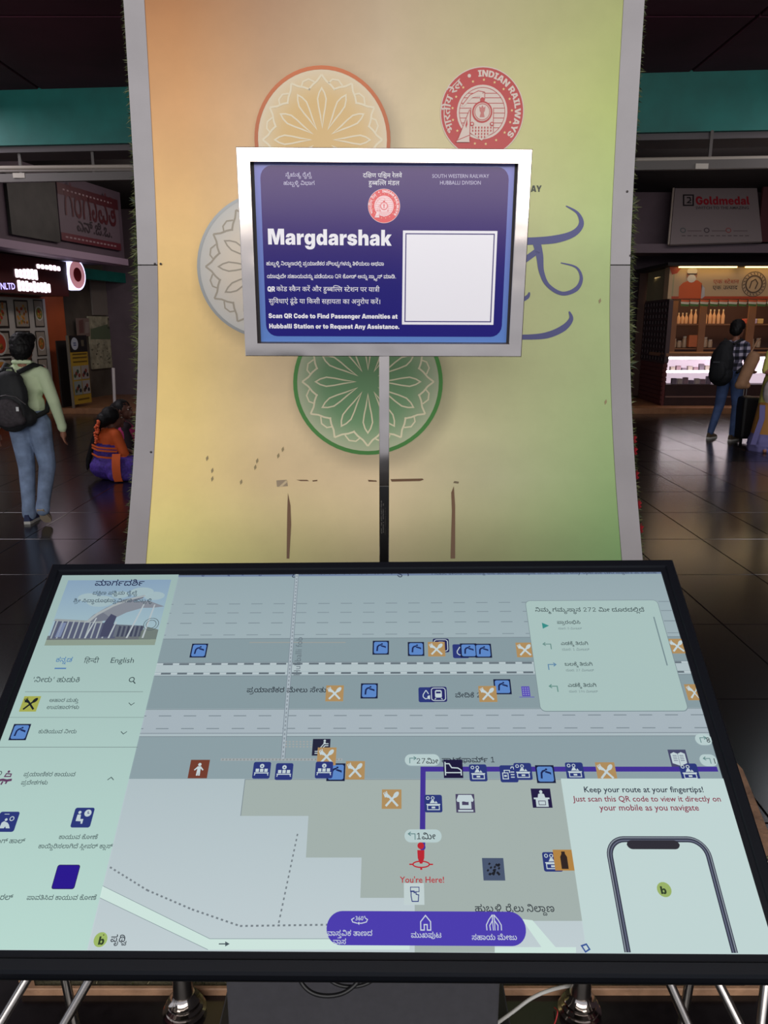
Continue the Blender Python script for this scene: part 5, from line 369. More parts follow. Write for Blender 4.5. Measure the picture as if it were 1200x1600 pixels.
(41,[[-72,-111,-23,5,-16,16,-5,26,6,25,16,17,24,7,13,-2,10,-6,8,-20,-9,-20,-11,-6,-15,-2,-18,4,-12,8,4,18,9,-8,15,-3,12,2,3,7,-3,6,-7,2,-16,-6,-5,-9,-1,-14,2,-15,8,-8,13,-3,18,7,7,14,23,0,7,-16,15,-5,15,5,5,13,-8,17,-17,7,9,18,19,-8,15,-13,6,-21,-6,-23,-15,-12,-21,-4,-25,6,-16,18,12,1,-13,-15,-14,-8],[-21,-50,0,21,13,0,12,1,6,4,3,4,1,7,-3,17,-8,19,25,7,8,-23,3,-21,-5,-21,-14,-12,-17,-3]]),
(250,[[67,-4,-29,7,-18,17,-5,21,4,23,15,17,24,17,17,14,6,14,-2,9,-6,6,-13,2,-17,-5,-5,-13,1,-9,4,-8,-26,-10,-7,15,-2,15,5,21,18,14,30,6,17,-2,13,-5,16,-16,5,-19,-5,-20,-13,-16,-23,-17,-19,-14,-6,-16,6,-15,19,-4,16,2,12,8,10,26,28,0,4,-16,8,-12,24,-8,15,3,10,8,7,13,3,16,-8,33,-20,25,-30,17,34,9,29,-21,19,-27,7,-35,-8,-37,-22,-24,-16,-6,-20,-3,-22,4,-18,11,-16,21,13,0,-18,-22,-20,-11],[136,137,0,28,68,0,0,-28]]),
(38,[[-71,-99,-17,2,-14,8,-9,12,-3,15,3,14,7,11,10,7,14,2,20,-6,7,-17,-1,-6,-2,-6,-18,1,0,3,1,3,-2,6,-6,2,-7,-3,-4,-10,6,-13,17,-4,14,3,9,7,3,12,23,0,6,-16,16,-6,14,4,6,12,2,15,-6,30,-16,28,23,11,12,-21,9,-23,3,-25,-6,-30,-16,-17,-24,-5,-17,2,-12,7,-10,11,9,1,-13,-12,-14,-7]]),
(250,[[67,-4,-29,7,-18,17,-5,21,4,23,15,17,24,17,17,14,6,14,-2,9,-6,6,-13,2,-17,-5,-5,-13,1,-9,4,-8,-26,-10,-7,15,-2,15,5,21,18,14,30,6,17,-2,13,-5,16,-16,5,-19,-5,-20,-13,-16,-23,-17,-19,-14,-6,-16,6,-15,19,-4,16,2,12,8,10,26,28,0,4,-16,8,-12,24,-8,15,3,10,8,7,13,3,16,-8,33,-20,25,-30,17,34,10,29,-22,19,-27,7,-35,-8,-37,-22,-24,-16,-6,-20,-3,-22,4,-18,11,-16,21,13,0,-18,-22,-20,-11],[136,137,0,28,24,0,28,3,13,7,5,9,1,10,-7,18,-19,7,-18,-6,-8,-15,0,-6,-9,13,6,3,5,0,12,-4,5,-10,-5,-11,-14,-4,-17,7,-5,17,6,19,17,15,27,6,29,-7,18,-19,7,-27,-4,-21,-11,-17,-13,-8,-18,-5,-26,-2]]),
(0,[[8,-70,-17,-7,-23,-3,-20,3,-15,8,-10,14,-3,17,4,16,10,13,16,10,23,4,2,-19,-25,-9,-8,-17,8,-14,17,-5,16,2,18,8]]),
(229,[[14,16,38,22,-27,16,-8,14,-3,19,4,22,12,16,19,11,24,3,16,-1,13,-2,-2,-22,-12,2,-13,1,-16,-2,-11,-5,-8,-10,-2,-12,2,-14,7,-10,21,-8,24,7,19,15,0,87,-111,0,0,22,233,0,0,-22,-97,0,0,-60,16,11,19,4,17,-3,14,-10,10,-15,3,-20,-5,-30,-15,-30,-21,12,12,22,5,25,-6,21,-16,7,-17,-6,-16,-16,0,-77,-25,0,0,52,-5,-4,-7,-4,-71,-48]]),
(78,[[27,165,-27,0,0,22,24,0,-27,33,-30,20,-33,7,-17,-2,-13,-6,-8,-11,-3,-13,3,-17,7,-14,-25,0,-7,17,-2,17,4,21,12,16,20,10,25,4,37,-6,31,-16,28,-26,24,-34,32,0,0,-22,-31,0,0,-165,-24,0]]),
(210,[[89,21,42,9,30,26,8,17,3,20,-7,23,-8,7,-11,3,-14,-6,-5,-13,8,-17,25,-12,-9,-19,-21,9,-15,11,-11,28,8,24,11,9,13,4,0,21,-136,0,0,22,214,0,0,-22,-54,0,0,-22,26,-16,7,-15,3,-20,-8,-34,-21,-29,-34,-21,-44,-8,-26,3,-18,9,-11,15,-4,17,3,13,7,12,-20,16,-7,23,3,16,10,11,16,7,20,3,13,-1,11,-2,-1,-21,-10,2,-11,1,-20,-4,-7,-15,7,-13,17,-8,19,3,7,0,5,-1,-1,-21,-8,0,-21,-5,-7,-16,2,-10,7,-7]]),
(256,[[67,-4,-29,7,-18,17,-5,21,4,23,15,17,24,17,17,14,6,14,-2,9,-6,6,-13,2,-17,-5,-5,-13,1,-9,4,-8,-26,-10,-7,15,-2,15,5,21,18,14,30,6,17,-2,13,-5,16,-16,5,-19,-5,-20,-13,-16,-23,-17,-19,-14,-6,-16,6,-15,19,-4,16,2,12,8,10,26,28,0,4,-16,8,-12,24,-8,22,6,12,21,4,38,-4,42,-14,38,-22,27,-27,10,-14,-4,-4,-10,4,-11,13,-4,18,7,8,20,26,-3,-7,-21,-12,-15,-15,-9,-19,-3,-18,3,-15,7,-9,12,-3,17,3,15,10,13,15,8,20,3,21,-3,20,-8,31,-31,19,-45,7,-55,-2,-31,-7,-24,-10,-18,-14,-12,-36,-9,-23,4,-19,11,-15,20,13,1,-18,-22,-20,-11],[106,-43,3,47,28,0,3,-47]]),
]
TEXT_LINES = {
'ನೈಋತ್ಯ ರೈಲ್ವೆ|500': (1526, [0,1,2,3,4,5,6,1,7,8]),
'ಹುಬ್ಬಳ್ಳಿ ವಿಭಾಗ|500': (1829, [9,10,11,12,13,14,5,15,16,17,18]),
'दक्षिण पश्चिम रेलवे|400': (1955, [19,20,21,22,5,23,20,24,25,5,26,(27,-2,0),(28,-2,0),29,27]),
'हुब्बल्लि मंडल|400': (1489, [30,31,(32,-14,0),(33,-14,0),(34,-14,0),(28,-29,0),5,(25,-29,0),(35,-28,0),(36,-28,0),(28,-28,0)]),
'ಹುಬ್ಬಳ್ಳಿ ನಿಲ್ದಾಣದಲ್ಲಿ ಪ್ರಯಾಣಿಕರ ಸೌಲಭ್ಯಗಳನ್ನು ತಿಳಿಯಲು ಅಥವಾ|600': (7927, [9,10,11,12,13,14,5,37,38,17,39,(40,-2,0),(41,-2,0),(42,-2,0),(43,-2,0),5,(44,-2,0),(45,-2,0),(46,-2,0),(17,-2,0),(47,-2,0),(48,-2,0),(49,-2,0),5,(50,-2,0),(51,-3,0),(52,-3,0),(53,-3,0),(4,-2,0),(18,-2,0),(54,-2,0),(55,-3,0),(10,-2,0),(56,-2,0),5,(57,-3,0),(13,-4,0),(58,-4,0),(52,-4,0),(10,-4,0),5,(59,-4,0),(60,-4,0),(61,-4,0),(17,-4,0)]),
'ಯಾವುದೇ ಸಹಾಯವನ್ನು ಪಡೆಯಲು QR ಕೋಡ್ ಅನ್ನು ಸ್ಕ್ಯಾನ್ ಮಾಡಿ.|600': (8246, [46,17,62,63,64,65,5,66,67,17,58,62,55,10,56,5,(44,-2,0),68,58,(52,-2,0),10,5,69,70,5,(71,-2,0),72,(65,-2,0),73,5,(59,-2,0),55,10,56,5,(50,-2,0),(17,-3,0),(74,-2,0),(75,-2,0),(76,-2,0),5,(77,-3,0),(17,-4,0),(78,-3,0),79]),
'कोड स्कैन करें और हुब्बल्लि स्टेशन पर यात्री|400': (4615, [80,81,36,5,82,80,(83,-68,0),(84,-2,0),5,(80,-3,0),(26,-3,0),(85,-3,0),5,(86,-4,0),(26,-4,0),5,(30,-5,0),(31,-4,0),(32,-19,0),(33,-18,0),(34,-19,0),(28,-33,0),5,(82,-33,0),(87,-34,0),(27,-47,0),(88,-34,0),(84,-34,0),5,(23,-35,0),(26,-34,0),5,(89,-35,0),(90,-35,0),(91,-35,0),(92,-36,0)]),
'सुविधाएं ढूंढे या किसी सहायता का अनुरोध करें।|400': (5030, [93,94,95,29,96,90,97,(35,3,0),5,98,(99,-28,0),(35,-28,0),98,(27,-28,0),5,(89,-2,0),(90,-2,0),5,(95,-2,0),(80,-3,0),(93,-3,0),(92,-3,0),5,(93,-4,0),(100,-4,0),(90,-4,0),(89,-4,0),(101,-4,0),(90,-4,0),5,(80,-5,0),(90,-5,0),5,(102,-6,0),(84,-6,0),(94,-6,0),(26,-6,0),(81,-7,0),(96,-7,0),5,(80,-7,0),(26,-7,0),(85,-8,0),(103,-8,0)]),
'भारतीय रेल|400': (1241, [104,90,26,101,92,89,5,26,(27,-2,0),(28,-2,0)]),
'एक स्टेशन|400': (1113, [97,80,5,82,87,(27,-14,0),88,84]),
'एक उत्पाद|400': (1131, [97,80,5,105,106,(23,-19,0),(90,-18,0),(19,-18,0)]),
'हिन्दी|400': (563, [95,100,107,(19,-14,0),(108,-14,0)]),
'QR|900': (423, [109,110]),
'Margdarshak|900': (1951, [111,112,113,114,115,112,113,116,117,112,118]),
'Scan QR Code to Find Passenger Amenities at|900': (6791, [119,120,112,121,122,109,110,122,123,124,115,125,122,126,124,122,127,128,121,115,122,129,112,116,116,125,121,114,125,113,122,130,131,125,121,128,126,128,125,116,122,112,126]),
'Hubballi Station or to Request Any Assistance.|900': (6937, [132,133,134,134,112,135,135,128,122,119,126,112,126,128,124,121,122,124,113,122,126,124,122,110,125,136,133,125,116,126,122,130,121,137,122,130,116,116,128,116,126,112,121,120,125,138]),
'INDIAN RAILWAYS|900': (2886, [139,140,141,139,130,140,122,110,130,139,142,143,130,144,119]),
'AY|900': (426, [130,144]),
'Goldmedal|900': (1587, [145,124,135,115,131,125,115,112,135]),
'b|900': (188, [134]),
'ಮಾರ್ಗದರ್ಶಿ|600': (1470, [77,17,18,146,41,147,146]),
'ಗಂಗಾವತಿ|600': (1146, [18,148,149,17,62,57]),
'ಎನ್.ಜಿ.ಒ.|600': (1285, [150,76,79,151,79,152,79]),
'ಪ್ರಯಾಣಿಕರ ಮೇಲು ಸೇತುವೆ|600': (3359, [44,45,46,17,47,48,49,5,153,65,52,10,5,154,65,3,10,155]),
'ವೇದಿಕೆ 2|600': (1063, [155,65,156,71,5,157]),
'ಪ್ಲಾಟ್\u200cಫಾರ್ಮ್ 1|600': (2042, [158,17,43,159,160,(17,2,0),(161,2,0),146,5,162]),
'ಹುಬ್ಬಳ್ಳಿ ರೈಲು ನಿಲ್ದಾಣ|600': (2557, [9,10,11,12,13,14,5,6,1,52,10,5,37,38,17,39,40]),
'ಪೃಥ್ವಿ|600': (573, [44,163,164,(8,15,0)]),
'ವಾಸ್ತವಿಕ ತಾಣದ|600': (1972, [61,17,66,165,15,48,5,166,17,40,41]),
'ವಾಸ|600': (604, [61,17,66]),
'ಮುಖಪುಟ|600': (1302, [167,10,168,44,63,169]),
'ಸಹಾಯ ಮೇಜು|600': (1925, [66,67,17,58,5,153,65,170,10]),
'ದಕ್ಷಿಣ ಪಶ್ಚಿಮ ರೈಲ್ವೆ|400': (2211, [41,171,40,5,44,147,172,167,5,6,1,7,8]),
'ಶ್ರೀ ಸಿದ್ಧಾರೂಢಸ್ವಾಮೀಜಿ ಹುಬ್ಬಳ್ಳಿ|400': (3829, [147,45,(65,-13,0),5,(173,-13,0),(174,-13,0),(17,-13,0),(175,-13,0),(49,-13,0),(72,-13,0),(176,-13,0),(50,-13,0),(17,-13,0),(8,-13,0),(177,-13,0),(65,-14,0),(151,-13,0),5,(9,-13,0),(10,-13,0),(11,-13,0),(12,-13,0),(13,-13,0),(14,-13,0)]),
'ಕನ್ನಡ|400': (668, [48,55,56,178]),
"'ನೀರು' ಹುಡುಕಿ|400": (1806, [179,37,65,49,10,179,5,9,10,178,10,180]),
'ಆಹಾರ ಮತ್ತು|400': (1601, [181,67,17,49,5,167,3,10,165]),
'ಉಪಹಾರಗಳು|400': (1741, [182,44,67,17,49,18,54,183]),
'ಕುಡಿಯುವ ನೀರು|400': (2031, [48,10,78,58,10,62,5,37,65,49,10]),
'ಪ್ರಯಾಣಿಕರ ಕಾಯುವ|400': (2636, [44,45,46,17,47,48,49,5,184,17,58,10,62]),
'ಪ್ರದೇಶಗಳು|400': (1377, [44,45,64,65,185,18,54,183]),
'ಂಗ್ ಹಾಲ್|400': (1275, [148,186,5,67,17,187]),
'ಕಾಯುವ ಕೋಣೆ|400': (1969, [184,17,58,10,62,5,71,72,65,188]),
'ಕಾಯ್ದಿರಿಸಲಾಗಿದೆ ಸ್ಲೀಪರ್ ಕ್ಲಾಸ್|400': (3686, [184,17,189,39,190,66,38,17,191,64,5,173,43,(65,-14,0),(44,-14,0),(192,-13,0),5,(184,-13,0),(17,-13,0),(43,-13,0),(193,-12,0)]),
'ರಲ್|400': (539, [49,187]),
'ಪಾವತಿಸಿದ ಕಾಯುವ ಕೋಣೆ|400': (3322, [158,17,62,57,173,41,5,184,17,58,10,62,5,71,72,65,188]),
'27ಮೀ|400': (880, [157,194,177,65]),
'1ಮೀ|400': (686, [162,177,65]),
'ನಿಮ್ಮ ಗಮ್ಯಸ್ಥಾನ 272 ಮೀ ದೂರದಲ್ಲಿದೆ|400': (4684, [37,167,195,5,(18,-2,0),(167,-2,0),(4,-2,0),(50,-2,0),(17,-3,0),(196,-2,0),(55,-3,0),5,157,194,157,5,(177,-5,0),(65,-5,0),5,(41,-5,0),(72,-5,0),(49,-6,0),(41,-5,0),(42,-6,0),(43,-5,0),(64,-5,0)]),
'ದೂರ: 0 ಮೀಟರ್|400': (2145, [41,72,49,197,5,198,5,(177,-2,0),(65,-2,0),(169,-2,0),(192,-2,0)]),
'ದೂರ: 1 ಮೀಟರ್|400': (2145, [41,72,49,197,5,162,5,(177,-2,0),(65,-2,0),(169,-2,0),(192,-2,0)]),
'ದೂರ: 27 ಮೀಟರ್|400': (2340, [41,72,49,197,5,157,194,5,(177,-2,0),(65,-2,0),(169,-2,0),(192,-3,0)]),
'ದೂರ: 196 ಮೀಟರ್|400': (2534, [41,72,49,197,5,162,199,200,5,(177,-3,0),(65,-3,0),(169,-3,0),(192,-3,0)]),
'ದಯವಿಟ್ಟು ಪರದೆಯನ್ನು ಹಲವು ಬಾರಿ ಸ್ಪರ್ಶಿಸಬೇಡಿ|400': (5921, [41,58,15,169,10,201,5,(44,-2,0),49,64,58,55,10,56,5,(9,-2,0),(52,-2,0),(62,-2,0),(63,-2,0),5,(202,-2,0),(17,-2,0),(190,-2,0),5,(66,-2,0),(203,-2,0),(147,-2,0),(146,-2,0),(66,-2,0),(204,-2,0),(65,-2,0),(78,-2,0)]),
'कृपया स्क्रीन को बार बार न छुएं|400': (3316, [80,(205,-67,0),23,89,90,5,82,206,207,(84,-2,0),5,(80,-3,0),(81,-3,0),5,(32,-4,0),(90,-4,0),(26,-4,0),5,(32,-5,0),(90,-4,0),(26,-5,0),5,(84,-5,0),5,(208,-6,0),(94,-46,0),(97,-6,0),(35,-2,0)]),
'ಪ್ರಾರಂಭಿಸಿ|600': (1268, [158,17,45,49,148,209,173]),
'ಎಡಕ್ಕೆ ತಿರುಗಿ|600': (1490, [150,178,71,74,5,57,49,10,191]),
'ಬಲಕ್ಕೆ ತಿರುಗಿ|600': (1492, [11,52,71,74,5,57,49,10,191]),
}
_gl = {}
def fill(contours):
    """triangles of a set of closed outlines, non-zero winding"""
    vs = []; es = []
    for c in contours:
        n = len(vs); k = len(c); vs += [Vector((p[0], p[1])) for p in c]; es += [(n+i, n+(i+1) % k) for i in range(k)]
    P = np.array([tuple(v) for v in vs]); A = P[[e[0] for e in es]]; B = P[[e[1] for e in es]]
    ov, oe, of, _, _, _ = delaunay_2d_cdt(vs, es, [], 0, 1e-7)
    V = np.array([tuple(v) for v in ov]); T = np.array(of)
    if len(T) == 0: return [tuple(v) for v in V], []
    C = V[T].mean(axis=1); cy = C[:, 1][:, None]; cx = C[:, 0][:, None]
    up = (A[:, 1] <= cy) & (B[:, 1] > cy); dn = (A[:, 1] > cy) & (B[:, 1] <= cy)
    dy_ = np.where(np.abs(B[:, 1]-A[:, 1]) < 1e-12, 1e-12, B[:, 1]-A[:, 1])
    xi = A[:, 0]+(cy-A[:, 1])/dy_*(B[:, 0]-A[:, 0]); right = xi > cx
    wn = (up & right).sum(axis=1).astype(int)-(dn & right).sum(axis=1)
    return [tuple(v) for v in V], [tuple(int(q) for q in t) for t, w_ in zip(T, wn) if w_ != 0]
def glyph(i):
    if i not in _gl:
        cs = []
        for fl in GLYPHS[i][1]:
            x, y = fl[0], fl[1]; c = [(x/300, y/300)]
            for k in range(2, len(fl), 2): x += fl[k]; y += fl[k+1]; c.append((x/300, y/300))
            cs.append(c)
        _gl[i] = fill(cs) if cs else ([], [])
    return _gl[i]
def latin(t, wt):
    """outline mesh of plain text in Blender's built-in font"""
    if (t, wt) not in _gl:
        cu = bpy.data.curves.new('text', 'FONT'); cu.body = t; cu.resolution_u = 2; cu.fill_mode = 'FRONT'
        cu.offset = {400: 0, 500: .005, 600: .011, 900: .024}[wt]; cu.space_character = {900: 1.04}.get(wt, 1.0)
        o = bpy.data.objects.new('text', cu); me = o.to_mesh()
        vs = [(v.co.x, v.co.y) for v in me.vertices]; fs = [tuple(p.vertices) for p in me.polygons]
        o.to_mesh_clear(); bpy.data.objects.remove(o); bpy.data.curves.remove(cu)
        _gl[(t, wt)] = (vs, fs, max([v[0] for v in vs] or [0]))
    return _gl[(t, wt)]
def line_of(key):
    """([(verts, faces, x, y)], width) of a line of writing, in text sizes"""
    t, wt = key.rsplit('|', 1); wt = int(wt)
    if key not in TEXT_LINES:
        vs, fs, wd = latin(t, wt); return [(vs, fs, 0, 0)], wd
    wd, items = TEXT_LINES[key]; xpos = 0; out = []
    for it in items:
        if isinstance(it, int): out.append((*glyph(it), xpos/300, 0)); xpos += GLYPHS[it][0]
        elif isinstance(it[1], str):
            if it[1].strip():
                lead = len(it[1])-len(it[1].lstrip()); vs, fs, _ = latin(it[1].strip(), wt); out.append((vs, fs, xpos/300+.27*lead, 0))
            xpos += it[0]
        else: out.append((*glyph(it[0]), (xpos+it[1])/300, it[2]/300)); xpos += GLYPHS[it[0]][0]
    return out, wd/300
def circ(cx, cy, r, n=32, ry=None, a0=0.0, a1=360.0):
    ry = ry or r; full = abs(a1-a0) >= 359.9; m = n if full else n+1
    return [(cx+r*math.cos(math.radians(a0+(a1-a0)*k/n)), cy+ry*math.sin(math.radians(a0+(a1-a0)*k/n))) for k in range(m)]
def rrect(x0, y0, x1, y1, r, n=5):
    if x0 > x1: x0, x1 = x1, x0
    if y0 > y1: y0, y1 = y1, y0
    out = []
    for cx, cy, a in ((x1-r, y1-r, 0), (x0+r, y1-r, 90), (x0+r, y0+r, 180), (x1-r, y0+r, 270)):
        out += [(cx+r*math.cos(math.radians(a+90*k/n)), cy+r*math.sin(math.radians(a+90*k/n))) for k in range(n+1)]
    return out
class Surface:
    """maps flat coordinates (u, v metres) and a print layer to a point; px() finds the (u, v) seen at a pixel"""
    def __init__(s, to3, px, step=0.00025): s.to3 = to3; s.px = px; s.step = step
def plane_surface(C, U, V, step=0.00025, origin=(0, 0)):
    C = Vector(C); U = Vector(U); V = Vector(V); N = U.cross(V)
    def px(x, y):
        p = at_plane(x, y, C, N)-C; return (p.dot(U), p.dot(V))
    return Surface(lambda u, v, l: C+U*u+V*v+N*(l*step), px, step)
class Art:
    def __init__(s, surf, layer=1.0, maxedge=None): s.S = surf; s.v = []; s.f = []; s.c = []; s.l = layer; s.me = maxedge
    def tris(s, vs, fs, col, layer):
        if s.me:
            vs = list(vs); out = []; stack = list(fs)
            while stack:
                t = stack.pop(); L = [math.dist(vs[t[i]], vs[t[(i+1) % 3]]) for i in range(3)] if len(t) == 3 else None
                if L is None:
                    stack += [(t[0], t[i], t[i+1]) for i in range(1, len(t)-1)]; continue
                k = L.index(max(L))
                if L[k] <= s.me: out.append(t); continue
                a, b, c = t[k], t[(k+1) % 3], t[(k+2) % 3]
                vs.append(((vs[a][0]+vs[b][0])/2, (vs[a][1]+vs[b][1])/2)); n = len(vs)-1
                stack += [(a, n, c), (n, b, c)]
            fs = out
        n = len(s.v); s.v += [s.S.to3(p[0], p[1], s.l+layer) for p in vs]
        s.c += [col(p) if callable(col) else col for p in vs]; s.f += [tuple(n+i for i in f) for f in fs]
    def fill(s, cs, col, layer=0): vs, fs = fill(cs); s.tris(vs, fs, col, layer)
    def pxfill(s, pts, col, layer=0): s.fill([[s.S.px(*p) for p in pts]], col, layer)
    def line(s, pts, w, col, layer=0, closed=False, taper=None):
        pts = [Vector((p[0], p[1])) for p in pts]; n = len(pts); vs = []; fs = []
        for i, p in enumerate(pts):
            a = pts[(i-1) % n] if closed or i else p; b = pts[(i+1) % n] if closed or i < n-1 else p
            t1 = (p-a); t2 = (b-p)
            if t1.length < 1e-9: t1 = t2
            if t2.length < 1e-9: t2 = t1
            t1 = t1.normalized(); t2 = t2.normalized(); t = (t1+t2)
            t = t.normalized() if t.length > 1e-6 else t1
            nn = Vector((-t.y, t.x)); k = 1/max(.45, nn.dot(Vector((-t1.y, t1.x))))
            ww = (taper[i] if taper else w)*k/2
            vs += [tuple(p+nn*ww), tuple(p-nn*ww)]
        for i in range(n if closed else n-1):
            j = (i+1) % n; fs.append((2*i, 2*i+1, 2*j+1, 2*j))
        s.tris(vs, fs, col, layer)
    def pxline(s, pts, wpx, col, layer=0, closed=False):
        P = [s.S.px(*p) for p in pts]; q = s.S.px(pts[0][0]+1, pts[0][1]); k = abs(q[0]-P[0][0])
        s.line(P, wpx*k, col, layer, closed)
    def dash(s, p0, p1, w, on, off, col, layer=0, px=True):
        a, b = (Vector(s.S.px(*p0)), Vector(s.S.px(*p1))) if px else (Vector(p0), Vector(p1))
        L = (b-a).length; d = (b-a).normalized(); t = 0.0
        while t < L: s.line([tuple(a+d*t), tuple(a+d*min(L, t+on))], w, col, layer); t += on+off
    def text(s, key, p0, p1, col, layer=0, vs=1.0, ang=None, warp=None):
        """lettering from baseline start p0 to baseline end p1 (u, v)"""
        run, wd = line_of(key)
        a = Vector(p0); b = Vector(p1); d = (b-a); sc = d.length/wd; d = d.normalized(); n = Vector((-d.y, d.x))
        for gv, gf, ox, oy in run:
            if warp: pts = [warp(x+ox, y+oy) for x, y in gv]
            else: pts = [tuple(a+d*((x+ox)*sc)+n*((y+oy)*sc*vs)) for x, y in gv]
            me, s.me = s.me, None; s.tris(pts, gf, col, layer); s.me = me
    def pxtext(s, key, x0, x1, y, col, layer=0, y1=None, vs=1.0): s.text(key, s.S.px(x0, y), s.S.px(x1, y if y1 is None else y1), col, layer, vs)
    def build(s, name, m, parent=None, kind=None):
        me = bpy.data.meshes.new(name); me.from_pydata([tuple(v) for v in s.v], [], s.f)
        ca = me.color_attributes.new('Col', 'FLOAT_COLOR', 'POINT')
        ca.data.foreach_set('color', [x for c in s.c for x in c]); me.update()
        o = link(name, me, parent, m)
        if kind: o['kind'] = kind
        return o
def place(o, parent):
    """parent a mesh that was built in world coordinates"""
    bpy_m = parent.matrix_world
    o.parent = parent; o.matrix_parent_inverse = Matrix.Identity(4)
    T = Matrix.Translation(parent.location) @ parent.rotation_euler.to_matrix().to_4x4()
    o.data.transform(T.inverted()); return o
WHITE = rgb(240, 240, 245)
PRINT = attr_mat('printed_vinyl', rough=0.45)
def put(o, parent, root=None):
    r = root or parent
    T = Matrix.Translation(r.location) @ r.rotation_euler.to_matrix().to_4x4()
    o.parent = parent; o.data.transform(T.inverted()); return o

# ================================================================== SETTING
GRAN = [mat('black_granite_%s' % n, rgb(*c), rough=.2, noise=.35, nscale=30, spec=.5) for n, c in
        (('dark', (24, 21, 23)), ('plain', (29, 25, 27)), ('brownish', (62, 48, 47)))]
TANST = mat('tan_stone_floor', rgb(150, 105, 72), rough=.35, noise=.2, nscale=8)
floor = MB().box((0, 10, -.06), (22, 34, .1)).build('floor', mat('floor_bed', rgb(12, 11, 12), rough=.5), kind='structure')
TX, TY = .6, .9
def tile_mesh(m):
    t = MB(); x, y = TX/2-.0022, TY/2-.0022
    t.add([(-x, -y, -.011), (x, -y, -.011), (x, y, -.011), (-x, y, -.011), (-x, -y, -.0015), (x, -y, -.0015), (x, y, -.0015), (-x, y, -.0015),
           (-x+.003, -y+.003, 0), (x-.003, -y+.003, 0), (x-.003, y-.003, 0), (-x+.003, y-.003, 0)],
          [(8, 9, 10, 11), (4, 5, 9, 8), (5, 6, 10, 9), (6, 7, 11, 10), (7, 4, 8, 11), (0, 1, 5, 4), (1, 2, 6, 5), (2, 3, 7, 6), (3, 0, 4, 7)])
    me = bpy.data.meshes.new('tile'); me.from_pydata(t.v, [], t.f); me.materials.append(m); return me
tms = [tile_mesh(m) for m in GRAN]; cells = []
for i in range(-16, 15):
    for j in range(-5, 13):
        cx = -2.27+.3+i*TX; cy = 4.1+.45+j*TY
        if cy > 15.0: continue
        vis = (abs(cx)-.5 < .52*(cy+.6)) and ((abs(cx) > .36*cy+.1) if cy < 3 else abs(cx) > .30*cy)
        cells.append((0 if vis else 1, math.hypot(cx, cy), cx, cy))
cells.sort(); rest = MB(); nt_ = 0
for vis, d_, cx, cy in cells:
    if cy < .4 and vis: continue
    br = 2 if (cx > 3.88 and 7.6 < cy < 9.6) or (cx < -5.2 and cy < 7) else (0 if random.random() < .55 else 1)
    if vis == 0 and nt_ < 300:
        o = bpy.data.objects.new('tile', tms[br]); COL.objects.link(o); o.parent = floor; o.location = (cx, cy, 0); nt_ += 1
    else:
        rest.mi = br; me = tms[br]; rest.add([v.co+Vector((cx, cy, 0)) for v in me.vertices], [tuple(p.vertices) for p in me.polygons])
rest.build('tile', GRAN, floor, kind='stuff')
pbox('trim_1', (0, 18.6, .04), (22, 7.2, .12), TANST).__setitem__('kind', 'structure')   # raised tan stone walk along the shops
# ceiling: dark maroon sheets with open joints between them
CEILM = mat('maroon_ceiling_sheet', rgb(92, 40, 58), rough=.8, noise=.25, nscale=1.2)
ceil = MB().box((0, 6, 4.22), (22, 34, .1)).build('ceiling', mat('ceiling_void', rgb(12, 6, 8), rough=.9), kind='structure')
xs = [-7.03, -3.67, -.31, 3.05, 6.41]; ys = [-.2, 3.5, 7.03, 9.4]
for i in range(len(xs)-1):
    for j in range(len(ys)-1):
        pbox('ceiling_panel', ((xs[i]+xs[i+1])/2, (ys[j]+ys[j+1])/2, 4.13), (xs[i+1]-xs[i]-.035, ys[j+1]-ys[j]-.035, .05), CEILM, ceil, bev=.006)
WALLM = mat('mauve_plaster', rgb(98, 84, 92), rough=.8, noise=.12, nscale=3)
pbox('wall_right', (9.2, 9, 2.1), (.2, 30, 4.4), WALLM).__setitem__('kind', 'structure')
pbox('wall_back', (1.6, 18.2, 2.8), (16.5, .2, 5.6), WALLM).__setitem__('kind', 'structure')
# teal beam across the hall (slightly skewed to the view) with a grey soffit edge
TEAL = mat('teal_paint', rgb(16, 112, 104), rough=.55, noise=.15, nscale=4)
bz = math.atan2(-.7, 8.2)
pbox('trim_2', (0, 8.95, 3.84), (18, .5, .56), TEAL, rz=bz).__setitem__('kind', 'structure')
pbox('trim_3', (0, 8.98, 3.53), (18, .44, .06), mat('grey_soffit', rgb(96, 90, 92), rough=.7), rz=bz).__setitem__('kind', 'structure')

# left facade line ------------------------------------------------------------
FO = Vector((-7.1, 14.2, 0)); FD = Vector((.19, .98, 0)).normalized(); FN = Vector((FD.y, -FD.x, 0))
def fac(px, py, off=0.0):
    p = at_plane(px, py, FO+FN*off, FN); return ((p-FO).dot(FD), p.z)
def F3(t, z, off=0.0): return FO+FD*t+FN*off+Vector((0, 0, z))
FROT = math.atan2(FD.y, FD.x)
def fbox(name, t0, t1, z0, z1, off, th, m, parent=None, root=None, bev=0.0):
    """box standing on the left facade line: t along it, off in front of it"""
    c = F3((t0+t1)/2, (z0+z1)/2, off-th/2)
    o = MB().box(c, (abs(t1-t0), th, abs(z1-z0)), FROT, bev=bev).build(name, m)
    if parent: put(o, parent, root)
    return o
def fsurf(off): return plane_surface(F3(0, 0, off), FD, Vector((0, 0, 1)), .002)
tl = MB().box(F3(0, 2.4, -.15), (22, .3, 4.8), FROT).build('wall_left', mat('stained_wall', rgb(92, 84, 74), rough=.8, noise=.35, nscale=1.6), kind='structure')
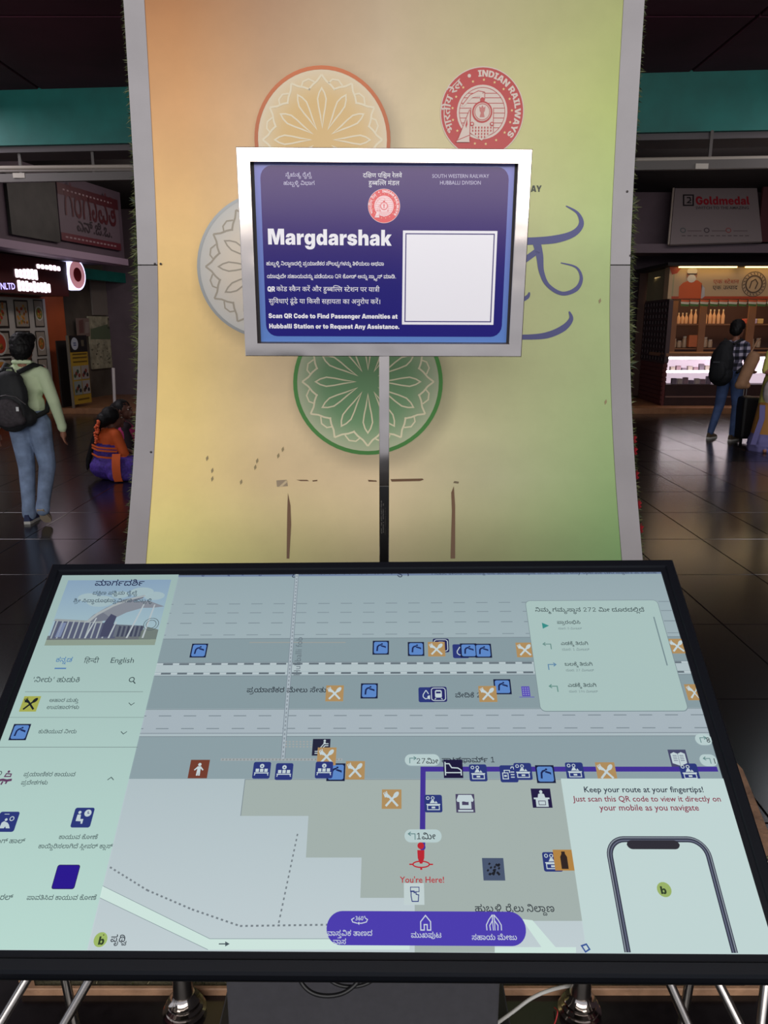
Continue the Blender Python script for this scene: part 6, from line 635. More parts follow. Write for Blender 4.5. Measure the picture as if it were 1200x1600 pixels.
# ================================================================== CURVED DISPLAY PILLAR
PROF = [(0.0, 2.02), (.3, 2.23), (.6, 2.42), (.87, 2.57), (1.114, 2.705), (1.33, 2.80), (1.557, 2.88), (1.73, 2.925), (1.9, 2.957), (2.15, 2.978), (2.44, 2.99), (2.75, 3.0), (3.3, 3.0), (4.1, 3.0)]
_pz = np.array([p[0] for p in PROF]); _py = np.array([p[1] for p in PROF])
_zz = np.linspace(0, 4.1, 165)
_yy = np.interp(_zz, _pz, _py)
for _ in range(60):
    _y2 = _yy.copy(); _y2[1:-1] = (_yy[:-2]+_yy[2:]+2*_yy[1:-1])/4; _yy = _y2
_ss = np.concatenate([[0], np.cumsum(np.hypot(np.diff(_zz), np.diff(_yy)))])
def s_at_z(z): return float(np.interp(z, _zz, _ss))
def pil(u, s, l, step=.0011):
    z = float(np.interp(s, _ss, _zz)); y = float(np.interp(z, _zz, _yy))
    dy = (float(np.interp(z+.03, _zz, _yy))-float(np.interp(z-.03, _zz, _yy)))/.06
    n = Vector((0, -1, dy)).normalized()
    return Vector((u, y, z))+n*(l*step)
def pil_px(x, y):
    d = ray(x, y); lo, hi = 1.0, 6.0
    for _ in range(40):
        t = (lo+hi)/2; p = Vector((0, 0, CAM_Z))+d*t
        if p.y < float(np.interp(p.z, _zz, _yy)): lo = t
        else: hi = t
    return (p.x, s_at_z(p.z))
PS = Surface(pil, pil_px)
PW = .90
pillar = empty('display_pillar', (0, 2.9, .07), label='curved orange to green display pillar with grey borders, round medallions and railway emblem, behind the sign board', cat='display pillar')
# printed colours, left to right and bottom to top
GRID = [  # height, colours at u = -.7, -.4, 0, .4, .82
    (0.3, (200, 195, 115), (170, 165, 105), (160, 152, 112), (128, 136, 92), (96, 132, 76)),
    (0.87, (224, 216, 134), (196, 188, 126), (184, 172, 130), (146, 152, 104), (112, 150, 90)),
    (1.12, (240, 214, 140), (222, 196, 150), (224, 202, 164), (184, 184, 144), (142, 172, 112)),
    (1.5, (245, 212, 134), (240, 212, 166), (232, 216, 178), (204, 204, 152), (170, 190, 130)),
    (1.95, (246, 204, 132), (232, 198, 152), (222, 202, 166), (204, 202, 150), (180, 202, 132)),
    (2.4, (224, 168, 110), (216, 178, 138), (220, 198, 164), (208, 200, 146), (184, 200, 116)),
    (2.8, (178, 118, 68), (172, 132, 100), (190, 168, 138), (184, 176, 132), (170, 176, 112)),
    (4.1, (180, 116, 74), (180, 150, 124), (172, 154, 130), (160, 152, 116), (142, 146, 100))]
GU = [-.72, -.4, 0, .4, .84]; GS = [s_at_z(g[0]) for g in GRID]
medallion_spots = [(pil_px(504, 219), .243), (pil_px(420, 417), .262), (pil_px(575, 597), .273)]
def pcol(u, s):
    r = []; k_ = 1.0
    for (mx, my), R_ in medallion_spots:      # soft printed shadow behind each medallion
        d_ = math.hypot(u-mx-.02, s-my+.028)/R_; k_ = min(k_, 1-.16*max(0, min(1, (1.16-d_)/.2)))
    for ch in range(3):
        rows = [float(np.interp(u, GU, [c[ch] for c in g[1:]])) for g in GRID]
        r.append(lin(k_*float(np.interp(s, GS, rows))))
    return (*r, 1.0)
BORD = .828
panel = Art(PS, 0.0); nu, ns = 84, 170; S1 = float(_ss[-1]); S0 = .02
vs = [(-BORD+2*BORD*i/nu, S0+(S1-S0)*j/ns) for j in range(ns+1) for i in range(nu+1)]
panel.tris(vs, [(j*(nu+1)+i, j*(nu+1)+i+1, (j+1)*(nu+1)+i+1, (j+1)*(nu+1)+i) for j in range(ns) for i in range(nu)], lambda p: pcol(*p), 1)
PRINTW = attr_mat('printed_flex_worn', rough=.5, wear=.10)
panel = put(panel.build('printed_panel', PRINTW), pillar)
# body behind the print, its grey border strips (two lengths with a joint) and the side faces
body = MB(); N = 60
for k in range(N+1):
    s = S0+(S1-S0)*k/N; p = pil(0, s, 0); 
    for u in (-PW+.012, PW-.012): body.v.append((u, p.y+.004, p.z))
    for u in (-PW+.012, PW-.012): body.v.append((u, max(p.y+.30, 3.3), p.z))
for k in range(N):
    a = 4*k; b = a+4
    for q in ((a, a+1, b+1, b), (a+1, a+3, b+3, b+1), (a+3, a+2, b+2, b+3), (a+2, a, b, b+2)): body.f.append(q); body.m.append(0); body.sm.append(False)
put(body.build('carcass', mat('pillar_carcass', rgb(60, 58, 56), rough=.8)), pillar)
sj = s_at_z(at_y(230, 415, 2.955).z)
for side in (-1, 1):
    for (a, b, c) in ((S0, sj-.002, (150, 146, 150)), (sj+.002, S1, (166, 162, 166))):
        e = MB(); n = max(6, int((b-a)/.05))
        for k in range(n+1):
            s = a+(b-a)*k/n
            for (u, l) in ((BORD, 1), (BORD, 5), (PW, 5), (PW, -8)): e.v.append(tuple(pil(side*u, s, l)))
        for k in range(n):
            for q in range(3): e.f.append((4*k+q, 4*k+q+1, 4*k+5+q, 4*k+4+q)); e.m.append(0); e.sm.append(False)
        put(e.build('border_strip', mat('grey_border_%d' % c[0], rgb(*c), rough=.55, noise=.05, nscale=6)), pillar)
for (x, y) in ((243, 413), (252, 413), (984, 400), (988, 402), (979, 300), (237, 707)):
    u, s = pil_px(x, y); m_ = MB(); m_.lathe((0, 0, 0), [(.0042, 0), (.0042, .0015), (.002, .0028)], 8)
    o = m_.build('screw', mat('screw_metal', rgb(70, 66, 66), rough=.4, metal=.8))
    o.data.transform(Matrix.Translation(pil(u, s, 6)) @ Matrix.Rotation(math.pi/2, 4, 'X')); put(o, pillar)

def medallion(name, c, R, ring, c0, c1, linec, ringw=.052, label=None):
    a = Art(PS, 3.0, .05)
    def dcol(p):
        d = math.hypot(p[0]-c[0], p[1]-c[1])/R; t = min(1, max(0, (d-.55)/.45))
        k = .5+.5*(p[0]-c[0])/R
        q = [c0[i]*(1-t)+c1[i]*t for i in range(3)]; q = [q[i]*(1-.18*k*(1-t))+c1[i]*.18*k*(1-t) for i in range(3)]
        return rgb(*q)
    n = 60; vs = [c]; fs = []
    for r in (.25, .5, .6, .7, .8, .88, .94, 1.0): vs += [(c[0]+R*r*math.cos(2*math.pi*k/n), c[1]+R*r*math.sin(2*math.pi*k/n)) for k in range(n)]
    fs += [(0, 1+k, 1+(k+1) % n) for k in range(n)]
    for q in range(7): fs += [(1+q*n+k, 1+(q+1)*n+k, 1+(q+1)*n+(k+1) % n, 1+q*n+(k+1) % n) for k in range(n)]
    a.tris(vs, fs, dcol, 0)
    P = lambda r, d: (c[0]+R*r*math.sin(math.radians(d)), c[1]+R*r*math.cos(math.radians(d)))
    a.me = None
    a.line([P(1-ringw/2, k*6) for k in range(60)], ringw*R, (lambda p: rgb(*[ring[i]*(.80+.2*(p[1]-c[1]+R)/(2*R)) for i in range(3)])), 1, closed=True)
    lw = .0052
    for k in range(12):
        d = 30*k
        pt = [P(.17, d), P(.33, d+4.2), P(.45, d+6.2), P(.56, d+6.4), P(.64, d+3.4), P(.70, d), P(.64, d-3.4), P(.56, d-6.4), P(.45, d-6.2), P(.33, d-4.2)]
        a.line(pt, lw, linec, 1, closed=True)
        st = [P(.88, d), P(.82, d+4), P(.765, d+9), P(.735, d+15-2), P(.735, d+15+2), P(.765, d+21), P(.82, d+26), P(.88, d+30)]
        a.line([P(.88, d), P(.80, d+4.5), P(.755, d+10), P(.70, d+16), P(.655, d+20.5)][:4], lw*1.25, linec, 1)
        a.line([P(.88, d), P(.80, d-4.5), P(.755, d-10), P(.70, d-16)], lw*1.25, linec, 1)
        a.line([P(.775, d+7.5), P(.83, d+11), P(.84, d+17), P(.79, d+22.5)], lw, linec, 1)
    o = put(a.build(name, PRINT), panel, pillar)
    if label: o['label'] = label
    return o
cg = pil_px(575, 597); co = pil_px(504, 219); cw = pil_px(420, 417)
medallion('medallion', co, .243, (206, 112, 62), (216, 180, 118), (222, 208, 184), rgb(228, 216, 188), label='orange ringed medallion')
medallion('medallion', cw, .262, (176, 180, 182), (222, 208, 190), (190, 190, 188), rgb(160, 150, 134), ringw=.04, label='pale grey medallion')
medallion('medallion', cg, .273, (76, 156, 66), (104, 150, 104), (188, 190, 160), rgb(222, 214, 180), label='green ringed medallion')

def emblem(a, c, R, red, cream, star, circ_text=True, L=0, full=True):
    P = lambda r, d: (c[0]+R*r*math.sin(math.radians(d)), c[1]+R*r*math.cos(math.radians(d)))
    X = lambda x, y: (c[0]+R*x, c[1]+R*y)
    a.fill([[P(1, -k*6) for k in range(60)]], red, L)
    a.line([P(1.0, k*6) for k in range(60)], R*.022, cream, L+1, closed=True)
    a.fill([[P(.61, -k*9) for k in range(40)]], cream, L+1)
    a.line([P(.55, k*9) for k in range(40)], R*.012, red, L+2, closed=True)
    for y in (.42, .32, .2, .09, -.02, -.13, -.24, -.35):
        h = math.sqrt(max(0, .55**2-y*y)); a.line([X(-h, y), X(h, y)], R*.014, red, L+2)
    # steam locomotive seen from the front, smoke trailing to the left
    a.fill([[X(.0, .40), X(.05, .44), X(.05, .28), X(-.06, .28), X(-.06, .36), X(-.25, .32), X(-.45, .12), X(-.5, .14), X(-.3, .38), X(-.12, .46), X(0, .47)]], cream, L+3)
    a.line([X(.05, .28), X(.05, .44), X(-.1, .47), X(-.3, .38), X(-.48, .16)], R*.014, red, L+4)
    a.fill([[X(-.27, .08), X(-.3, -.45), X(.0, -.64), X(.28, -.45), X(.27, .08), X(.12, .22), X(-.12, .22)]], cream, L+3)
    a.line([X(-.27, .08), X(-.29, -.45)], R*.014, red, L+4); a.line([X(.27, .08), X(.28, -.45)], R*.014, red, L+4)
    a.fill([circ(*X(0, 0), R*.245, 28)], red, L+4); a.fill([circ(*X(0, 0), R*.205, 28)], cream, L+5)
    a.line(circ(*X(0, 0), R*.18, 28), R*.014, red, L+6, closed=True)
    a.fill([[X(-.075, .12), X(-.03, .09), X(0, .15), X(.03, .09), X(.075, .12), X(.06, .02), X(.035, -.02), X(.06, -.12), X(-.06, -.12), X(-.035, -.02), X(-.06, .02)]], mixc(red, cream, .25), L+6)
    a.fill([circ(*X(0, .27), R*.055, 12)], red, L+5)
    for sx in (-.24, .24): a.fill([circ(*X(sx, -.27), R*.05, 10)], red, L+5); a.fill([circ(*X(sx, -.27), R*.026, 10)], cream, L+6)
    for r_ in range(4):
        for q in range(7):
            x = -.22+q*.073; y = -.35-.07*r_
            if abs(x) < .27-(.05*r_): a.fill([[X(x-.013, y-.022), X(x+.013, y-.022), X(x+.013, y+.022), X(x-.013, y+.022)]], red, L+5)
    a.fill([[X(-.30, .06), X(-.56, -.58), X(-.62, -.68), X(-.29, -.68), X(-.29, 0)]], cream, L+5)
    a.line([X(-.30, .06), X(-.56, -.58), X(-.62, -.68)], R*.012, red, L+6); a.line([X(-.6, -.64), X(-.29, -.52)], R*.014, red, L+6); a.line([X(-.29, .04), X(-.29, -.66)], R*.014, red, L+6)
    a.fill([[X(-.40, -.3), X(-.36, -.16), X(-.35, -.28), X(-.38, -.36)]], red, L+6)
    for k in range(17):
        d = -125+k*360/17.0
        q = []
        for z in range(10):
            rr = .036 if z % 2 == 0 else .016; q.append((P(.72, d)[0]+R*rr*math.cos(math.pi/2+z*math.pi/5), P(.72, d)[1]+R*rr*math.sin(math.pi/2+z*math.pi/5)))
        a.fill([q], star, L+1)
    def warp_at(d0, d1, key, r0, hh):
        wd = line_of(key)[1]; sc = math.radians(d1-d0)/wd
        return lambda x, y: (c[0]+R*(r0+y*hh)*math.sin(math.radians(d0)+x*sc), c[1]+R*(r0+y*hh)*math.cos(math.radians(d0)+x*sc))
    a.text('INDIAN RAILWAYS|900', (0, 0), (1, 0), cream, L+1, warp=warp_at(-8, 128, 'INDIAN RAILWAYS|900', .79, .20))
    a.text('भारतीय रेल|400', (0, 0), (1, 0), cream, L+1, warp=warp_at(-122, -38, 'भारतीय रेल|400', .77, .25))
    a.text('भारतीय रेल|400', (0, 0), (1, 0), cream, L+2, warp=warp_at(-121, -37, 'भारतीय रेल|400', .775, .25))
    a.fill([circ(*P(.87, -22), R*.042, 10)], cream, L+1)
def mixc(a, b, t): return tuple(a[i]*(1-t)+b[i]*t for i in range(4))
a = Art(PS, 3.0); ce = pil_px(753, 176)
emblem(a, ce, .147, rgb(186, 62, 62), rgb(214, 196, 186), rgb(226, 200, 140))
put(a.build('railway_emblem', PRINT), panel, pillar)['label'] = 'round red emblem print'
a = Art(PS, 3.0); a.pxtext('AY|900', 829, 845, 300, rgb(52, 60, 50), 0, vs=1.15)
put(a.build('lettering', PRINT), panel, pillar)
# brush-drawn blue script, mostly hidden behind the sign board
BL = rgb(68, 72, 132); a = Art(PS, 3.0)
def brush(pts, ws):
    q = []; wq = []; n = len(pts)
    for i in range(n-1):
        p0, p1, p2, p3 = pts[max(i-1, 0)], pts[i], pts[i+1], pts[min(i+2, n-1)]
        for k in range(6):
            t = k/6.0; f = lambda j: .5*((2*p1[j])+(-p0[j]+p2[j])*t+(2*p0[j]-5*p1[j]+4*p2[j]-p3[j])*t*t+(-p0[j]+3*p1[j]-3*p2[j]+p3[j])*t**3)
            q.append(pil_px(f(0), f(1))); wq.append((ws[i]*(1-t)+ws[i+1]*t)*.00235)
    q.append(pil_px(*pts[-1])); wq.append(ws[-1]*.00235); a.line(q, 0, BL, 0, taper=wq)
brush([(884, 322), (902, 333), (908, 350), (896, 365), (868, 374), (830, 377), (780, 378), (700, 380)], [1.5, 4, 8, 10, 12, 11, 12, 12])
brush([(838, 378), (843, 400), (846, 425), (856, 446), (878, 459), (900, 452), (908, 435), (900, 418), (876, 411)], [13, 11, 8, 6, 6, 7, 5, 3, 1.5])
brush([(845, 388), (826, 402), (800, 420)], [9, 9, 10])
brush([(827, 457), (824, 464), (812, 470), (790, 472)], [2, 6, 7, 8])
brush([(889, 487), (892, 499), (880, 513), (855, 524), (824, 527), (780, 526)], [2, 7, 10, 10, 8, 8])
put(a.build('brush_lettering', PRINT), panel, pillar)['label'] = 'dark blue brush script print'
# torn marks where the print was peeled
a = Art(PS, 3.0); TR = rgb(104, 72, 44)
a.pxfill([(450, 771), (454, 790), (455, 820), (452, 873), (448, 873), (449, 800)], TR)
a.pxfill([(709, 760), (711, 790), (711, 873), (704, 873), (706, 800), (705, 770)], TR)
a.pxfill([(610, 749), (660, 748), (662, 750), (656, 752), (612, 753)], TR); a.pxfill([(575, 750), (588, 751), (589, 753), (576, 753)], TR)
a.pxfill([(463, 750), (480, 750), (483, 752), (470, 752)], TR); a.pxfill([(488, 751), (496, 750), (496, 752), (489, 753)], TR)
a.pxfill([(432, 751), (448, 750), (450, 760), (433, 761)], rgb(150, 132, 108)); a.pxfill([(436, 761), (447, 751), (450, 753), (441, 761)], rgb(196, 176, 140), 1)
a.pxfill([(710, 752), (717, 753), (716, 756), (708, 755)], rgb(110, 96, 70))
for x, y in ((440, 702), (433, 712), (322, 716), (330, 735), (400, 720), (397, 730), (330, 748), (375, 753), (944, 628), (935, 470)):
    a.pxfill([(x, y), (x+3, y-4), (x+4, y+1), (x+1, y+5)], rgb(146, 130, 92))
put(a.build('peel_mark', PRINT), panel, pillar)
# artificial grass on the sides: dense small blades, one countless mass
def grass(side):
    g = MB(); rnd = random.Random(5+side)
    for k in range(7000):
        s = rnd.uniform(.3, S1-.1); p = pil(0, s, 0); dep = abs(rnd.gauss(0, .07)); base = Vector((side*(PW-.006), p.y+.014+dep, p.z))
        big = 1.0 + (.5 if 1.5 < p.z < 2.1 else 0)
        d = Vector((side*rnd.uniform(.35, 1), rnd.uniform(-.25, .5), rnd.uniform(-.7, .7))).normalized()
        L = rnd.uniform(.016, .036)*big; w_ = rnd.uniform(.0013, .0025)*big
        t = d.cross(Vector((rnd.uniform(-1, 1), rnd.uniform(-1, 1), rnd.uniform(-1, 1)))).normalized()*w_
        g.mi = rnd.choice((0, 0, 1, 2)); tip = base+d*L+Vector((0, 0, -.004))
        g.add([base-t, base+t, base+d*L*.55+t*.8, tip, base+d*L*.55-t*.8], [(0, 1, 2, 3, 4)])
    o = put(g.build('artificial_grass', [mat('grass_a', rgb(78, 84, 46), rough=.6), mat('grass_b', rgb(92, 98, 54), rough=.6), mat('grass_c', rgb(42, 56, 32), rough=.6)]), pillar)
    o['kind'] = 'stuff'
for sd in (-1, 1): grass(sd)
# plinth
plm = MB(); poly = [(-.92, 1.605), (.95, 1.605), (1.26, 2.15), (1.36, 2.6), (1.30, 3.6), (-1.30, 3.6), (-1.36, 2.6), (-1.26, 2.15)]
plinth = empty('pillar_plinth', (0, 2.6, 0), label='low plinth with tan stone edging and worn artificial turf under the display pillar', cat='plinth')
n = len(poly); inn = [(x*.965, 1.605+(y-1.605)*.985+.010) for x, y in poly]
m_ = MB(); m_.add([(x, y, 0) for x, y in poly]+[(x, y, .017) for x, y in poly]+[(x*.998, y+.002, .020) for x, y in poly]+[(x, y, .020) for x, y in inn]+[(x, y, .012) for x, y in inn],
    [(i, (i+1) % n, n+(i+1) % n, n+i) for i in range(n)]+[(n+i, n+(i+1) % n, 2*n+(i+1) % n, 2*n+i) for i in range(n)]+[(2*n+i, 2*n+(i+1) % n, 3*n+(i+1) % n, 3*n+i) for i in range(n)]+[(3*n+i, 3*n+(i+1) % n, 4*n+(i+1) % n, 4*n+i) for i in range(n)])
put(m_.build('stone_edging', mat('tan_edging', rgb(160, 122, 94), rough=.6, noise=.3, nscale=14, bump=.3)), plinth)
m_ = MB(); m_.add([(x, y, .014) for x, y in inn], [tuple(range(n))])
put(m_.build('turf_base', mat('dirty_turf', rgb(84, 80, 62), rough=.9, noise=.5, nscale=16, bump=.6, bscale=120)), plinth)
g = MB(); rnd = random.Random(3)
for k in range(9000):
    x = rnd.uniform(-1.15, 1.15); y = rnd.uniform(1.625, 2.2) if rnd.random() < .75 else rnd.uniform(1.7, 2.9)
    if y < 1.7+(abs(x)-.85)*1.7: continue
    if math.sin(x*9)+math.sin(x*23+y*11)+math.sin(y*31) < -.9: continue
    b = Vector((x, y, .013)); d = Vector((rnd.uniform(-.6, .6), rnd.uniform(-.6, .6), 1)).normalized()*rnd.uniform(.008, .02); t = Vector((rnd.uniform(-1, 1), rnd.uniform(-1, 1), 0)).normalized()*.0017
    g.mi = rnd.choice((0, 1, 2, 3)); g.add([b-t, b+t, b+d], [(0, 1, 2)])
o = put(g.build('turf_blades', [MATS['grass_a'], MATS['grass_c'], MATS['grass_b'], mat('dry_blade', rgb(150, 140, 110), rough=.7)]), plinth); o['kind'] = 'stuff'
# red artificial flowers in the right-hand grass
pil_flower = None
for k, (x, y) in enumerate(((1003, 706), (1006, 744), (1011, 790), (1016, 828), (1000, 688))):
    u, s = pil_px(x-3, y); p = pil(PW+.006, s, 0)+Vector((0, .02, 0)); f_ = MB(); rnd = random.Random(k)
    for ring, (rr, nn_, up) in enumerate(((.020, 7, .25), (.014, 6, .7), (.007, 4, 1.3))):
        for q in range(nn_):
            an = q*2*math.pi/nn_+ring*.4+rnd.uniform(-.2, .2); e1 = Vector((0, math.cos(an), math.sin(an))); ax = Vector((1, -.25, 0)).normalized()
            c = e1*rr+ax*rr*up; t = ax.cross(e1)*rr*.55
            f_.add([p, p+c*.6+t*.8, p+c*1.05+t*.3, p+c*1.05-t*.3, p+c*.6-t*.8], [(0, 1, 2, 3, 4)])
    put(f_.build('artificial_flower', mat('red_flower', rgb(196, 50, 62), rough=.6)), pillar)
# ================================================================== SIGN BOARD ON ITS POST
STEEL = mat('polished_steel', rgb(198, 186, 178), rough=.12, metal=1.0, noise=.06, nscale=9, bump=.5, bscale=4.5)
STEEL2 = mat('dull_steel', rgb(168, 162, 158), rough=.28, metal=1.0, noise=.1, nscale=9)
BLACK = mat('black_plastic', rgb(14, 14, 17), rough=.45)
yaw, til, rol = math.radians(-1.037), math.radians(92.969), math.radians(-.2016)
def axes(yaw, til, rol):
    u = Vector((math.cos(yaw), -math.sin(yaw), 0)); h = Vector((math.sin(yaw), math.cos(yaw), 0)); v = h*math.cos(til)+Vector((0, 0, math.sin(til)))
    return u*math.cos(rol)+v*math.sin(rol), -u*math.sin(rol)+v*math.cos(rol)
SU, SV = axes(yaw, til, rol); SN = SU.cross(SV); SCN = Vector((.0008, 1.9738, 1.81698)); SW, SH = .70, .484
RM = Matrix((SU, SN*-1, SV)).transposed()     # local x, y(depth away), z
RS = Matrix((SU, SV, SN)).transposed()
sign = empty('sign_board', (0, 2.0, 0), label='steel framed blue passenger help sign board on a thin square steel post', cat='sign board')
fw = .033; fr = MB()
def bar(mb, a, b, c, d, z0, z1):
    """mitred frame bar from outer edge a-b to inner edge d-c"""
    L = lambda p, z: SCN+SU*p[0]+SV*p[1]+SN*z
    mb.add([L(a, z0), L(b, z0), L(c, z0), L(d, z0), L(a, z1), L(b, z1), L(c, z1), L(d, z1)], [(4, 5, 6, 7), (0, 1, 5, 4), (1, 2, 6, 5), (2, 3, 7, 6), (3, 0, 4, 7), (3, 2, 1, 0)])
x, y = SW/2, SH/2; xi, yi = x-fw, y-fw; O = [(-x, -y), (x, -y), (x, y), (-x, y)]; I = [(-xi, -yi), (xi, -yi), (xi, yi), (-xi, yi)]
m_ = MB(); L_ = lambda p, z: SCN+SU*p[0]+SV*p[1]+SN*z
vs = [L_(p, z) for z in (-.030, -.0012) for p in O]+[L_((p[0]*.9955, p[1]*.9935), 0) for p in O]+[L_((p[0]*1.005, p[1]*1.007), 0) for p in I]+[L_(p, z) for z in (-.0012, -.030) for p in I]
m_.add(vs, [(4*r_+k, 4*r_+(k+1) % 4, 4*(r_+1)+(k+1) % 4, 4*(r_+1)+k) for r_ in range(5) for k in range(4)]+[(20+k, 20+(k+1) % 4, (k+1) % 4, k) for k in range(4)])
put(m_.build('frame', STEEL), sign)
put(MB().box(SCN+SN*-.026, (SW-2*fw, SH-2*fw, .008), M=RS).build('back_plate', mat('dark_gap', rgb(22, 18, 26), rough=.6)), sign)
SSF = plane_surface(SCN+SN*-.0215, SU, SV, .0003)
a = Art(SSF, 0.0)
X0, Y0, X1, Y1 = *SSF.px(392, 540), *SSF.px(810, 252)
hx0, hy0 = SSF.px(399, 541); hx1, hy1 = SSF.px(805, 252)
X0 = -.312; X1 = .313; Y0 = hy0-.004; Y1 = hy1
Y0 = -.208
skyc = lambda p: (lambda t: rgb(84+30*t, 120-6*t, 186+0*t))(max(0, min(1, (p[1]-Y0)/(Y1-Y0))))
def gcol(p):  # upper purple tint: the reflection's wash put into the film colour
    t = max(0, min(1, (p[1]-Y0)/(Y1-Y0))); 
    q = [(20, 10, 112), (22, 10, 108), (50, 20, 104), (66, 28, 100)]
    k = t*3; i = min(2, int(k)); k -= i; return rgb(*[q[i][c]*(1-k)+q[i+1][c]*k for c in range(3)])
a.me = .03
a.fill([[(X0, Y0), (X1, Y0), (X1, Y1), (X0, Y1)]], skyc, 0)
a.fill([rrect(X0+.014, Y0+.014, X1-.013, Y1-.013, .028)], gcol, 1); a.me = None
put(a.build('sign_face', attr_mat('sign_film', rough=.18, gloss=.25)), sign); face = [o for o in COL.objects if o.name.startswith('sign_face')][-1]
SF = attr_mat('sign_print', rough=.3)
Wt = rgb(226, 224, 232); Wd = rgb(176, 168, 200)
def slet(key, x0, x1, y, c=Wt, y1=None, vs=1.0, l=3):
    a = Art(SSF, l); a.pxtext(key, x0, x1, y, c, 0, y1, vs); return put(a.build('lettering', SF), face, sign)
slet('ನೈಋತ್ಯ ರೈಲ್ವೆ|500', 446, 487, 276, Wd); slet('ಹುಬ್ಬಳ್ಳಿ ವಿಭಾಗ|500', 443, 492, 289, Wd)
slet('दक्षिण पश्चिम रेलवे|400', 567, 628, 277.5, Wt); slet('हुब्बल्लि मंडल|400', 576, 624, 289.5, Wt)
slet('SOUTH WESTERN RAILWAY|500', 675, 764, 278, Wd, vs=1.1); slet('HUBBALLI DIVISION|500', 687, 751, 288.5, Wd, vs=1.1)
slet('Margdarshak|900', 418, 611, 382, Wt, 384, vs=1.08)
slet('ಹುಬ್ಬಳ್ಳಿ ನಿಲ್ದಾಣದಲ್ಲಿ ಪ್ರಯಾಣಿಕರ ಸೌಲಭ್ಯಗಳನ್ನು ತಿಳಿಯಲು ಅಥವಾ|600', 416, 600, 414.5, Wt, 415, vs=1.15)
slet('ಯಾವುದೇ ಸಹಾಯವನ್ನು ಪಡೆಯಲು QR ಕೋಡ್ ಅನ್ನು ಸ್ಕ್ಯಾನ್ ಮಾಡಿ.|600', 417, 619, 434.5, Wt, 435, vs=1.1)
slet('QR|900', 418, 430, 455.5, Wt, vs=1.25); slet('कोड स्कैन करें और हुब्बल्लि स्टेशन पर यात्री|400', 432, 593, 455, Wt, 456)
slet('सुविधाएं ढूंढे या किसी सहायता का अनुरोध करें।|400', 420, 595, 474, Wt, 475)
slet('Scan QR Code to Find Passenger Amenities at|900', 419.5, 621, 497, Wt, 498, vs=1.1)
slet('Hubballi Station or to Request Any Assistance.|900', 420.5, 624, 513, Wt, 514, vs=1.1)
a = Art(SSF, 3); c1 = SSF.px(600, 322); emblem(a, c1, .0385, rgb(214, 60, 66), rgb(236, 206, 210), rgb(236, 190, 150)); put(a.build('railway_emblem', SF), face, sign)
# white square where the code is printed (the code itself left out): outer sheet, dark rule, inner sheet
a = Art(SSF, 3); q0 = SSF.px(628, 507); q1 = SSF.px(781, 361)
a.fill([[(q0[0], q0[1]), (q1[0]-.006, q0[1]), (q1[0]-.006, q1[1]), (q0[0], q1[1])]], Wt, 0)
a.line([(q0[0]+.0075, q0[1]+.0075), (q1[0]-.0135, q0[1]+.0075), (q1[0]-.0135, q1[1]-.0075), (q0[0]+.0075, q1[1]-.0075)], .0028, rgb(52, 36, 112), 1, closed=True)
put(a.build('code_panel', SF), face, sign)['label'] = 'white square panel with dark rule'
post = MB(); px_, py_ = .0005, 2.0
post.box((px_, py_, .81), (.026, .026, 1.55), bev=.0015)
put(post.build('post', STEEL), sign)
put(MB().box((px_, py_, .95), (.0236, .0268, .58), bev=.001).build('black_sleeve', mat('black_film', rgb(12, 11, 13), rough=.3)), sign)
a = Art(plane_surface((px_, py_-.0140, 1.14), (0, 0, -1), (1, 0, 0), .0002), 1.0); rnd = random.Random(12)
for row, y_ in enumerate((-.0085, -.0035, .002)):
    t = -.06+(.008*row)
    while t < .03:
        L = rnd.uniform(.0012, .003)
        if rnd.random() < .8: a.line([(t, y_), (t+L*.4, y_+rnd.uniform(.001, .0028)), (t+L, y_+rnd.uniform(-.0005, .001))], .0005, rgb(120, 116, 112) if row < 2 else rgb(70, 66, 60))
        t += L+rnd.uniform(.0006, .002)
put(a.build('worn_marking', SF), sign)['label'] = 'worn pale markings'
put(MB().box((px_, py_, .022), (.11, .11, .012), bev=.002).build('base_plate', STEEL2), sign)
put(MB().box(SCN+SN*-.040+SV*-.10, (.06, .25, .018), M=RS).build('bracket', STEEL2), sign)
# ================================================================== TOUCHSCREEN KIOSK
KU, KV = axes(math.radians(2.547), math.radians(33.49), math.radians(1.509)); KN = KU.cross(KV); KC = Vector((-.0544, 1.1934, .97806))
KW, KH = 1.21, .6806; KR = Matrix((KU, KV, KN)).transposed()
K3 = lambda u, v, n: KC+KU*u+KV*v+KN*n
kiosk = empty('touchscreen_kiosk', (-.03, 1.4, 0), label='large sloping black touchscreen kiosk showing a station map, in the foreground', cat='touchscreen kiosk')
BZ = mat('bezel_black', rgb(15, 18, 25), rough=.42, spec=.3)
BZ2 = mat('bezel_edge', rgb(9, 10, 13), rough=.5)
def ringbar(outer, inner, zo, zi, name, m):
    """picture-frame ring: outer rect to inner rect with heights"""
    (x0, y0, x1, y1), (a0, b0, a1, b1) = outer, inner; O = [(x0, y0), (x1, y0), (x1, y1), (x0, y1)]; I = [(a0, b0), (a1, b0), (a1, b1), (a0, b1)]
    vs = [K3(p[0], p[1], zo) for p in O]+[K3(p[0], p[1], zi) for p in I]; fs = [(k, (k+1) % 4, 4+(k+1) % 4, 4+k) for k in range(4)]
    return vs, fs
X, Y = KW/2, KH/2; ou = (-X-.030, -Y-.030, X+.030, Y+.030)
def ins(r, d): return (r[0]+d, r[1]+d, r[2]-d, r[3]-d)
m_ = MB()
cr = .012
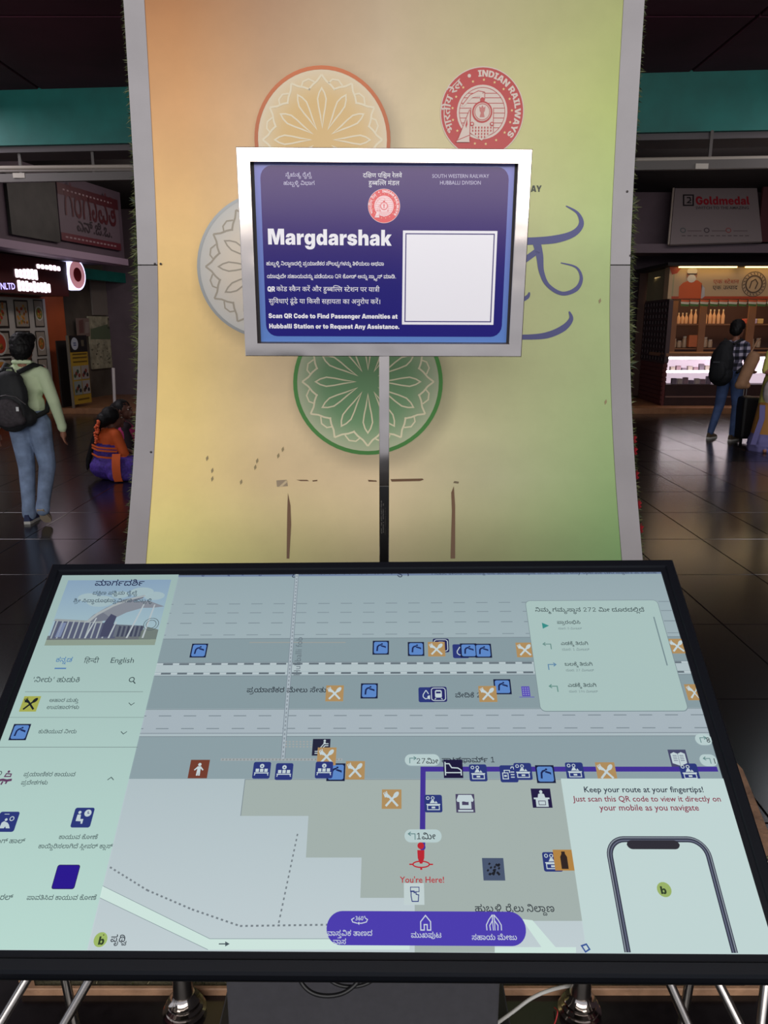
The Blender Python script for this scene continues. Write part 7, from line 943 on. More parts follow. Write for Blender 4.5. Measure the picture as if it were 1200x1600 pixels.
for (ra, za, rb, zb) in ((ou, -.036, ou, -.002), (ou, -.002, ins(ou, .004), .003), (ins(ou, .004), .003, ins(ou, .018), .003), (ins(ou, .018), .003, ins(ou, .020), -.001), (ins(ou, .020), -.001, ins(ou, .0295), -.0015)):
    m_.add(*ringbar(ra, rb, za, zb, '', None))
put(m_.build('bezel', BZ), kiosk)
m_ = MB(); m_.add(*ringbar(ins(ou, -.001), ins(ou, .01), -.036, -.062, '', None)); m_.add(*ringbar(ins(ou, -.001), ins(ou, -.001), -.030, -.036, '', None))
m_.add([K3(ou[0]+.01, ou[1]+.01, -.062), K3(ou[2]-.01, ou[1]+.01, -.062), K3(ou[2]-.01, ou[3]-.01, -.062), K3(ou[0]+.01, ou[3]-.01, -.062)], [(3, 2, 1, 0)])
put(m_.build('rear_cover', BZ2), kiosk)
m_ = MB(); m_.add(*ringbar(ins(ou, .0295), ins(ou, .0305), -.0012, -.0035, '', None))
put(m_.build('inner_gasket', mat('gasket', rgb(40, 42, 50), rough=.3, metal=.5)), kiosk)
SK = plane_surface(KC+KN*-.003, KU, KV, .00012); sk0 = SK.to3
SK.to3 = lambda u, v, l: sk0(max(-X, min(X, u)), max(-Y, min(Y, v)), l)      # nothing is drawn beyond the lit area
EM = attr_mat('lit_display', emit=.84, rough=.12, gloss=.5)
def uv(x, y): return SK.px(x, y)
a = Art(SK, 0)
MAPT = (158, 178, 184); MAPB = (206, 220, 224)  # brighter towards the bottom: viewing-angle brightness put into the map colours
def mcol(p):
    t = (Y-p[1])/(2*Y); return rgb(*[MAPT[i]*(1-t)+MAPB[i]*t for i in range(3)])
n = 12; a.me = None
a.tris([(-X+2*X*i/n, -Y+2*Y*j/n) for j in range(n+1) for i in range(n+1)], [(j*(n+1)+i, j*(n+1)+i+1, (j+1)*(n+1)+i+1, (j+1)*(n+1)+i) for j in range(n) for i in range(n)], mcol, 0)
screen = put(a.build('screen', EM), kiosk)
def ui(name, a, label=None):
    o = put(a.build(name, EM), screen, kiosk)
    if label: o['label'] = label
    return o
vy = lambda y: uv(600, y)[1]
# --- map
a = Art(SK, 1)
def band(y0, y1, c, l=0, x0=-X, x1=X): a.fill([[(x0, vy(y1)), (x1, vy(y1)), (x1, vy(y0)), (x0, vy(y0))]], c, l)
G1 = rgb(144, 164, 170); G2 = rgb(150, 170, 176); G3 = rgb(158, 174, 180)
band(892, 899.5, rgb(120, 138, 168), 0)
band(997, 1034, G1); band(1055, 1107, G1); band(1150, 1217, G2)
edge = rgb(128, 142, 150); lt = rgb(188, 204, 208)
band(1038.5, 1049, lt); band(1109, 1147, rgb(178, 192, 200))
for y in (996.5, 1034, 1055, 1107.5, 1145, 1150): band(y, y+.9, edge, 1)
ui('map_platform_area', a)
a = Art(SK, 2)
for y, wd_, c in ((942.5, 1.4, rgb(136, 152, 160)), (956.5, 1.4, rgb(138, 154, 162)), (972.5, 1.5, rgb(132, 148, 156)), (991, 1.5, rgb(140, 156, 164)), (1118, 1.7, rgb(134, 148, 156)), (1138, 1.7, rgb(134, 148, 156))):
    v = vy(y); a.dash((-X, v), (X, v), .0018, .022, .022, c, 0, px=False)
for y in (1036.7, 1051.5):
    v = vy(y); a.line([(-X, v), (X, v)], .0036, rgb(196, 210, 214), 0); a.dash((-X+.01, v), (X, v), .0036, .018, .012, rgb(106, 118, 126), 1, px=False)
ui('map_track_line', a)
a = Art(SK, 2)
BLD = rgb(174, 188, 183)
a.pxfill([(383, 1218), (376, 1275), (482, 1275), (478, 1340), (565, 1340), (563, 1403), (648, 1403), (648, 1488), (773, 1488), (773, 1439), (1180, 1439), (1120, 1218)], BLD, 0)
a.pxline([(376, 1275), (383, 1218), (1120, 1218)], 1.0, edge, 1)
ui('map_station_building', a)
a = Art(SK, 3); RD = rgb(220, 244, 236)
a.pxfill([(160, 1384), (328, 1467), (640, 1467), (640, 1484), (325, 1484), (150, 1400)], RD)
a.pxfill([(773, 1480), (846, 1480), (815, 1436), (832, 1438), (868, 1480), (900, 1480), (900, 1489), (773, 1489)], RD)
a.pxline([(160, 1384), (328, 1467), (640, 1467)], .8, rgb(150, 168, 172), 1); a.pxline([(150, 1400), (325, 1484)], .8, rgb(150, 168, 172), 1)
a.pxline([(342, 1475), (354, 1475)], 1.6, rgb(78, 92, 98), 1); a.pxfill([(352, 1471), (359, 1475), (352, 1479)], rgb(78, 92, 98), 1)
DT = rgb(128, 138, 144)
pts = [(172, 1355), (230, 1391), (300, 1421), (375, 1447), (512, 1445)]
for p, q in zip(pts, pts[1:]): a.dash(p, q, .0026, .0036, .0042, DT, 0)
a.dash((465, 1303), (435, 1445), .0024, .0036, .0042, DT, 0)
ui('map_road', a)
a = Art(SK, 4)
FB = rgb(180, 194, 202)
a.pxline([(464, 897), (442, 1186)], 6.0, rgb(136, 150, 160), 0); a.pxline([(464, 897), (442, 1186)], 4.0, FB, 1); a.dash((464, 899), (442, 1184), .0022, .004, .004, rgb(140, 152, 160), 2)
a.pxline([(345, 1187), (535, 1187)], 4, rgb(172, 180, 182), 0); a.dash((347, 1187), (533, 1187), .003, .003, .003, rgb(150, 158, 158), 1)
for y in (1159, 1163, 1167): a.dash((446, y), (490, y), .002, .003, .003, rgb(176, 176, 172), 1)
a.pxline([(390, 1004), (540, 1004)], 1.2, rgb(170, 168, 160), 0)
ui('map_footbridge', a, 'dashed footbridge strip')
PUR = rgb(70, 52, 158)
a = Art(SK, 5); a.pxline([(1121, 1202), (661, 1202), (660, 1325)], 8.2, PUR, 0); a.fill([circ(*uv(660, 1324), .0048, 14)], PUR, 0)
ui('route_line', a, 'purple route line')
def txt(key, x0, x1, y, c, y1=None, vs=1.0, l=8): a = Art(SK, l); a.pxtext(key, x0, x1, y, c, 0, y1, vs); return ui('lettering', a)
INK = rgb(34, 42, 52); GREY = rgb(92, 108, 112); 
txt('ಪ್ರಯಾಣಿಕರ ಮೇಲು ಸೇತುವೆ|600', 385, 520, 1082, INK, l=6); txt('ವೇದಿಕೆ 2|600', 711, 752, 1090, INK, l=6)
txt('ಪ್ಲಾಟ್‌ಫಾರ್ಮ್ 1|600', 690, 774, 1191.5, INK, l=6); txt('ಹುಬ್ಬಳ್ಳಿ ರೈಲು ನಿಲ್ದಾಣ|600', 742, 867, 1425, rgb(58, 66, 70), l=6)
txt("You're Here!|600", 625, 694, 1379.5, rgb(190, 52, 60)); txt('ಪೃಥ್ವಿ|600', 172, 198, 1472, INK)
a = Art(SK, 6); a.text('Hubballi fob|400', uv(468.5, 1056), uv(473, 996), rgb(110, 124, 132), 0); ui('lettering', a)
# ticker across the top
for key, x0, x1, c in (('ದಯವಿಟ್ಟು ಪರದೆಯನ್ನು ಹಲವು ಬಾರಿ ಸ್ಪರ್ಶಿಸಬೇಡಿ|400', 286, 440, (60, 70, 110)), ('कृपया स्क्रीन को बार बार न छुएं|400', 452, 640, (50, 56, 80)), ('Please avoid touching the screen multiple times. It can only operate two fingers at a time|400', 674, 1026, (70, 84, 100))):
    a = Art(SK, 6); p, q = uv(x0, 898.3), uv(x1, 897.6 if x1 < 900 else 896.6); a.text(key, p, q, rgb(*c), 0, vs=1.0 if x0 > 600 else 1.3); ui('lettering', a)

# --- icons: all drawn in a square [-1, 1]
NAVY = rgb(44, 58, 128); ICW = rgb(206, 222, 226); TAN = rgb(186, 150, 98)
class Icon:
    def __init__(s, x, y, half, l=10): s.a = Art(SK, l); s.c = uv(x, y); s.h = half
    def X(s, p): return (s.c[0]+p[0]*s.h, s.c[1]+p[1]*s.h)
    def f(s, pts, c, l=1): s.a.fill([[s.X(p) for p in pts]], c, l); return s
    def ln(s, pts, w_, c, l=1, closed=False): s.a.line([s.X(p) for p in pts], w_*s.h, c, l, closed); return s
    def sq(s, c, r=0.0, k=1.0, l=0): return s.f(rrect(-k, -k, k, k, r) if r else [(-k, -k), (k, -k), (k, k), (-k, k)], c, l)
def cutlery(i, c, l=1):
    i.ln([(-.35, .35), (.62, -.72)], .22, c, l); i.f([(-.75, .42), (-.52, .66), (-.3, .44), (-.16, .2), (-.38, .12), (-.62, .22)], c, l)
    for d in (-.2, -.04, .12): i.ln([(-.5+d*.7, .4+d*.7-.1), (-.72+d*.9+.06, .66+d*.5+.1)], .09, c, l)
    i.ln([(.3, .3), (-.6, -.72)], .22, c, l); q = [(.45+.34*math.cos(t)*.8-.22*math.sin(t)*.5, .45+.34*math.cos(t)*.75+.26*math.sin(t)*.8) for t in [k*math.pi/8 for k in range(16)]]; i.f(q, c, l)
def food(x, y, h=.0158, bg=TAN, fg=ICW, l=10): i = Icon(x, y, h, l).sq(bg); cutlery(i, fg); ui('food_icon', i.a)
def water(x, y, h=.0152, l=10):
    i = Icon(x, y, h, l).sq(rgb(20, 28, 62)); i.sq(rgb(98, 144, 212), .22, .84, 1)
    k = rgb(26, 40, 88); i.ln([(-.45, -.5), (-.4, .12), (-.25, .32), (.05, .42)], .2, k, 2); i.f(circ(.14, .52, .12, 8), k, 2)
    i.f([(.1, .35), (.62, .18), (.62, -.08), (.45, .02), (.15, .12), (-.05, .2)], k, 2); ui('water_icon', i.a)
def navyicon(x, y, kind, h=.0150, l=10, bg=NAVY):
    i = Icon(x, y, h, l).sq(bg, .22); W_ = ICW
    if kind == 'seats':
        i.f(circ(0, .5, .26, 12), W_); i.f([(-.1, .4), (.1, .4), (0, .62)], bg, 2)
        for q in (-.5, 0, .5): i.f([(q-.19, -.2), (q+.19, -.2), (q+.19, .18), (q-.19, .18)], W_)
        i.ln([(-.82, -.32), (.82, -.32)], .12, W_); i.ln([(-.7, -.32), (-.78, -.62)], .1, W_); i.ln([(.7, -.32), (.78, -.62)], .1, W_)
    elif kind == 'counter':
        for q in (-.6, -.05): i.ln(circ(q, .62, .17, 8), .08, W_, closed=True)
        i.f([(-.4, .02), (-.2, .4), (.05, .38), (.2, .05)], W_); i.f([(.15, .02), (.3, .3), (.5, .02)], W_); i.ln([(-.78, -.1), (.78, -.1)], .12, W_)
        i.ln([(-.66, -.2), (-.66, -.7), (.66, -.7), (.66, -.2)], .1, W_, closed=True); i.ln([(-.2, -.45), (.2, -.45)], .2, W_)
    elif kind == 'locker':
        i.ln([(-.7, -.6), (-.7, .1), (-.1, .1), (-.1, -.6)], .1, W_, closed=True); i.ln([(-.5, .1), (-.5, .4), (.1, .4), (.1, .1)], .1, W_)
        for q in (-.4, -.1, .2): i.ln([(.2, q), (.75, q)], .12, W_)
        i.ln([(.25, .6), (.35, .8), (.55, .8), (.62, .5)], .1, W_); i.ln([(-.55, -.25), (-.25, -.25)], .2, W_)
    elif kind == 'drop':
        i.ln([(-.1, .6), (-.45, 0), (-.45, -.3), (-.2, -.55), (.1, -.5)], .11, W_); i.ln([(-.1, .6), (.2, .1)], .11, W_); i.f(circ(.3, -.35, .26, 9), W_)
    elif kind == 'train':
        i.ln(rrect(-.82, -.82, .82, .82, .3), .1, W_, closed=True); i.f(rrect(-.4, -.45, .4, .55, .2), W_); i.f([(-.28, .1), (.28, .1), (.28, .35), (-.28, .35)], bg, 2)
        i.ln([(-.3, -.5), (-.45, -.68)], .1, W_); i.ln([(.3, -.5), (.45, -.68)], .1, W_)
    elif kind == 'clock':
        i.f(circ(.42, .45, .36, 14), W_); i.ln([(.42, .65), (.42, .42), (.58, .42)], .07, bg, 2)
        i.f(circ(-.42, .52, .16, 10), W_); i.f([(-.62, -.35), (-.6, .3), (-.25, .3), (-.2, -.15), (.12, -.15), (.12, -.62), (-.05, -.62), (-.08, -.38)], W_)
    elif kind == 'clock2':
        i.ln(circ(.4, .3, .2, 10), .08, W_, closed=True); i.ln([(-.5, .75), (0, .75)], .06, W_); i.f(circ(-.15, .2, .14, 10), W_); i.f([(-.55, -.65), (-.5, -.1), (-.3, .05), (.1, -.1), (.3, -.3), (.5, -.65), (.1, -.65), (0, -.45), (-.1, -.65)], W_)
    ui({'seats': 'waiting_room_icon', 'counter': 'help_counter_icon', 'locker': 'cloak_room_icon', 'drop': 'water_drop_icon', 'train': 'train_icon', 'clock': 'waiting_clock_icon', 'clock2': 'waiting_hall_icon'}[kind], i.a)
for x, y in ((311, 1017), (595, 1012.5), (650, 1014.5), (577, 1080), (525, 1207), (852, 1210), (785, 1073.5)): water(x, y)
navyicon(689, 1009, 'train', bg=rgb(34, 36, 92)); navyicon(720, 1018, 'drop'); water(732, 1017, l=14); water(755, 1017.5, l=14)
food(682, 1015, l=14); food(820, 1016); food(523, 1084, l=14); food(762, 1085, l=14); food(1058, 1010); food(1086, 1082); food(555, 1204); food(612, 1249); food(947, 1206)
navyicon(667, 1086, 'drop', h=.0148); navyicon(685, 1085.5, 'train', l=14, bg=rgb(38, 40, 108))
navyicon(409, 1204, 'seats', h=.0145); navyicon(444, 1206, 'seats', h=.0145)
navyicon(747, 1208, 'counter', h=.0145); navyicon(795, 1209.5, 'locker', h=.0145); navyicon(817, 1206, 'counter', h=.0145, l=14); navyicon(898, 1205, 'counter', h=.0145); navyicon(677, 1256, 'counter', h=.0142); navyicon(863, 1347, 'counter', h=.0142)
navyicon(1077, 1207, 'counter', h=.0148)
# escalator, child room, bed, shop, help desk, book, coal, bottle, building
i = Icon(502, 1168, .0150).sq(rgb(36, 38, 62)); i.ln([(-.7, -.62), (-.35, -.62), (.35, .3), (.8, .3)], .34, ICW); i.ln([(-.7, -.62), (-.35, -.62), (.35, .3), (.8, .3)], .12, rgb(36, 38, 62), 2); i.f(circ(.35, .78, .14, 8), ICW); i.ln([(.35, .62), (.35, .4)], .24, ICW); ui('escalator_icon', i.a)
food(510.5, 1182.5, l=14); navyicon(506.5, 1204, 'seats', h=.0145, l=20)
i = Icon(311, 1202, .0160).sq(rgb(122, 64, 46)); i.f(circ(.02, .48, .18, 10), ICW); i.f([(-.16, .28), (.18, .28), (.5, -.08), (.42, -.18), (.18, .05), (.2, -.72), (.03, -.72), (.02, -.3), (-.03, -.72), (-.2, -.72), (-.16, .05), (-.42, -.18), (-.5, -.08)], ICW); ui('child_room_icon', i.a)
i = Icon(708, 1202, .0158, 16).sq(rgb(26, 20, 60)); i.ln([(-.82, .75), (-.82, -.72)], .12, ICW); i.ln([(.82, -.72), (.82, -.15), (.5, .08), (-.15, .12), (-.4, .55), (-.82, .55)], .12, ICW); i.ln([(-.82, -.42), (.82, -.42)], .12, ICW); ui('retiring_room_icon', i.a)
i = Icon(727, 1255.5, .0150).sq(rgb(78, 72, 104)); i.f([(-.7, .9), (.7, .9), (.92, .35), (.8, .15), (.5, .2), (.2, .12), (-.2, .2), (-.5, .12), (-.85, .15), (-.92, .35)], ICW); i.f([(-.62, -.6), (-.62, .2), (-.35, .2), (-.35, -.2), (.35, -.2), (.35, .2), (.62, .2), (.62, -.6)], ICW); i.f([(-.8, -.9), (.8, -.9), (.8, -.72), (-.8, -.72)], ICW); ui('shop_icon', i.a)
i = Icon(846, 1247.5, .0156).sq(rgb(34, 26, 70)); i.f(circ(0, .66, .17, 10), ICW); i.f([(-.38, .05), (-.3, .42), (0, .52), (.3, .42), (.38, .05)], ICW); i.f([(-.8, .05), (.8, .05), (.8, -.12), (.62, -.12), (.62, -.9), (-.62, -.9), (-.62, -.12), (-.8, -.12)], ICW); i.ln([(-.34, -.3), (.34, -.3), (.34, -.7), (-.34, -.7)], .07, rgb(90, 90, 110), 2, True); ui('help_desk_icon', i.a)
i = Icon(1060, 1185, .0148).sq(rgb(74, 76, 110)); i.f([(-.8, .5), (-.4, .7), (0, .5), (.4, .7), (.8, .5), (.8, -.6), (.4, -.75), (0, -.9), (-.4, -.75), (-.8, -.6)], ICW)
for q in (.3, .1, -.1, -.3): i.ln([(-.6, q), (-.15, q)], .07, rgb(110, 120, 140), 2); i.ln([(.15, q), (.6, q)], .07, rgb(110, 120, 140), 2)
i.ln([(0, .5), (0, -.85)], .05, rgb(110, 120, 140), 2); ui('book_icon', i.a)
i = Icon(771, 1358.5, .0162).sq(rgb(78, 92, 118)); rnd = random.Random(4)
for q in range(22): x = rnd.uniform(-.62, .62); y = rnd.uniform(-.55, .55); i.ln([(x-.06, y-.08), (x+.08, y+.08)], .16, rgb(28, 30, 36), 1+q % 2)
ui('seating_icon', i.a, 'dark slate seating icon')
i = Icon(881, 1344.5, .0152, 16).sq(rgb(190, 140, 70)); i.f([(-.18, .82), (.18, .82), (.18, .6), (.34, .3), (.34, -.85), (-.34, -.85), (-.34, .3), (-.18, .6)], rgb(50, 36, 30)); ui('bottle_icon', i.a)
i = Icon(822, 1081, .0120); i.f([(-.65, -.8), (.55, -.8), (.55, .85), (-.65, .85)], rgb(92, 80, 190)); 
for q in (.55, .2, -.15, -.5):
    for r_ in (-.4, -.05, .3): i.f([(r_-.1, q-.1), (r_+.1, q-.1), (r_+.1, q+.1), (r_-.1, q+.1)], rgb(150, 150, 210), 2)
i.ln([(-1.1, -.92), (1.1, -.92)], .1, rgb(92, 80, 190)); ui('building_icon', i.a)
i = Icon(647, 1397, .0150).sq(rgb(206, 222, 222)); i.ln([(-.35, .62), (.5, .62), (.5, .2), (-.35, .2)], .07, NAVY, 1, True); i.ln([(-.3, .25), (-.3, -.2), (-.2, -.7), (.4, -.7), (.45, -.1), (.2, -.05), (.2, .1), (0, .1), (0, .25)], .09, NAVY, 2, True); ui('counter_hand_icon', i.a)
# you are here pin
a = Art(SK, 12); RED = rgb(196, 40, 50); c = uv(658, 1350)
a.fill([circ(c[0], c[1]+.0265, .0052, 14)], RED); a.fill([[(c[0]-.0055, c[1]+.020), (c[0]+.0055, c[1]+.020), (c[0]+.005, c[1]+.008), (c[0]+.0018, c[1]), (c[0]-.0018, c[1]), (c[0]-.005, c[1]+.008)]], RED)
a.line(circ(c[0], c[1]-.001, .0125, 20, .0045), .0019, RED, 1, True)
for d in ((-.018, 0), (.018, 0)): a.line([(c[0]+d[0]*.62, c[1]-.001), (c[0]+d[0], c[1]-.001)], .002, RED, 1)
a.line([(c[0], c[1]-.005), (c[0], c[1]-.009)], .003, RED, 1); ui('location_pin', a, 'red location pin')
# distance pills
def pill(x0, x1, y0, y1, key, tx0, tx1, ty, left, l=12):
    a = Art(SK, l); p = uv(x0, (y0+y1)/2); q = uv(x1, (y0+y1)/2); r = (vy(y0)-vy(y1))/2*.97
    a.fill([rrect(p[0], p[1]-r, q[0], p[1]+r, r*.98)], rgb(196, 218, 218)); sgn = -1 if left else 1; cx, cy = uv(x0+12, (y0+y1)/2)
    a.line([(cx-sgn*.0045, cy-.006), (cx-sgn*.0045, cy+.003), (cx+sgn*.005, cy+.003)], .0013, rgb(100, 140, 140), 1)
    a.line([(cx+sgn*.002, cy+.006), (cx+sgn*.006, cy+.003), (cx+sgn*.002, cy)], .0013, rgb(100, 140, 140), 1)
    a.pxtext(key, tx0, tx1, ty, rgb(50, 60, 64), 2); ui('distance_pill', a)
pill(632.5, 687, 1179, 1197.5, '27ಮೀ|400', 650, 685, 1194, False, 18); pill(632, 690, 1296, 1317, '1ಮೀ|400', 650, 681, 1312, True)
pill(1086, 1112, 1147, 1165, '8|400', 1104, 1110, 1161, False); pill(1093, 1120, 1179, 1198, '1|400', 1114, 1118, 1194, True)
# bottom navigation bar
a = Art(SK, 22); p = uv(509, 1477.5); q = uv(824, 1477.5); t = vy(1424.5)
a.fill([rrect(p[0], p[1], q[0], t, (t-p[1])*.49, 8)], rgb(80, 64, 186)); ui('navigation_bar', a, 'purple navigation bar')
WI = rgb(214, 224, 236)
for key, x0, x1, y in (('ವಾಸ್ತವಿಕ ತಾಣದ|600', 511, 582, 1463), ('ವಾಸ|600', 520, 541, 1476), ('ಮುಖಪುಟ|600', 642, 690, 1466), ('ಸಹಾಯ ಮೇಜು|600', 737, 808, 1469.5), ('360°|600', 555, 571, 1439)): txt(key, x0, x1, y, WI, l=25)
i = Icon(665, 1443, .0110, 24); i.ln([(-.65, -.85), (-.65, .15), (0, .9), (.65, .15), (.65, -.85), (.2, -.85), (.2, -.2), (-.2, -.2), (-.2, -.85)], .14, WI, 1, True); ui('home_icon', i.a)
i = Icon(771, 1442, .0118, 24); 
for s_ in (-1, 1): i.ln([(s_*.08, .85), (s_*.12, .2), (s_*.5, -.35), (s_*.45, -.9)], .12, WI); i.ln([(s_*.08, .85), (s_*.55, .3), (s_*.9, -.3), (s_*.88, -.9)], .12, WI); i.ln([(s_*.12, .2), (s_*.1, -.9)], .1, WI)
ui('helping_hands_icon', i.a)
i = Icon(562, 1437, .0110, 24); i.ln([(-.7, .15), (-1.05, -.05), (-.9, -.35), (-.3, -.5)], .12, WI); i.ln([(.7, .15), (1.05, -.05), (.9, -.35), (.3, -.5), (0, -.5)], .12, WI); i.f([(-.02, -.3), (-.02, -.72), (-.3, -.5)], WI); ui('rotation_icon', i.a)
# --- left panel
PL0 = uv(137, 1484)[0]; MT = (166, 192, 189); MB_ = (198, 232, 222)  # same viewing-angle brightening put into the side panel colours
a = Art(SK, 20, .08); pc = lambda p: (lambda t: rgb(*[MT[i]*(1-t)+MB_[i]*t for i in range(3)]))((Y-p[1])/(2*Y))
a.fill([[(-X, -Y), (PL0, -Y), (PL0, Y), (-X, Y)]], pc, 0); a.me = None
LN = rgb(128, 148, 146)
for (x0, x1, y) in ((40, 224, 1082), (0, 216, 1168.5), (0, 226, 1122)): a.pxline([(x0, y), (x1, y)], .9 if y != 1122 else .7, LN, 1)
a.pxline([(86, 1045.5), (104, 1045.5)], 2.2, rgb(84, 128, 186), 1)
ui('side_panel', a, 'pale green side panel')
a = Art(SK, 22)
tl_, tr_, br_, bl_ = uv(105, 908), uv(268, 907), uv(243, 1010), uv(70, 1010); iw = tr_[0]-tl_[0]; ih = tl_[1]-bl_[1]
I2 = lambda x, y: (bl_[0]+(tr_[0]-bl_[0])*x, bl_[1]+ih*y)
def ip(pts, c, l=1): a.fill([[I2(*p) for p in pts]], c, l)
a.me = .02; a.fill([[I2(0, 0), I2(1, 0), I2(1, 1), I2(0, 1)]], lambda p: (lambda t: rgb(168-34*t, 196-34*t, 206-12*t))(max(0, (p[1]-bl_[1])/ih-.3)), 0); a.me = None
for cx, cy, r in ((.25, .72, .12), (.38, .66, .16), (.75, .8, .14), (.88, .74, .12), (.55, .76, .1)): a.fill([circ(*I2(cx, cy), r*iw*.8, 16, r*ih*.55)], rgb(172, 196, 202), 1)
ip([(0, 0), (1, 0), (1, .1), (0, .11)], rgb(150, 166, 150), 2); ip([(0, .08), (.95, .08), (.95, .14), (0, .14)], rgb(112, 118, 122), 3)
ip([(.02, .12), (.02, .36), (.46, .33), (.62, .3), (.62, .1), (.02, .1)], rgb(92, 98, 122), 4)
ip([(.0, .36), (.02, .39), (.46, .35), (.46, .32)], rgb(158, 166, 168), 5)
for k in range(10): x = .03+k*.052; ip([(x, .1), (x+.014, .1), (x+.018, .36), (x+.004, .36)], rgb(170, 180, 184), 5)
ip([(.07, .12), (.12, .12), (.13, .33), (.08, .33)], rgb(130, 144, 176), 5)
ip([(.30, .33), (.36, .45), (.46, .56), (.6, .68), (.78, .75), (.78, .70), (.64, .62), (.56, .52), (.50, .36)], rgb(120, 126, 140), 6)
ip([(.42, .5), (.6, .64), (.84, .66), (1.0, .57), (.9, .55), (.8, .55), (.66, .48), (.55, .38)], rgb(140, 146, 156), 7)
ip([(.30, .33), (.38, .47), (.52, .61), (.66, .70), (.79, .75), (.80, .73), (.66, .67), (.52, .57), (.40, .44), (.34, .33)], rgb(176, 184, 186), 8)
ip([(.48, .32), (.48, .12), (.56, .12), (.58, .42), (.52, .46)], rgb(74, 78, 104), 8)
ip([(.60, .3), (.60, .12), (.86, .12), (.86, .28)], rgb(110, 118, 130), 6)
for k in range(6): x = .63+k*.04; ip([(x, .12), (x+.022, .12), (x+.022, .27), (x, .28)], rgb(70, 76, 96), 8)
for x0, x1, t in ((.34, .39, .4), (.555, .585, .34), (.72, .80, .62), (.865, .90, .6)): ip([(x0, .1), (x0+.016, .1), (x1+.012, t), (x1, t)], rgb(190, 200, 204), 9)
for r in (.075, .05): a.line(circ(*I2(.92, .3), r*iw*.9, 18, r*ih*1.2), .0012, rgb(90, 104, 108), 9, True)
ip([(.84, .08), (1, .08), (1, .22), (.9, .26), (.84, .2)], rgb(120, 132, 126), 8)
ui('station_picture', a, 'station building picture')
DK = rgb(26, 34, 74); GR = rgb(84, 104, 104)
txt('ಮಾರ್ಗದರ್ಶಿ|600', 148, 225, 917, DK, l=34); txt('ದಕ್ಷಿಣ ಪಶ್ಚಿಮ ರೈಲ್ವೆ|400', 145, 215, 931, rgb(74, 92, 104), l=34); txt('ಶ್ರೀ ಸಿದ್ಧಾರೂಢಸ್ವಾಮೀಜಿ ಹುಬ್ಬಳ್ಳಿ|400', 115, 238, 943, rgb(74, 92, 104), l=34)
txt('ಕನ್ನಡ|400', 87, 113, 1035.5, rgb(84, 134, 186), l=24); txt('हिन्दी|400', 131, 154, 1037, rgb(60, 76, 80), l=24); txt('English|400', 172, 209, 1037, rgb(60, 76, 80), l=24)
txt("'ನೀರು' ಹುಡುಕಿ|400", 50, 125, 1067, GR, l=24)
i = Icon(207, 1064, .0075, 24); i.ln(circ(-.1, .15, .6, 16), .22, rgb(66, 84, 84), closed=True); i.ln([(.35, -.3), (1.0, -.95)], .26, rgb(66, 84, 84)); ui('search_icon', i.a)
food(48, 1101, .0152, rgb(176, 182, 84), rgb(26, 32, 36), 24)
txt('ಆಹಾರ ಮತ್ತು|400', 77, 123, 1098, GR, l=24); txt('ಉಪಹಾರಗಳು|400', 73, 124, 1109, GR, l=24)
water(32, 1145, .0152, 24); txt('ಕುಡಿಯುವ ನೀರು|400', 60, 120, 1147, GR, l=24)
txt('ಪ್ರಯಾಣಿಕರ ಕಾಯುವ|400', 37, 118, 1214, GR, l=24); txt('ಪ್ರದೇಶಗಳು|400', 33, 75, 1227, GR, l=24)
for x, y, s_ in ((206, 1101, -1), (194, 1146, -1), (174, 1218, 1)): i = Icon(x, y, .0052, 24); i.ln([(-1, -.4*s_), (0, .5*s_), (1, -.4*s_)], .26, rgb(80, 98, 98)); ui('chevron_icon', i.a)
i = Icon(10, 1217, .0140, 24); pk = rgb(104, 66, 100); i.f(circ(.1, .8, .16, 8), pk); i.ln([(-.1, .55), (.5, .5), (.5, .2), (-.2, .2)], .14, pk, 1, True); i.ln([(-.9, -.3), (-.3, -.2), (.2, -.3), (.8, -.2)], .3, pk); i.ln([(-.2, -.4), (-.3, -.8)], .2, pk); i.ln([(.3, -.3), (.2, -.7)], .2, pk); i.ln(circ(-.95, .6, .25, 10), .1, GR, closed=True); ui('waiting_area_icon', i.a)
navyicon(12, 1285, 'clock2', .0160, 24); txt('ಂಗ್ ಹಾಲ್|400', -4, 39, 1318.5, GR, l=24)
navyicon(130, 1278.5, 'clock', .0158, 24); txt('ಕಾಯುವ ಕೋಣೆ|400', 92, 153, 1312, GR, l=24); txt('ಕಾಯ್ದಿರಿಸಲಾಗಿದೆ ಸ್ಲೀಪರ್ ಕ್ಲಾಸ್|400', 60, 176, 1326.5, GR, l=24)
i = Icon(104, 1371, .0176, 24).sq(rgb(48, 40, 86), .2); i.sq(rgb(42, 20, 150), .2, .95, 1); ui('paid_room_icon', i.a, 'plain blue rounded icon')
txt('ರಲ್|400', 0, 20, 1407, GR, l=24); txt('ಪಾವತಿಸಿದ ಕಾಯುವ ಕೋಣೆ|400', 42, 151, 1407, GR, l=24)
a = Art(SK, 24); c = uv(158, 1469); a.fill([circ(*c, .0098, 18)], rgb(168, 196, 108)); k = uv(153, 1477); k2 = uv(163, 1477); a.text('b|900', k, k2, rgb(50, 66, 40), 1); a.fill([circ(c[0]+.003, c[1]+.006, .001, 6)], rgb(90, 90, 40), 1); ui('round_letter_logo', a)
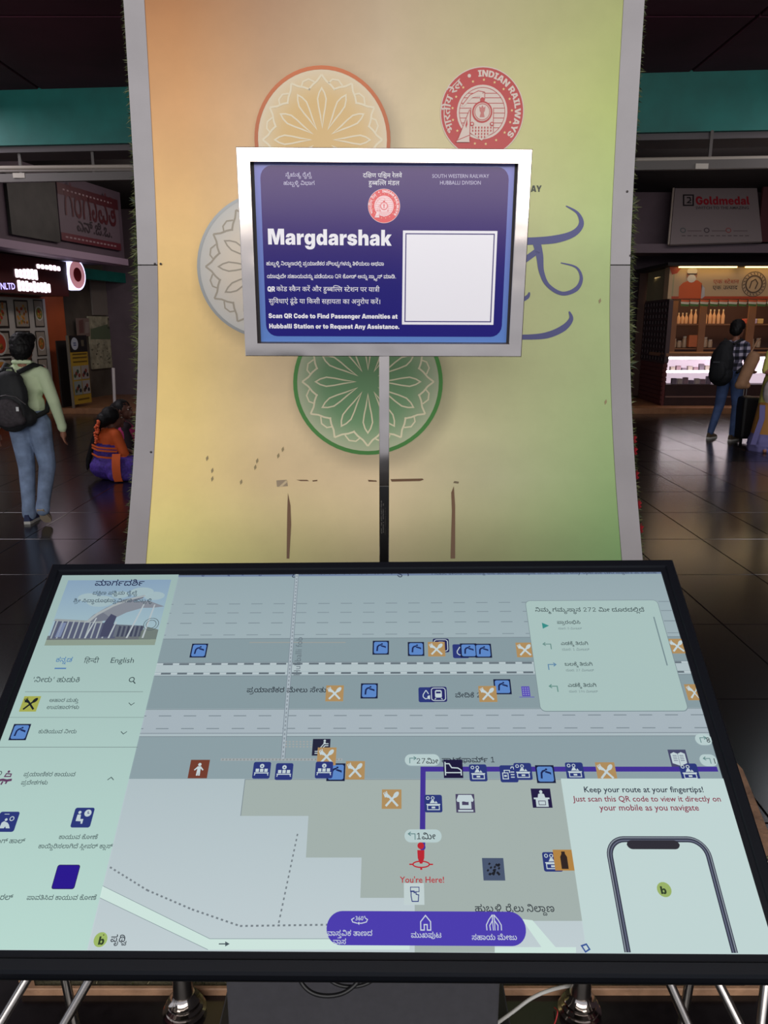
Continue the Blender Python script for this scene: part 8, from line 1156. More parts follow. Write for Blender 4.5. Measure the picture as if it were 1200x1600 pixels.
# --- direction card
a = Art(SK, 20); p0 = uv(845, 1112); p1 = uv(1075, 1112); q1 = uv(1028, 939)
a.fill([rrect(p0[0]-.001, p0[1]-.0015, p1[0]+.001, q1[1]+.001, .010)], rgb(130, 148, 154), 0)
a.fill([rrect(p0[0], p0[1], p1[0], q1[1], .009)], rgb(180, 206, 202), 1); a.pxline([(1021, 965), (1042, 1041)], 2.0, rgb(128, 150, 154), 2); ui('direction_card', a, 'pale green direction list card')
txt('ನಿಮ್ಮ ಗಮ್ಯಸ್ಥಾನ 272 ಮೀ ದೂರದಲ್ಲಿದೆ|400', 836, 1007, 957, rgb(60, 76, 78), l=24)
for key, sub, x0, x1, y in (('ಪ್ರಾರಂಭಿಸಿ|600', 'ದೂರ: 0 ಮೀಟರ್|400', 870, 907, 976), ('ಎಡಕ್ಕೆ ತಿರುಗಿ|600', 'ದೂರ: 1 ಮೀಟರ್|400', 876, 919, 1009), ('ಬಲಕ್ಕೆ ತಿರುಗಿ|600', 'ದೂರ: 27 ಮೀಟರ್|400', 882, 926, 1041.5), ('ಎಡಕ್ಕೆ ತಿರುಗಿ|600', 'ದೂರ: 196 ಮೀಟರ್|400', 887, 932, 1074.5)):
    txt(key, x0, x1, y, rgb(58, 76, 78), l=24); txt(sub, x0+2, x1+2, y+8.8, rgb(128, 148, 150), l=24)
i = Icon(852, 979, .0085, 24); i.f([(-.7, .8), (.8, 0), (-.7, -.8)], rgb(60, 150, 144)); ui('start_arrow_icon', i.a)
for x, y, s_, c in ((855, 1010, -1, (112, 150, 144)), (862, 1042, 1, (96, 140, 176)), (865, 1076, -1, (104, 150, 140))):
    i = Icon(x, y, .0090, 24); i.ln([(-.7*s_, -.9), (-.7*s_, .35), (.8*s_, .35)], .2, rgb(*c)); i.ln([(.35*s_, .75), (.85*s_, .35), (.35*s_, -.05)], .2, rgb(*c)); ui('turn_arrow_icon', i.a)
# --- phone card, lower right
QL = uv(917, 1491)[0]; q1 = uv(880, 1217.5)
a = Art(SK, 20); a.fill([[(QL, -Y), (X, -Y), (X, q1[1]), (QL, q1[1])]], rgb(206, 228, 226), 0); ui('route_card', a, 'pale green route card')
txt('Keep your route at your fingertips!|600', 912, 1099, 1239, rgb(34, 42, 62), l=24); txt('Just scan this QR code to view it directly on|600', 896, 1126, 1253.5, rgb(146, 62, 82), l=24); txt('your mobile as you navigate|600', 937, 1092, 1267.5, rgb(146, 62, 82), l=24)
a = Art(SK, 24); lx = uv(975, 1489)[0]; rx = uv(1152, 1489)[0]; ty = vy(1307)
def shell(d, r, cc, l, w_):
    pts = [(lx+d, -Y+.001), (lx+d, ty-d-r)]+[(lx+d+r-r*math.cos(t), ty-d-r+r*math.sin(t)) for t in [k*math.pi/16 for k in range(1, 8)]]+[(lx+d+r, ty-d)]
    pts += [(rx-d-r, ty-d)]+[(rx-d-r+r*math.sin(t), ty-d-r+r*math.cos(t)) for t in [k*math.pi/16 for k in range(1, 8)]]+[(rx-d, ty-d-r), (rx-d, -Y+.001)]
    a.line(pts, w_, cc, l)
shell(.0045, .026, rgb(58, 62, 78), 0, .009); shell(.0022, .028, rgb(150, 160, 170), 1, .0015); shell(.0062, .024, rgb(112, 118, 140), 1, .0015)
n0 = uv(980, 1328); n1 = uv(1063, 1328); a.fill([rrect(n0[0], n0[1], n1[0], ty-.006, .008)], rgb(50, 48, 56), 2)
ui('phone_picture', a, 'phone outline picture')
a = Art(SK, 26); c = uv(1037, 1391); a.fill([circ(*c, .0105, 18)], rgb(164, 190, 110)); k = uv(1032, 1398); k2 = uv(1042, 1398); a.text('b|900', k, k2, rgb(50, 66, 40), 1); ui('round_letter_logo', a)
i = Icon(916, 1484, .0070, 24); i.ln([(-.9, .6), (.1, .9), (.6, 0), (-.3, -.5)], .3, rgb(60, 90, 160), closed=True); ui('corner_icon', i.a)

# pedestal and loose parts below the screen
ped = MB(); ped.box((-.046, 1.53, .44), (.60, .28, .84), bev=.006)
put(ped.build('pedestal', mat('pedestal_grey', rgb(62, 61, 66), rough=.55, noise=.08, nscale=60)), kiosk)
put(MB().box((-.046, 1.50, .012), (.70, .42, .024), bev=.004).build('foot_plate', mat('foot_black', rgb(26, 26, 29), rough=.5)), kiosk)
m_ = MB(); m_.box(K3(0, 0, -.085), (.5, .34, .05), M=KR); put(m_.build('mount_bracket', BZ2), kiosk)
# cables
cb = MB(); z0 = at_y(515, 1540, 1.28)
pts = [at_y(x, y, yy) for x, y, yy in ((462, 1500, 1.27), (468, 1530, 1.27), (486, 1550, 1.26), (512, 1556, 1.26), (540, 1550, 1.26), (562, 1530, 1.27), (570, 1505, 1.28))]
sm = []
for k in range(len(pts)-1):
    p0, p1, p2, p3 = pts[max(k-1, 0)], pts[k], pts[k+1], pts[min(k+2, len(pts)-1)]
    for q in range(5): t = q/5.0; sm.append(.5*((2*p1)+(p2-p0)*t+(2*p0-5*p1+4*p2-p3)*t*t+(3*p1-p0-3*p2+p3)*t**3))
cb.tube(sm, .0045, 8); cb.tube([p+Vector((.045, .01, .012)) for p in sm[4:-8]], .004, 8)
o = cb.build('power_cable', mat('cable_black', rgb(20, 20, 22), rough=.45)); tag(o, 'thick black cable looping down below the middle of the touchscreen', 'cable')
def cable(name, pts, r, m, label):
    pts = [Vector(p) for p in pts]; sm = []
    for k in range(len(pts)-1):
        p0, p1, p2, p3 = pts[max(k-1, 0)], pts[k], pts[k+1], pts[min(k+2, len(pts)-1)]
        for q in range(6): t = q/6.0; sm.append(.5*((2*p1)+(p2-p0)*t+(2*p0-5*p1+4*p2-p3)*t*t+(3*p1-p0-3*p2+p3)*t**3))
    sm.append(pts[-1]); tag(MB().tube(sm, r, 8).build(name, m), label, 'cable')
cable('data_cable', [at_z(775, 1600, .03), at_z(800, 1582, .04), at_z(830, 1560, .07), at_z(860, 1547, .08), at_z(893, 1540, .05), at_z(915, 1541, .045)], .0045, mat('cable_white', rgb(190, 188, 184), rough=.5), 'white cable arching over the floor beside the grey pedestal')
cable('thin_wire', [at_z(862, 1612, .006), at_z(869, 1592, .02), at_z(871, 1580, .03), at_z(866, 1574, .006)], .0016, mat('wire_red', rgb(176, 40, 44), rough=.5), 'thin red wire on the floor right of the white cable')
# steel stub posts with stepped collars
def stub(x, label):
    p = at_z(x, 1582, .0); t = empty('steel_post', (p.x, p.y, 0), label=label, cat='post', group='steel stub posts')
    put(MB().lathe((p.x, p.y, 0), [(.0245, .02), (.0245, .86), (.020, .87)], 24).build('pole', STEEL2), t)
    put(MB().lathe((p.x, p.y, 0), [(.052, 0), (.053, .012), (.046, .016), (.047, .026), (.040, .031), (.040, .040), (.031, .047), (.026, .06)], 24).build('collar', STEEL), t)
stub(289, 'steel stub post with stepped round collar left of the grey pedestal'); stub(905, 'steel stub post with stepped round collar right of the grey pedestal')
# folding stand of thin steel tubes on either side
def stand(segs, label):
    tops = []
    pts_ = []
    p = at_z(segs[0][2], segs[0][3], 0); t = empty('folding_stand', (p.x, p.y, 0), label=label, cat='stand', group='steel tube folding stands')
    for (x0, y0, x1, y1, Y0, Y1) in segs:
        if Y1 > 1.45: Y0, Y1 = Y0-.03, Y1-.01
        a0 = at_y(x0, y0, Y0); b0 = at_y(x1, y1, Y1); d = (a0-b0)
        lo = b0-d*((b0.z-.008)/d.z); hi = a0+d*(.22/d.z); tops.append(hi)
        put(MB().tube([lo, hi], .0105, 12).build('tube', STEEL2), t)
        put(MB().lathe((lo.x, lo.y, 0), [(.016, 0), (.016, .02), (.012, .026)], 12).build('rubber_foot', BLACK), t)
    put(MB().tube(sorted(tops, key=lambda q: q.x), .0105, 12).build('top_tube', STEEL2), t)
stand([(45, 1525, 0, 1600, 1.38, 1.33), (101, 1525, 117, 1600, 1.50, 1.47), (143, 1525, 100, 1600, 1.42, 1.38)], 'crossed thin steel tubes of the stand at the lower left, under the screen')
stand([(1044, 1530, 1075, 1600, 1.42, 1.38), (1078, 1530, 1066, 1600, 1.50, 1.47), (1120, 1530, 1155, 1600, 1.38, 1.33), (1198, 1530, 1190, 1600, 1.38, 1.34)], 'crossed thin steel tubes of the stand at the lower right, under the screen')
# ================================================================== LEFT SIDE: SHOPS ALONG THE FACADE
def FR(x0, y0, x1, y1, off): a_ = fac(x0, y0, off); b_ = fac(x1, y1, off); return a_[0], b_[0], b_[1], a_[1]
MAU = mat('mauve_fascia', rgb(78, 64, 76), rough=.7, noise=.1, nscale=3); MARO = mat('maroon_panel', rgb(74, 28, 34), rough=.6)
# orange fronted snack stall with a board of dish pictures
t0 = fac(115, 640, .35)[0]; bx = F3(t0, 0, .35)
stall = empty('snack_stall', (bx.x, bx.y, .1), label='orange fronted snack stall on the left, carrying a board of dish pictures', cat='stall')
fbox('front_wall', -6, t0, .1, 2.75, .35, .5, mat('orange_laminate', rgb(164, 78, 40), rough=.5, noise=.12, nscale=2), stall)
b0, b1, z0, z1 = FR(-60, 462, 83, 600, .42); z1 = fac(71, 467, .42)[1]; z0 = fac(83, 600, .42)[1]
brd = fbox('picture_board', b0, b1, z0, z1, .42, .05, mat('board_white', rgb(176, 172, 166), rough=.5), stall)
DISH = [rgb(150, 90, 50), rgb(190, 130, 50), rgb(120, 120, 60), rgb(170, 60, 40), rgb(196, 150, 70)]
rnd = random.Random(2)
for r_, (ya, yb) in enumerate(((468, 511), (517, 556), (561, 600))):
    for c_, (xa, xb) in enumerate(((-24, 15), (20, 47), (51, 70))):
        k = r_*4; p0, p1, q0, q1 = FR(xa+k*.9, ya, xb+k*.9, yb, .43)
        if r_ == 0 and c_ < 2: q0 -= .02
        a = Art(fsurf(.43), 1); a.fill([[(p0, q0), (p1, q0), (p1, q1), (p0, q1)]], rgb(40, 34, 30), 0)
        g_ = (p1-p0)*.07; a.fill([[(p0+g_, q0+g_), (p1-g_, q0+g_), (p1-g_, q1-g_), (p0+g_, q1-g_)]], rgb(150, 140, 128) if (r_, c_) != (2, 1) else rgb(40, 50, 34), 1)
        cx, cy = (p0+p1)/2, (q0+q1)/2; R_ = min(p1-p0, q1-q0)*.42
        if (r_, c_) == (0, 1) or (r_, c_) == (0, 0):
            for q in range(26): a.fill([circ(cx+rnd.uniform(-.8, .8)*R_, cy+rnd.uniform(-1, 1)*R_, R_*.16, 7)], rnd.choice(DISH), 2)
        else:
            a.fill([circ(cx, cy, R_, 18, R_*1.1)], rgb(186, 184, 178), 2); a.fill([circ(cx, cy, R_*.8, 18, R_*.9)], DISH[(r_*3+c_) % 5], 3)
            for q in range(8): a.fill([circ(cx+rnd.uniform(-.4, .4)*R_, cy+rnd.uniform(-.5, .5)*R_, R_*.2, 7)], DISH[(r_*3+c_+1+q % 2) % 5], 4)
        put(a.build('dish_picture', PRINT), brd, stall)
LITW = mat('lit_white_letters', rgb(255, 236, 250), emit=2.2); 
t1 = fac(106, 440, .95)[0]; bz0 = fac(102, 463, .95)[1]; bz1 = fac(95, 408, .95)[1]
p = F3(t1, bz0, .95); lsign = empty('shop_sign', (p.x, p.y, bz0), label='dark red shop sign box with glowing white lettering and a glowing round end sign', cat='shop sign')
fbox('sign_box', t1-4.5, t1, bz0, bz1, .95, .6, mat('sign_maroon', rgb(72, 24, 26), rough=.5), lsign)
S9 = fsurf(.955); LITA = attr_mat('lit_lettering', emit=2.6)
a = Art(S9, 1)
for (xa, xb, ya, yb) in ((22, 60, 417, 435), (26, 80, 437, 454), (56, 95, 411, 421)):
    n_ = max(3, int((xb-xa)/6)); u0, v1 = S9.px(xa, ya); u1, v0 = S9.px(xb, yb+ (xb-xa)*.08)
    for q in range(n_):
        w_ = (u1-u0)/n_; x_ = u0+w_*q; h_ = (v1-v0)*rnd.uniform(.82, 1); a.fill([rrect(x_+w_*.06, v0+(v1-v0-h_)*.5, x_+w_*.92, v0+h_, w_*.2, 3)], rgb(255, 232, 246))
a.pxtext('NLTD|600', 1, 24, 452, rgb(170, 160, 255))
put(a.build('lit_lettering', LITA), lsign)
c = F3(t1+.28, (bz0+bz1)/2+.1, .9); RR = .29
RX = Matrix.Translation(c)@Matrix.Rotation(FROT, 4, 'Z')@Matrix.Rotation(math.pi/2, 4, 'X')
for nm, prof, m in (('round_sign_rim', [(RR, -.08), (RR, .08), (RR*.9, .09), (RR*.9, .08)], mat('lit_rim', rgb(214, 214, 255), emit=1.6)), ('round_sign_face', [(RR*.88, .06), (RR*.88, .085)], mat('lit_pink_face', rgb(214, 150, 160), emit=.5))):
    o = MB().lathe((0, 0, 0), prof, 28).build(nm, m); o.data.transform(RX); put(o, lsign)
o = MB().lathe((0, 0, 0), [(RR*.45, .085), (RR*.45, .092)], 20).build('round_sign_badge', mat('badge_red', rgb(176, 50, 60), rough=.4)); o.data.transform(RX); put(o, lsign)
# standing board with menu pictures
sb = at_z(128, 626, .1); p0, p1, q0, q1 = FR(103, 523, 143, 624, .9); p0 = fac(114, 600, .9)[0]; p1 = fac(143, 622, .9)[0]; q0 = .16; q1 = fac(118, 524, .9)[1]
bp = F3(p0, 0, .9); st = empty('standing_board', (bp.x, bp.y, .1), label='yellow and black standing menu board on the floor beside the orange stall', cat='standing board')
fbox('board', p0, p1, q0, q1, .9, .04, mat('board_yellow', rgb(168, 136, 44), rough=.5), st)
fbox('rear_leg', p0+.03, p1-.03, .1, q1-.1, .62, .03, mat('leg_dark', rgb(30, 26, 24), rough=.6), st)
fbox('side_frame', p0-.02, p0, .1, q1, .9, .05, mat('frame_grey', rgb(120, 112, 100), rough=.5), st)
a = Art(fsurf(.905), 1); W_ = p1-p0; H_ = q1-q0; Z = lambda x, y: (p0+W_*x, q0+H_*y)
a.fill([[Z(0, .76), Z(1, .76), Z(1, 1), Z(0, 1)]], rgb(30, 28, 30)); a.fill([circ(*Z(.28, .88), W_*.2, 16, H_*.09)], rgb(170, 176, 190), 1)
a.line([Z(.2, .89), Z(.36, .89)], .02, rgb(60, 70, 120), 2); a.line([Z(.2, .86), Z(.36, .86)], .02, rgb(60, 70, 120), 2)
a.fill([[Z(.66, .84), Z(.8, .84), Z(.82, .93), Z(.64, .93)]], rgb(90, 84, 70), 1)
for y_ in (.73, .68, .62): a.line([Z(.1, y_), Z(.92, y_)], H_*.018, rgb(96, 76, 30), 1)
for x_, y_, cc in ((.04, .36, (150, 150, 140)), (.52, .36, (146, 140, 136)), (.04, .14, (130, 140, 136)), (.52, .14, (150, 146, 144))):
    a.fill([[Z(x_, y_), Z(x_+.44, y_), Z(x_+.44, y_+.2), Z(x_, y_+.2)]], rgb(*cc), 1)
    for q in range(4): a.fill([circ(*Z(x_+.1+.08*q, y_+.06+.03*(q % 3)), W_*.07, 8)], rgb(*rnd.choice([(70, 50, 30), (120, 60, 50), (60, 80, 60), (40, 40, 44)])), 2)
a.line([Z(.2, .07), Z(.85, .07)], H_*.02, rgb(96, 76, 30), 1)
put(a.build('printed_face', PRINT), st)
# mural relief panel and the plain grey panel above it
m0 = fac(140, 540, .02)[0]; m1 = fac(226, 540, .02)[0]+1.2; mz0 = fac(180, 573.5, .02)[1]; mz1 = fac(180, 495, .02)[1]
mp = F3(m0, mz0, .02); mural_root = empty('wall_mural', (mp.x, mp.y, mz0), label='greyish wall mural of a curving track, seen just left of the display pillar', cat='mural')
fbox('mural_panel', m0, m1, mz0, mz1, .05, .04, mat('mural_ground', rgb(176, 172, 146), rough=.7, noise=.35, nscale=6), mural_root)
a = Art(fsurf(.055), 1)
for wpx, cc, l in ((9, (92, 88, 78), 0), (5, (136, 130, 114), 1)): a.pxline([(168, 505), (190, 511), (205, 517), (214, 526), (212, 540), (200, 556), (180, 571)], wpx, rgb(*cc), l)
for k in range(60):
    x_ = rnd.uniform(142, 196); y_ = rnd.uniform(535, 570); a.pxfill([(x_, y_), (x_+rnd.uniform(1, 4), y_-1), (x_+2, y_+rnd.uniform(1, 3))], rgb(*rnd.choice([(104, 100, 84), (150, 146, 122), (90, 96, 78)])))
a.pxfill([(142, 514), (170, 506), (205, 518), (200, 530), (142, 530)], rgb(104, 118, 92))
put(a.build('track_relief', PRINT), mural_root)
u0, u1, w0, w1 = FR(141, 430, 228, 494, .05); w0 = fac(180, 493, .05)[1]; w1 = fac(180, 431, .05)[1]
gp = F3(u0, w0, 0); o = fbox('wall_panel', u0, u1+1, w0, w1, .05, .04, mat('satin_grey_panel', rgb(140, 132, 124), rough=.3)); tag(o, 'plain satin grey wall panel above the mural', 'wall panel')
u0, u1, w0, w1 = FR(119, 497, 141, 525, .12); o = fbox('wall_poster', u0, u1, w0, w1, .12, .02, mat('poster_pale', rgb(132, 112, 104), rough=.6)); tag(o, 'pale poster with faint figures beside the mural', 'poster')
a = Art(fsurf(.121), 1); a.pxfill([(123, 501), (130, 499), (131, 520), (124, 521)], rgb(110, 76, 70)); a.pxfill([(133, 503), (139, 503), (139, 520), (133, 521)], rgb(150, 136, 128)); a.build('printed_figures', PRINT).parent = o
# upper fascia with the large dark sign
f1 = fac(190, 340, 1.6)[0]; fz0 = fac(0, 384, 1.6)[1]
fp = F3(f1, fz0, 1.6); fas = fbox('trim_4', -6, f1, fz0, 4.9, 1.6, 1.3, MAU); fas['kind'] = 'structure'
led = fbox('trim_5', -6, f1+.02, fz0-.02, fz0+.10, 1.66, .3, mat('ledge_painted_lit', rgb(150, 130, 150), rough=.6)); led['kind'] = 'structure'  # pale tone paints the lit underside into the ledge colour
o = fbox('trim_6', -6, f1+3.0, fz0-.24, fz0-.03, .5, .2, TEAL); o['kind'] = 'structure'
u0, v1 = fac(86, 284, 1.63); u1 = fac(183, 330, 1.63)[0]; v0 = fac(100, 376, 1.63)[1]
sp = F3(u0, v0, 1.63); bs = empty('wall_sign', (sp.x, sp.y, v0), label='large dim wall sign with maroon lettering and maroon bands, upper left', cat='wall sign')
fbox('sign_panel', u0, u1, v0, v1, 1.65, .05, mat('dim_mauve_panel', rgb(88, 74, 84), rough=.6), bs)
a = Art(fsurf(1.655), 1); vh = v1-v0; uh = u1-u0; ZZ = lambda x, y: (u0+uh*x, v0+vh*y)
a.fill([[ZZ(0, .80), ZZ(1, .80), ZZ(1, 1), ZZ(0, 1)]], rgb(66, 22, 30)); a.fill([[ZZ(0, 0), ZZ(1, 0), ZZ(1, .14), ZZ(0, .14)]], rgb(84, 30, 40))
a.text('ಗಂಗಾವತಿ|600', ZZ(.08, .46), ZZ(.95, .46), rgb(70, 22, 30), 1, vs=1.6); a.text('ಎನ್.ಜಿ.ಒ.|600', ZZ(.25, .22), ZZ(.85, .22), rgb(44, 34, 40), 1, vs=1.1)
for x_ in range(14): a.line([ZZ(.08+x_*.06, .9), ZZ(.11+x_*.06, .9)], vh*.03, rgb(130, 110, 116), 1); a.line([ZZ(.06+x_*.062, .07), ZZ(.10+x_*.062, .07)], vh*.03, rgb(130, 110, 116), 1)
put(a.build('sign_print', PRINT), bs)
u0b = fac(8, 290, 1.63)[0]; u1b = fac(84, 290, 1.63)[0]
o = fbox('wall_poster', u0b, u1b, v0-.05, v1, 1.66, .05, mat('dark_poster', rgb(44, 42, 40), rough=.6, noise=.4, nscale=4)); tag(o, 'dark unlit poster left of the large dim wall sign', 'poster')
# white upright bollard behind the seated women
p = at_z(180, 652, 0); q = at_y(177, 575, p.y); bo = empty('white_post', (p.x, p.y, 0), label='thin white upright post behind the two seated women', cat='post')
put(MB().tube([(p.x, p.y, .012), (q.x, q.y, q.z)], .028, 12).build('pole', mat('white_paint', rgb(214, 206, 206), rough=.5)), bo)
put(MB().lathe((p.x, p.y, 0), [(.09, 0), (.09, .012), (.03, .02)], 16).build('base', MATS['leg_dark']), bo)

# conduits and light bar hung under the beam
def span(name, yl, yr, Yl, Yr, r, m, label, cat, box=None, grp=None):
    a_ = at_y(-30, yl, Yl); b_ = at_y(1230, yr, Yr)
    t = empty(name, tuple((a_+b_)/2), label=label, cat=cat, group=grp)
    if box:
        d_ = b_-a_; put(MB().box((a_+b_)/2, (d_.length+3, box[0], box[1]), math.atan2(d_.y, d_.x)).build('rail', m), t)
    else:
        d_ = (b_-a_).normalized(); put(MB().tube([a_-d_*1.5, a_*.6+b_*.4+Vector((0, 0, -.012)), b_+d_*1.5], r, 10).build('pipe', m), t)
    return t, a_, b_
PALE = mat('pale_conduit', rgb(168, 158, 146), rough=.5); RAILM = mat('grey_rail', rgb(92, 86, 82), rough=.5)
tp, ca, cb_ = span('ceiling_conduit', 262, 246, 9.2, 8.35, .022, PALE, 'upper pale conduit pipe running across the hall under the teal beam', 'pipe')
span('ceiling_conduit', 267.5, 250.5, 9.2, 8.35, .016, mat('dim_conduit', rgb(120, 112, 106), rough=.5), 'lower thinner conduit pipe running across the hall under the teal beam', 'pipe')
tr_, ra, rb = span('cable_rail', 276, 259, 9.2, 8.35, 0, RAILM, 'grey cable rail running across the hall below the conduit pipes', 'rail', (.06, .085))
for x_ in (40, 163, 1118):
    f_ = (x_+30)/1260.0; h_ = ra*(1-f_)+rb*f_; put(MB().box(h_+Vector((0, 0, .17)), (.03, .02, .34)).build('hanger', RAILM), tr_)
for x_ in (38, 1106):
    f_ = (x_+30)/1260.0; h_ = ra*(1-f_)+rb*f_+Vector((0, -.035, .0)); put(MB().box(h_, (.13, .012, .05)).build('white_plate', mat('plate_white', rgb(190, 182, 170), rough=.5)), tr_)

# ================================================================== RIGHT SIDE: LIT PRODUCT STALL
YF = 15.5
def RY(x0, y0, x1, y1, Y): a_ = at_y(x0, y0, Y); b_ = at_y(x1, y1, Y); return a_.x, b_.x, b_.z, a_.z
def rbox(name, x0, y0, x1, y1, Y, dep, m, parent=None, root=None, bev=0.0):
    """box whose front face covers a rectangle seen at distance Y and which is dep deep"""
    a0, a1, b0, b1 = RY(x0, y0, x1, y1, Y); o = MB().box(((a0+a1)/2, Y+dep/2, (b0+b1)/2), (a1-a0, dep, b1-b0), bev=bev).build(name, m)
    if parent: put(o, parent, root)
    return o
o = rbox('trim_7', 960, 262, 1330, 398, 15.9, .3, WALLM); o['kind'] = 'structure'
o = rbox('trim_8', 960, 381, 1330, 395, 15.2, .6, mat('fascia_mauve', rgb(104, 90, 98), rough=.7)); o['kind'] = 'structure'
DKR = mat('dark_laminate', rgb(52, 30, 28), rough=.45, noise=.2, nscale=6); CREAM = mat('lit_cream_panel', rgb(188, 160, 126), rough=.6)
x0_, x1_, zb, zt = RY(1046, 414, 1290, 632, YF)
ps = empty('product_stall', ((x0_+x1_)/2, YF+.8, .1), label='lit product stall with cream header, bottle shelves and glowing counter, on the right', cat='stall')
rbox('base_cabinet', 1040, 601, 1290, 636, YF, .7, DKR, ps); rbox('kick_rail', 1040, 619, 1290, 621, YF-.02, .02, mat('kick_rail', rgb(140, 110, 100), rough=.4), ps)
hd = rbox('header_panel', 1047, 417, 1290, 467, YF, .25, CREAM, ps)
o = MB().box(((x0_+x1_)/2, YF+1.75, 1.5), (x1_-x0_, .05, 2.7)).build('rear_wall', mat('stall_back', rgb(64, 34, 24), rough=.6)); put(o, ps)
rbox('roof_board', 1044, 410, 1292, 415, YF-.35, 2.0, mat('roof_dark', rgb(26, 22, 22), rough=.7), ps)
lt_ = rbox('light_strip', 1062, 415.4, 1152, 418, YF-.16, .05, mat('warm_led', rgb(255, 214, 130), emit=5.0), ps); rbox('light_strip', 1166, 415.4, 1290, 418, YF-.16, .05, MATS['warm_led'], ps)
# angled side: cream header and a lattice of small square openings
pA = at_y(1046, 500, YF); pB = at_y(1009, 500, 17.15); sd = Vector((pB.x-pA.x, pB.y-pA.y, 0)); sl = sd.length; sd.normalize(); sr = math.atan2(sd.y, sd.x)
zs = [at_y(1046, y_, YF).z for y_ in (416, 469, 566, 630)]
def sbox(name, u0, u1, z0, z1, m, th=.05, par=None, off=0.0): 
    c_ = Vector((pA.x, pA.y, 0))+sd*((u0+u1)/2)+Vector((-sd.y, sd.x, 0))*off; o = MB().box((c_.x, c_.y, (z0+z1)/2), (u1-u0, th, z1-z0), sr).build(name, m); put(o, par or ps, ps if par else None); return o
sbox('side_header', 0, sl, zs[1], zs[0], mat('cream_green', rgb(160, 154, 118), rough=.6)); side_b = sbox('side_base', 0, sl, .1, zs[2], mat('red_brown_slats', rgb(92, 34, 32), rough=.5))
for k in range(9):
    z_ = .14+k*(zs[2]-.16)/9; sbox('slat', .02, sl-.02, z_, z_+(zs[2]-.16)/9-.02, MATS['red_brown_slats'], .09)
LAT = mat('lattice_mauve', rgb(74, 56, 60), rough=.6); nx, nz = 8, 10
sbox('lattice_backing', 0, sl, zs[2], zs[1], mat('lattice_dark', rgb(30, 20, 24), rough=.7), .03)
lat = MB()
for k in range(nx+1): u_ = sl*k/nx; c_ = Vector((pA.x, pA.y, 0))+sd*u_; lat.box((c_.x, c_.y, (zs[1]+zs[2])/2), (.055, .08, zs[1]-zs[2]), sr)
for k in range(nz+1): z_ = zs[2]+(zs[1]-zs[2])*k/nz; c_ = Vector((pA.x, pA.y, 0))+sd*sl/2; lat.box((c_.x, c_.y, z_), (sl, .08, .05), sr)
put(lat.build('lattice', LAT), ps)['kind'] = 'stuff'
# header print
HS = plane_surface((x0_, YF-.006, 0), (1, 0, 0), (0, 0, 1), .002); a = Art(HS, 1)
a.pxfill([(1049, 467), (1049, 463), (1290, 463), (1290, 467)], rgb(176, 70, 40)); a.pxfill([(1046, 417), (1066, 417), (1058, 427), (1050, 429)], rgb(170, 62, 40))
a.pxfill([(1060, 466), (1061, 448), (1067, 442), (1077, 438), (1090, 438), (1097, 443), (1095, 466)], rgb(204, 92, 44), 1); a.pxfill([(1095, 466), (1096, 444), (1101, 450), (1101, 463), (1096, 467)], rgb(176, 172, 176), 1)
c_ = HS.px(1081, 429); a.fill([circ(c_[0], c_[1], .105, 16, .125)], rgb(150, 100, 76), 2); a.fill([circ(c_[0], c_[1]+.06, .10, 14, .07)], rgb(206, 196, 186), 3); a.fill([circ(c_[0], c_[1]-.075, .085, 12, .075)], rgb(206, 200, 194), 3)
a.line([(c_[0]-.09, c_[1]+.01), (c_[0]+.09, c_[1]+.01)], .02, rgb(40, 32, 30), 4)
a.pxtext('एक स्टेशन|400', 1114, 1154, 443, rgb(168, 60, 44), 1, vs=.8); a.pxtext('एक उत्पाद|400', 1113, 1152, 452, rgb(52, 50, 56), 1, vs=.8)
c_ = HS.px(1178, 444)
for r_ in (.23, .165, .15): a.line(circ(c_[0], c_[1], r_, 24), .014, rgb(90, 74, 66), 1, True)
for q in range(20): t_ = q*math.pi/10; a.line([(c_[0]+.18*math.cos(t_), c_[1]+.18*math.sin(t_)), (c_[0]+.213*math.cos(t_+.1), c_[1]+.213*math.sin(t_+.1))], .016, rgb(90, 74, 66), 1)
a.line([(c_[0]-.08, c_[1]-.08), (c_[0]-.05, c_[1]+.05), (c_[0]+.02, c_[1]+.09), (c_[0]+.07, c_[1]+.02), (c_[0]+.03, c_[1]-.09)], .022, rgb(90, 74, 66), 1)
o = put(a.build('header_print', PRINT), hd, ps); o['label'] = 'printed person in an orange waistcoat, lettering and round seal'
# bunting
bt = empty('tricolour_bunting', tuple(at_y(1120, 470, YF-.1)), label='orange white and green bunting under the cream header', cat='bunting')
for k, x_ in enumerate(range(1064, 1290, 15)):
    p0 = at_y(x_, 468, YF-.1); p1 = at_y(x_+13, 478, YF-.1); m_ = MB(); dz = (p0.z-p1.z)/3; sg = .02*math.sin(k*1.7)
    for q in range(3): m_.mi = q; m_.add([(p0.x, p0.y+sg, p0.z-q*dz), (p1.x, p0.y, p0.z-q*dz-.01), (p1.x-.01, p0.y+.01, p0.z-(q+1)*dz-.01), (p0.x+.01, p0.y+sg, p0.z-(q+1)*dz), ], [(0, 3, 2, 1)])
    put(m_.build('flag', [mat('saffron', rgb(220, 104, 60), rough=.7), mat('flag_white', rgb(226, 212, 190), rough=.7), mat('flag_green', rgb(80, 120, 60), rough=.7)]), bt)
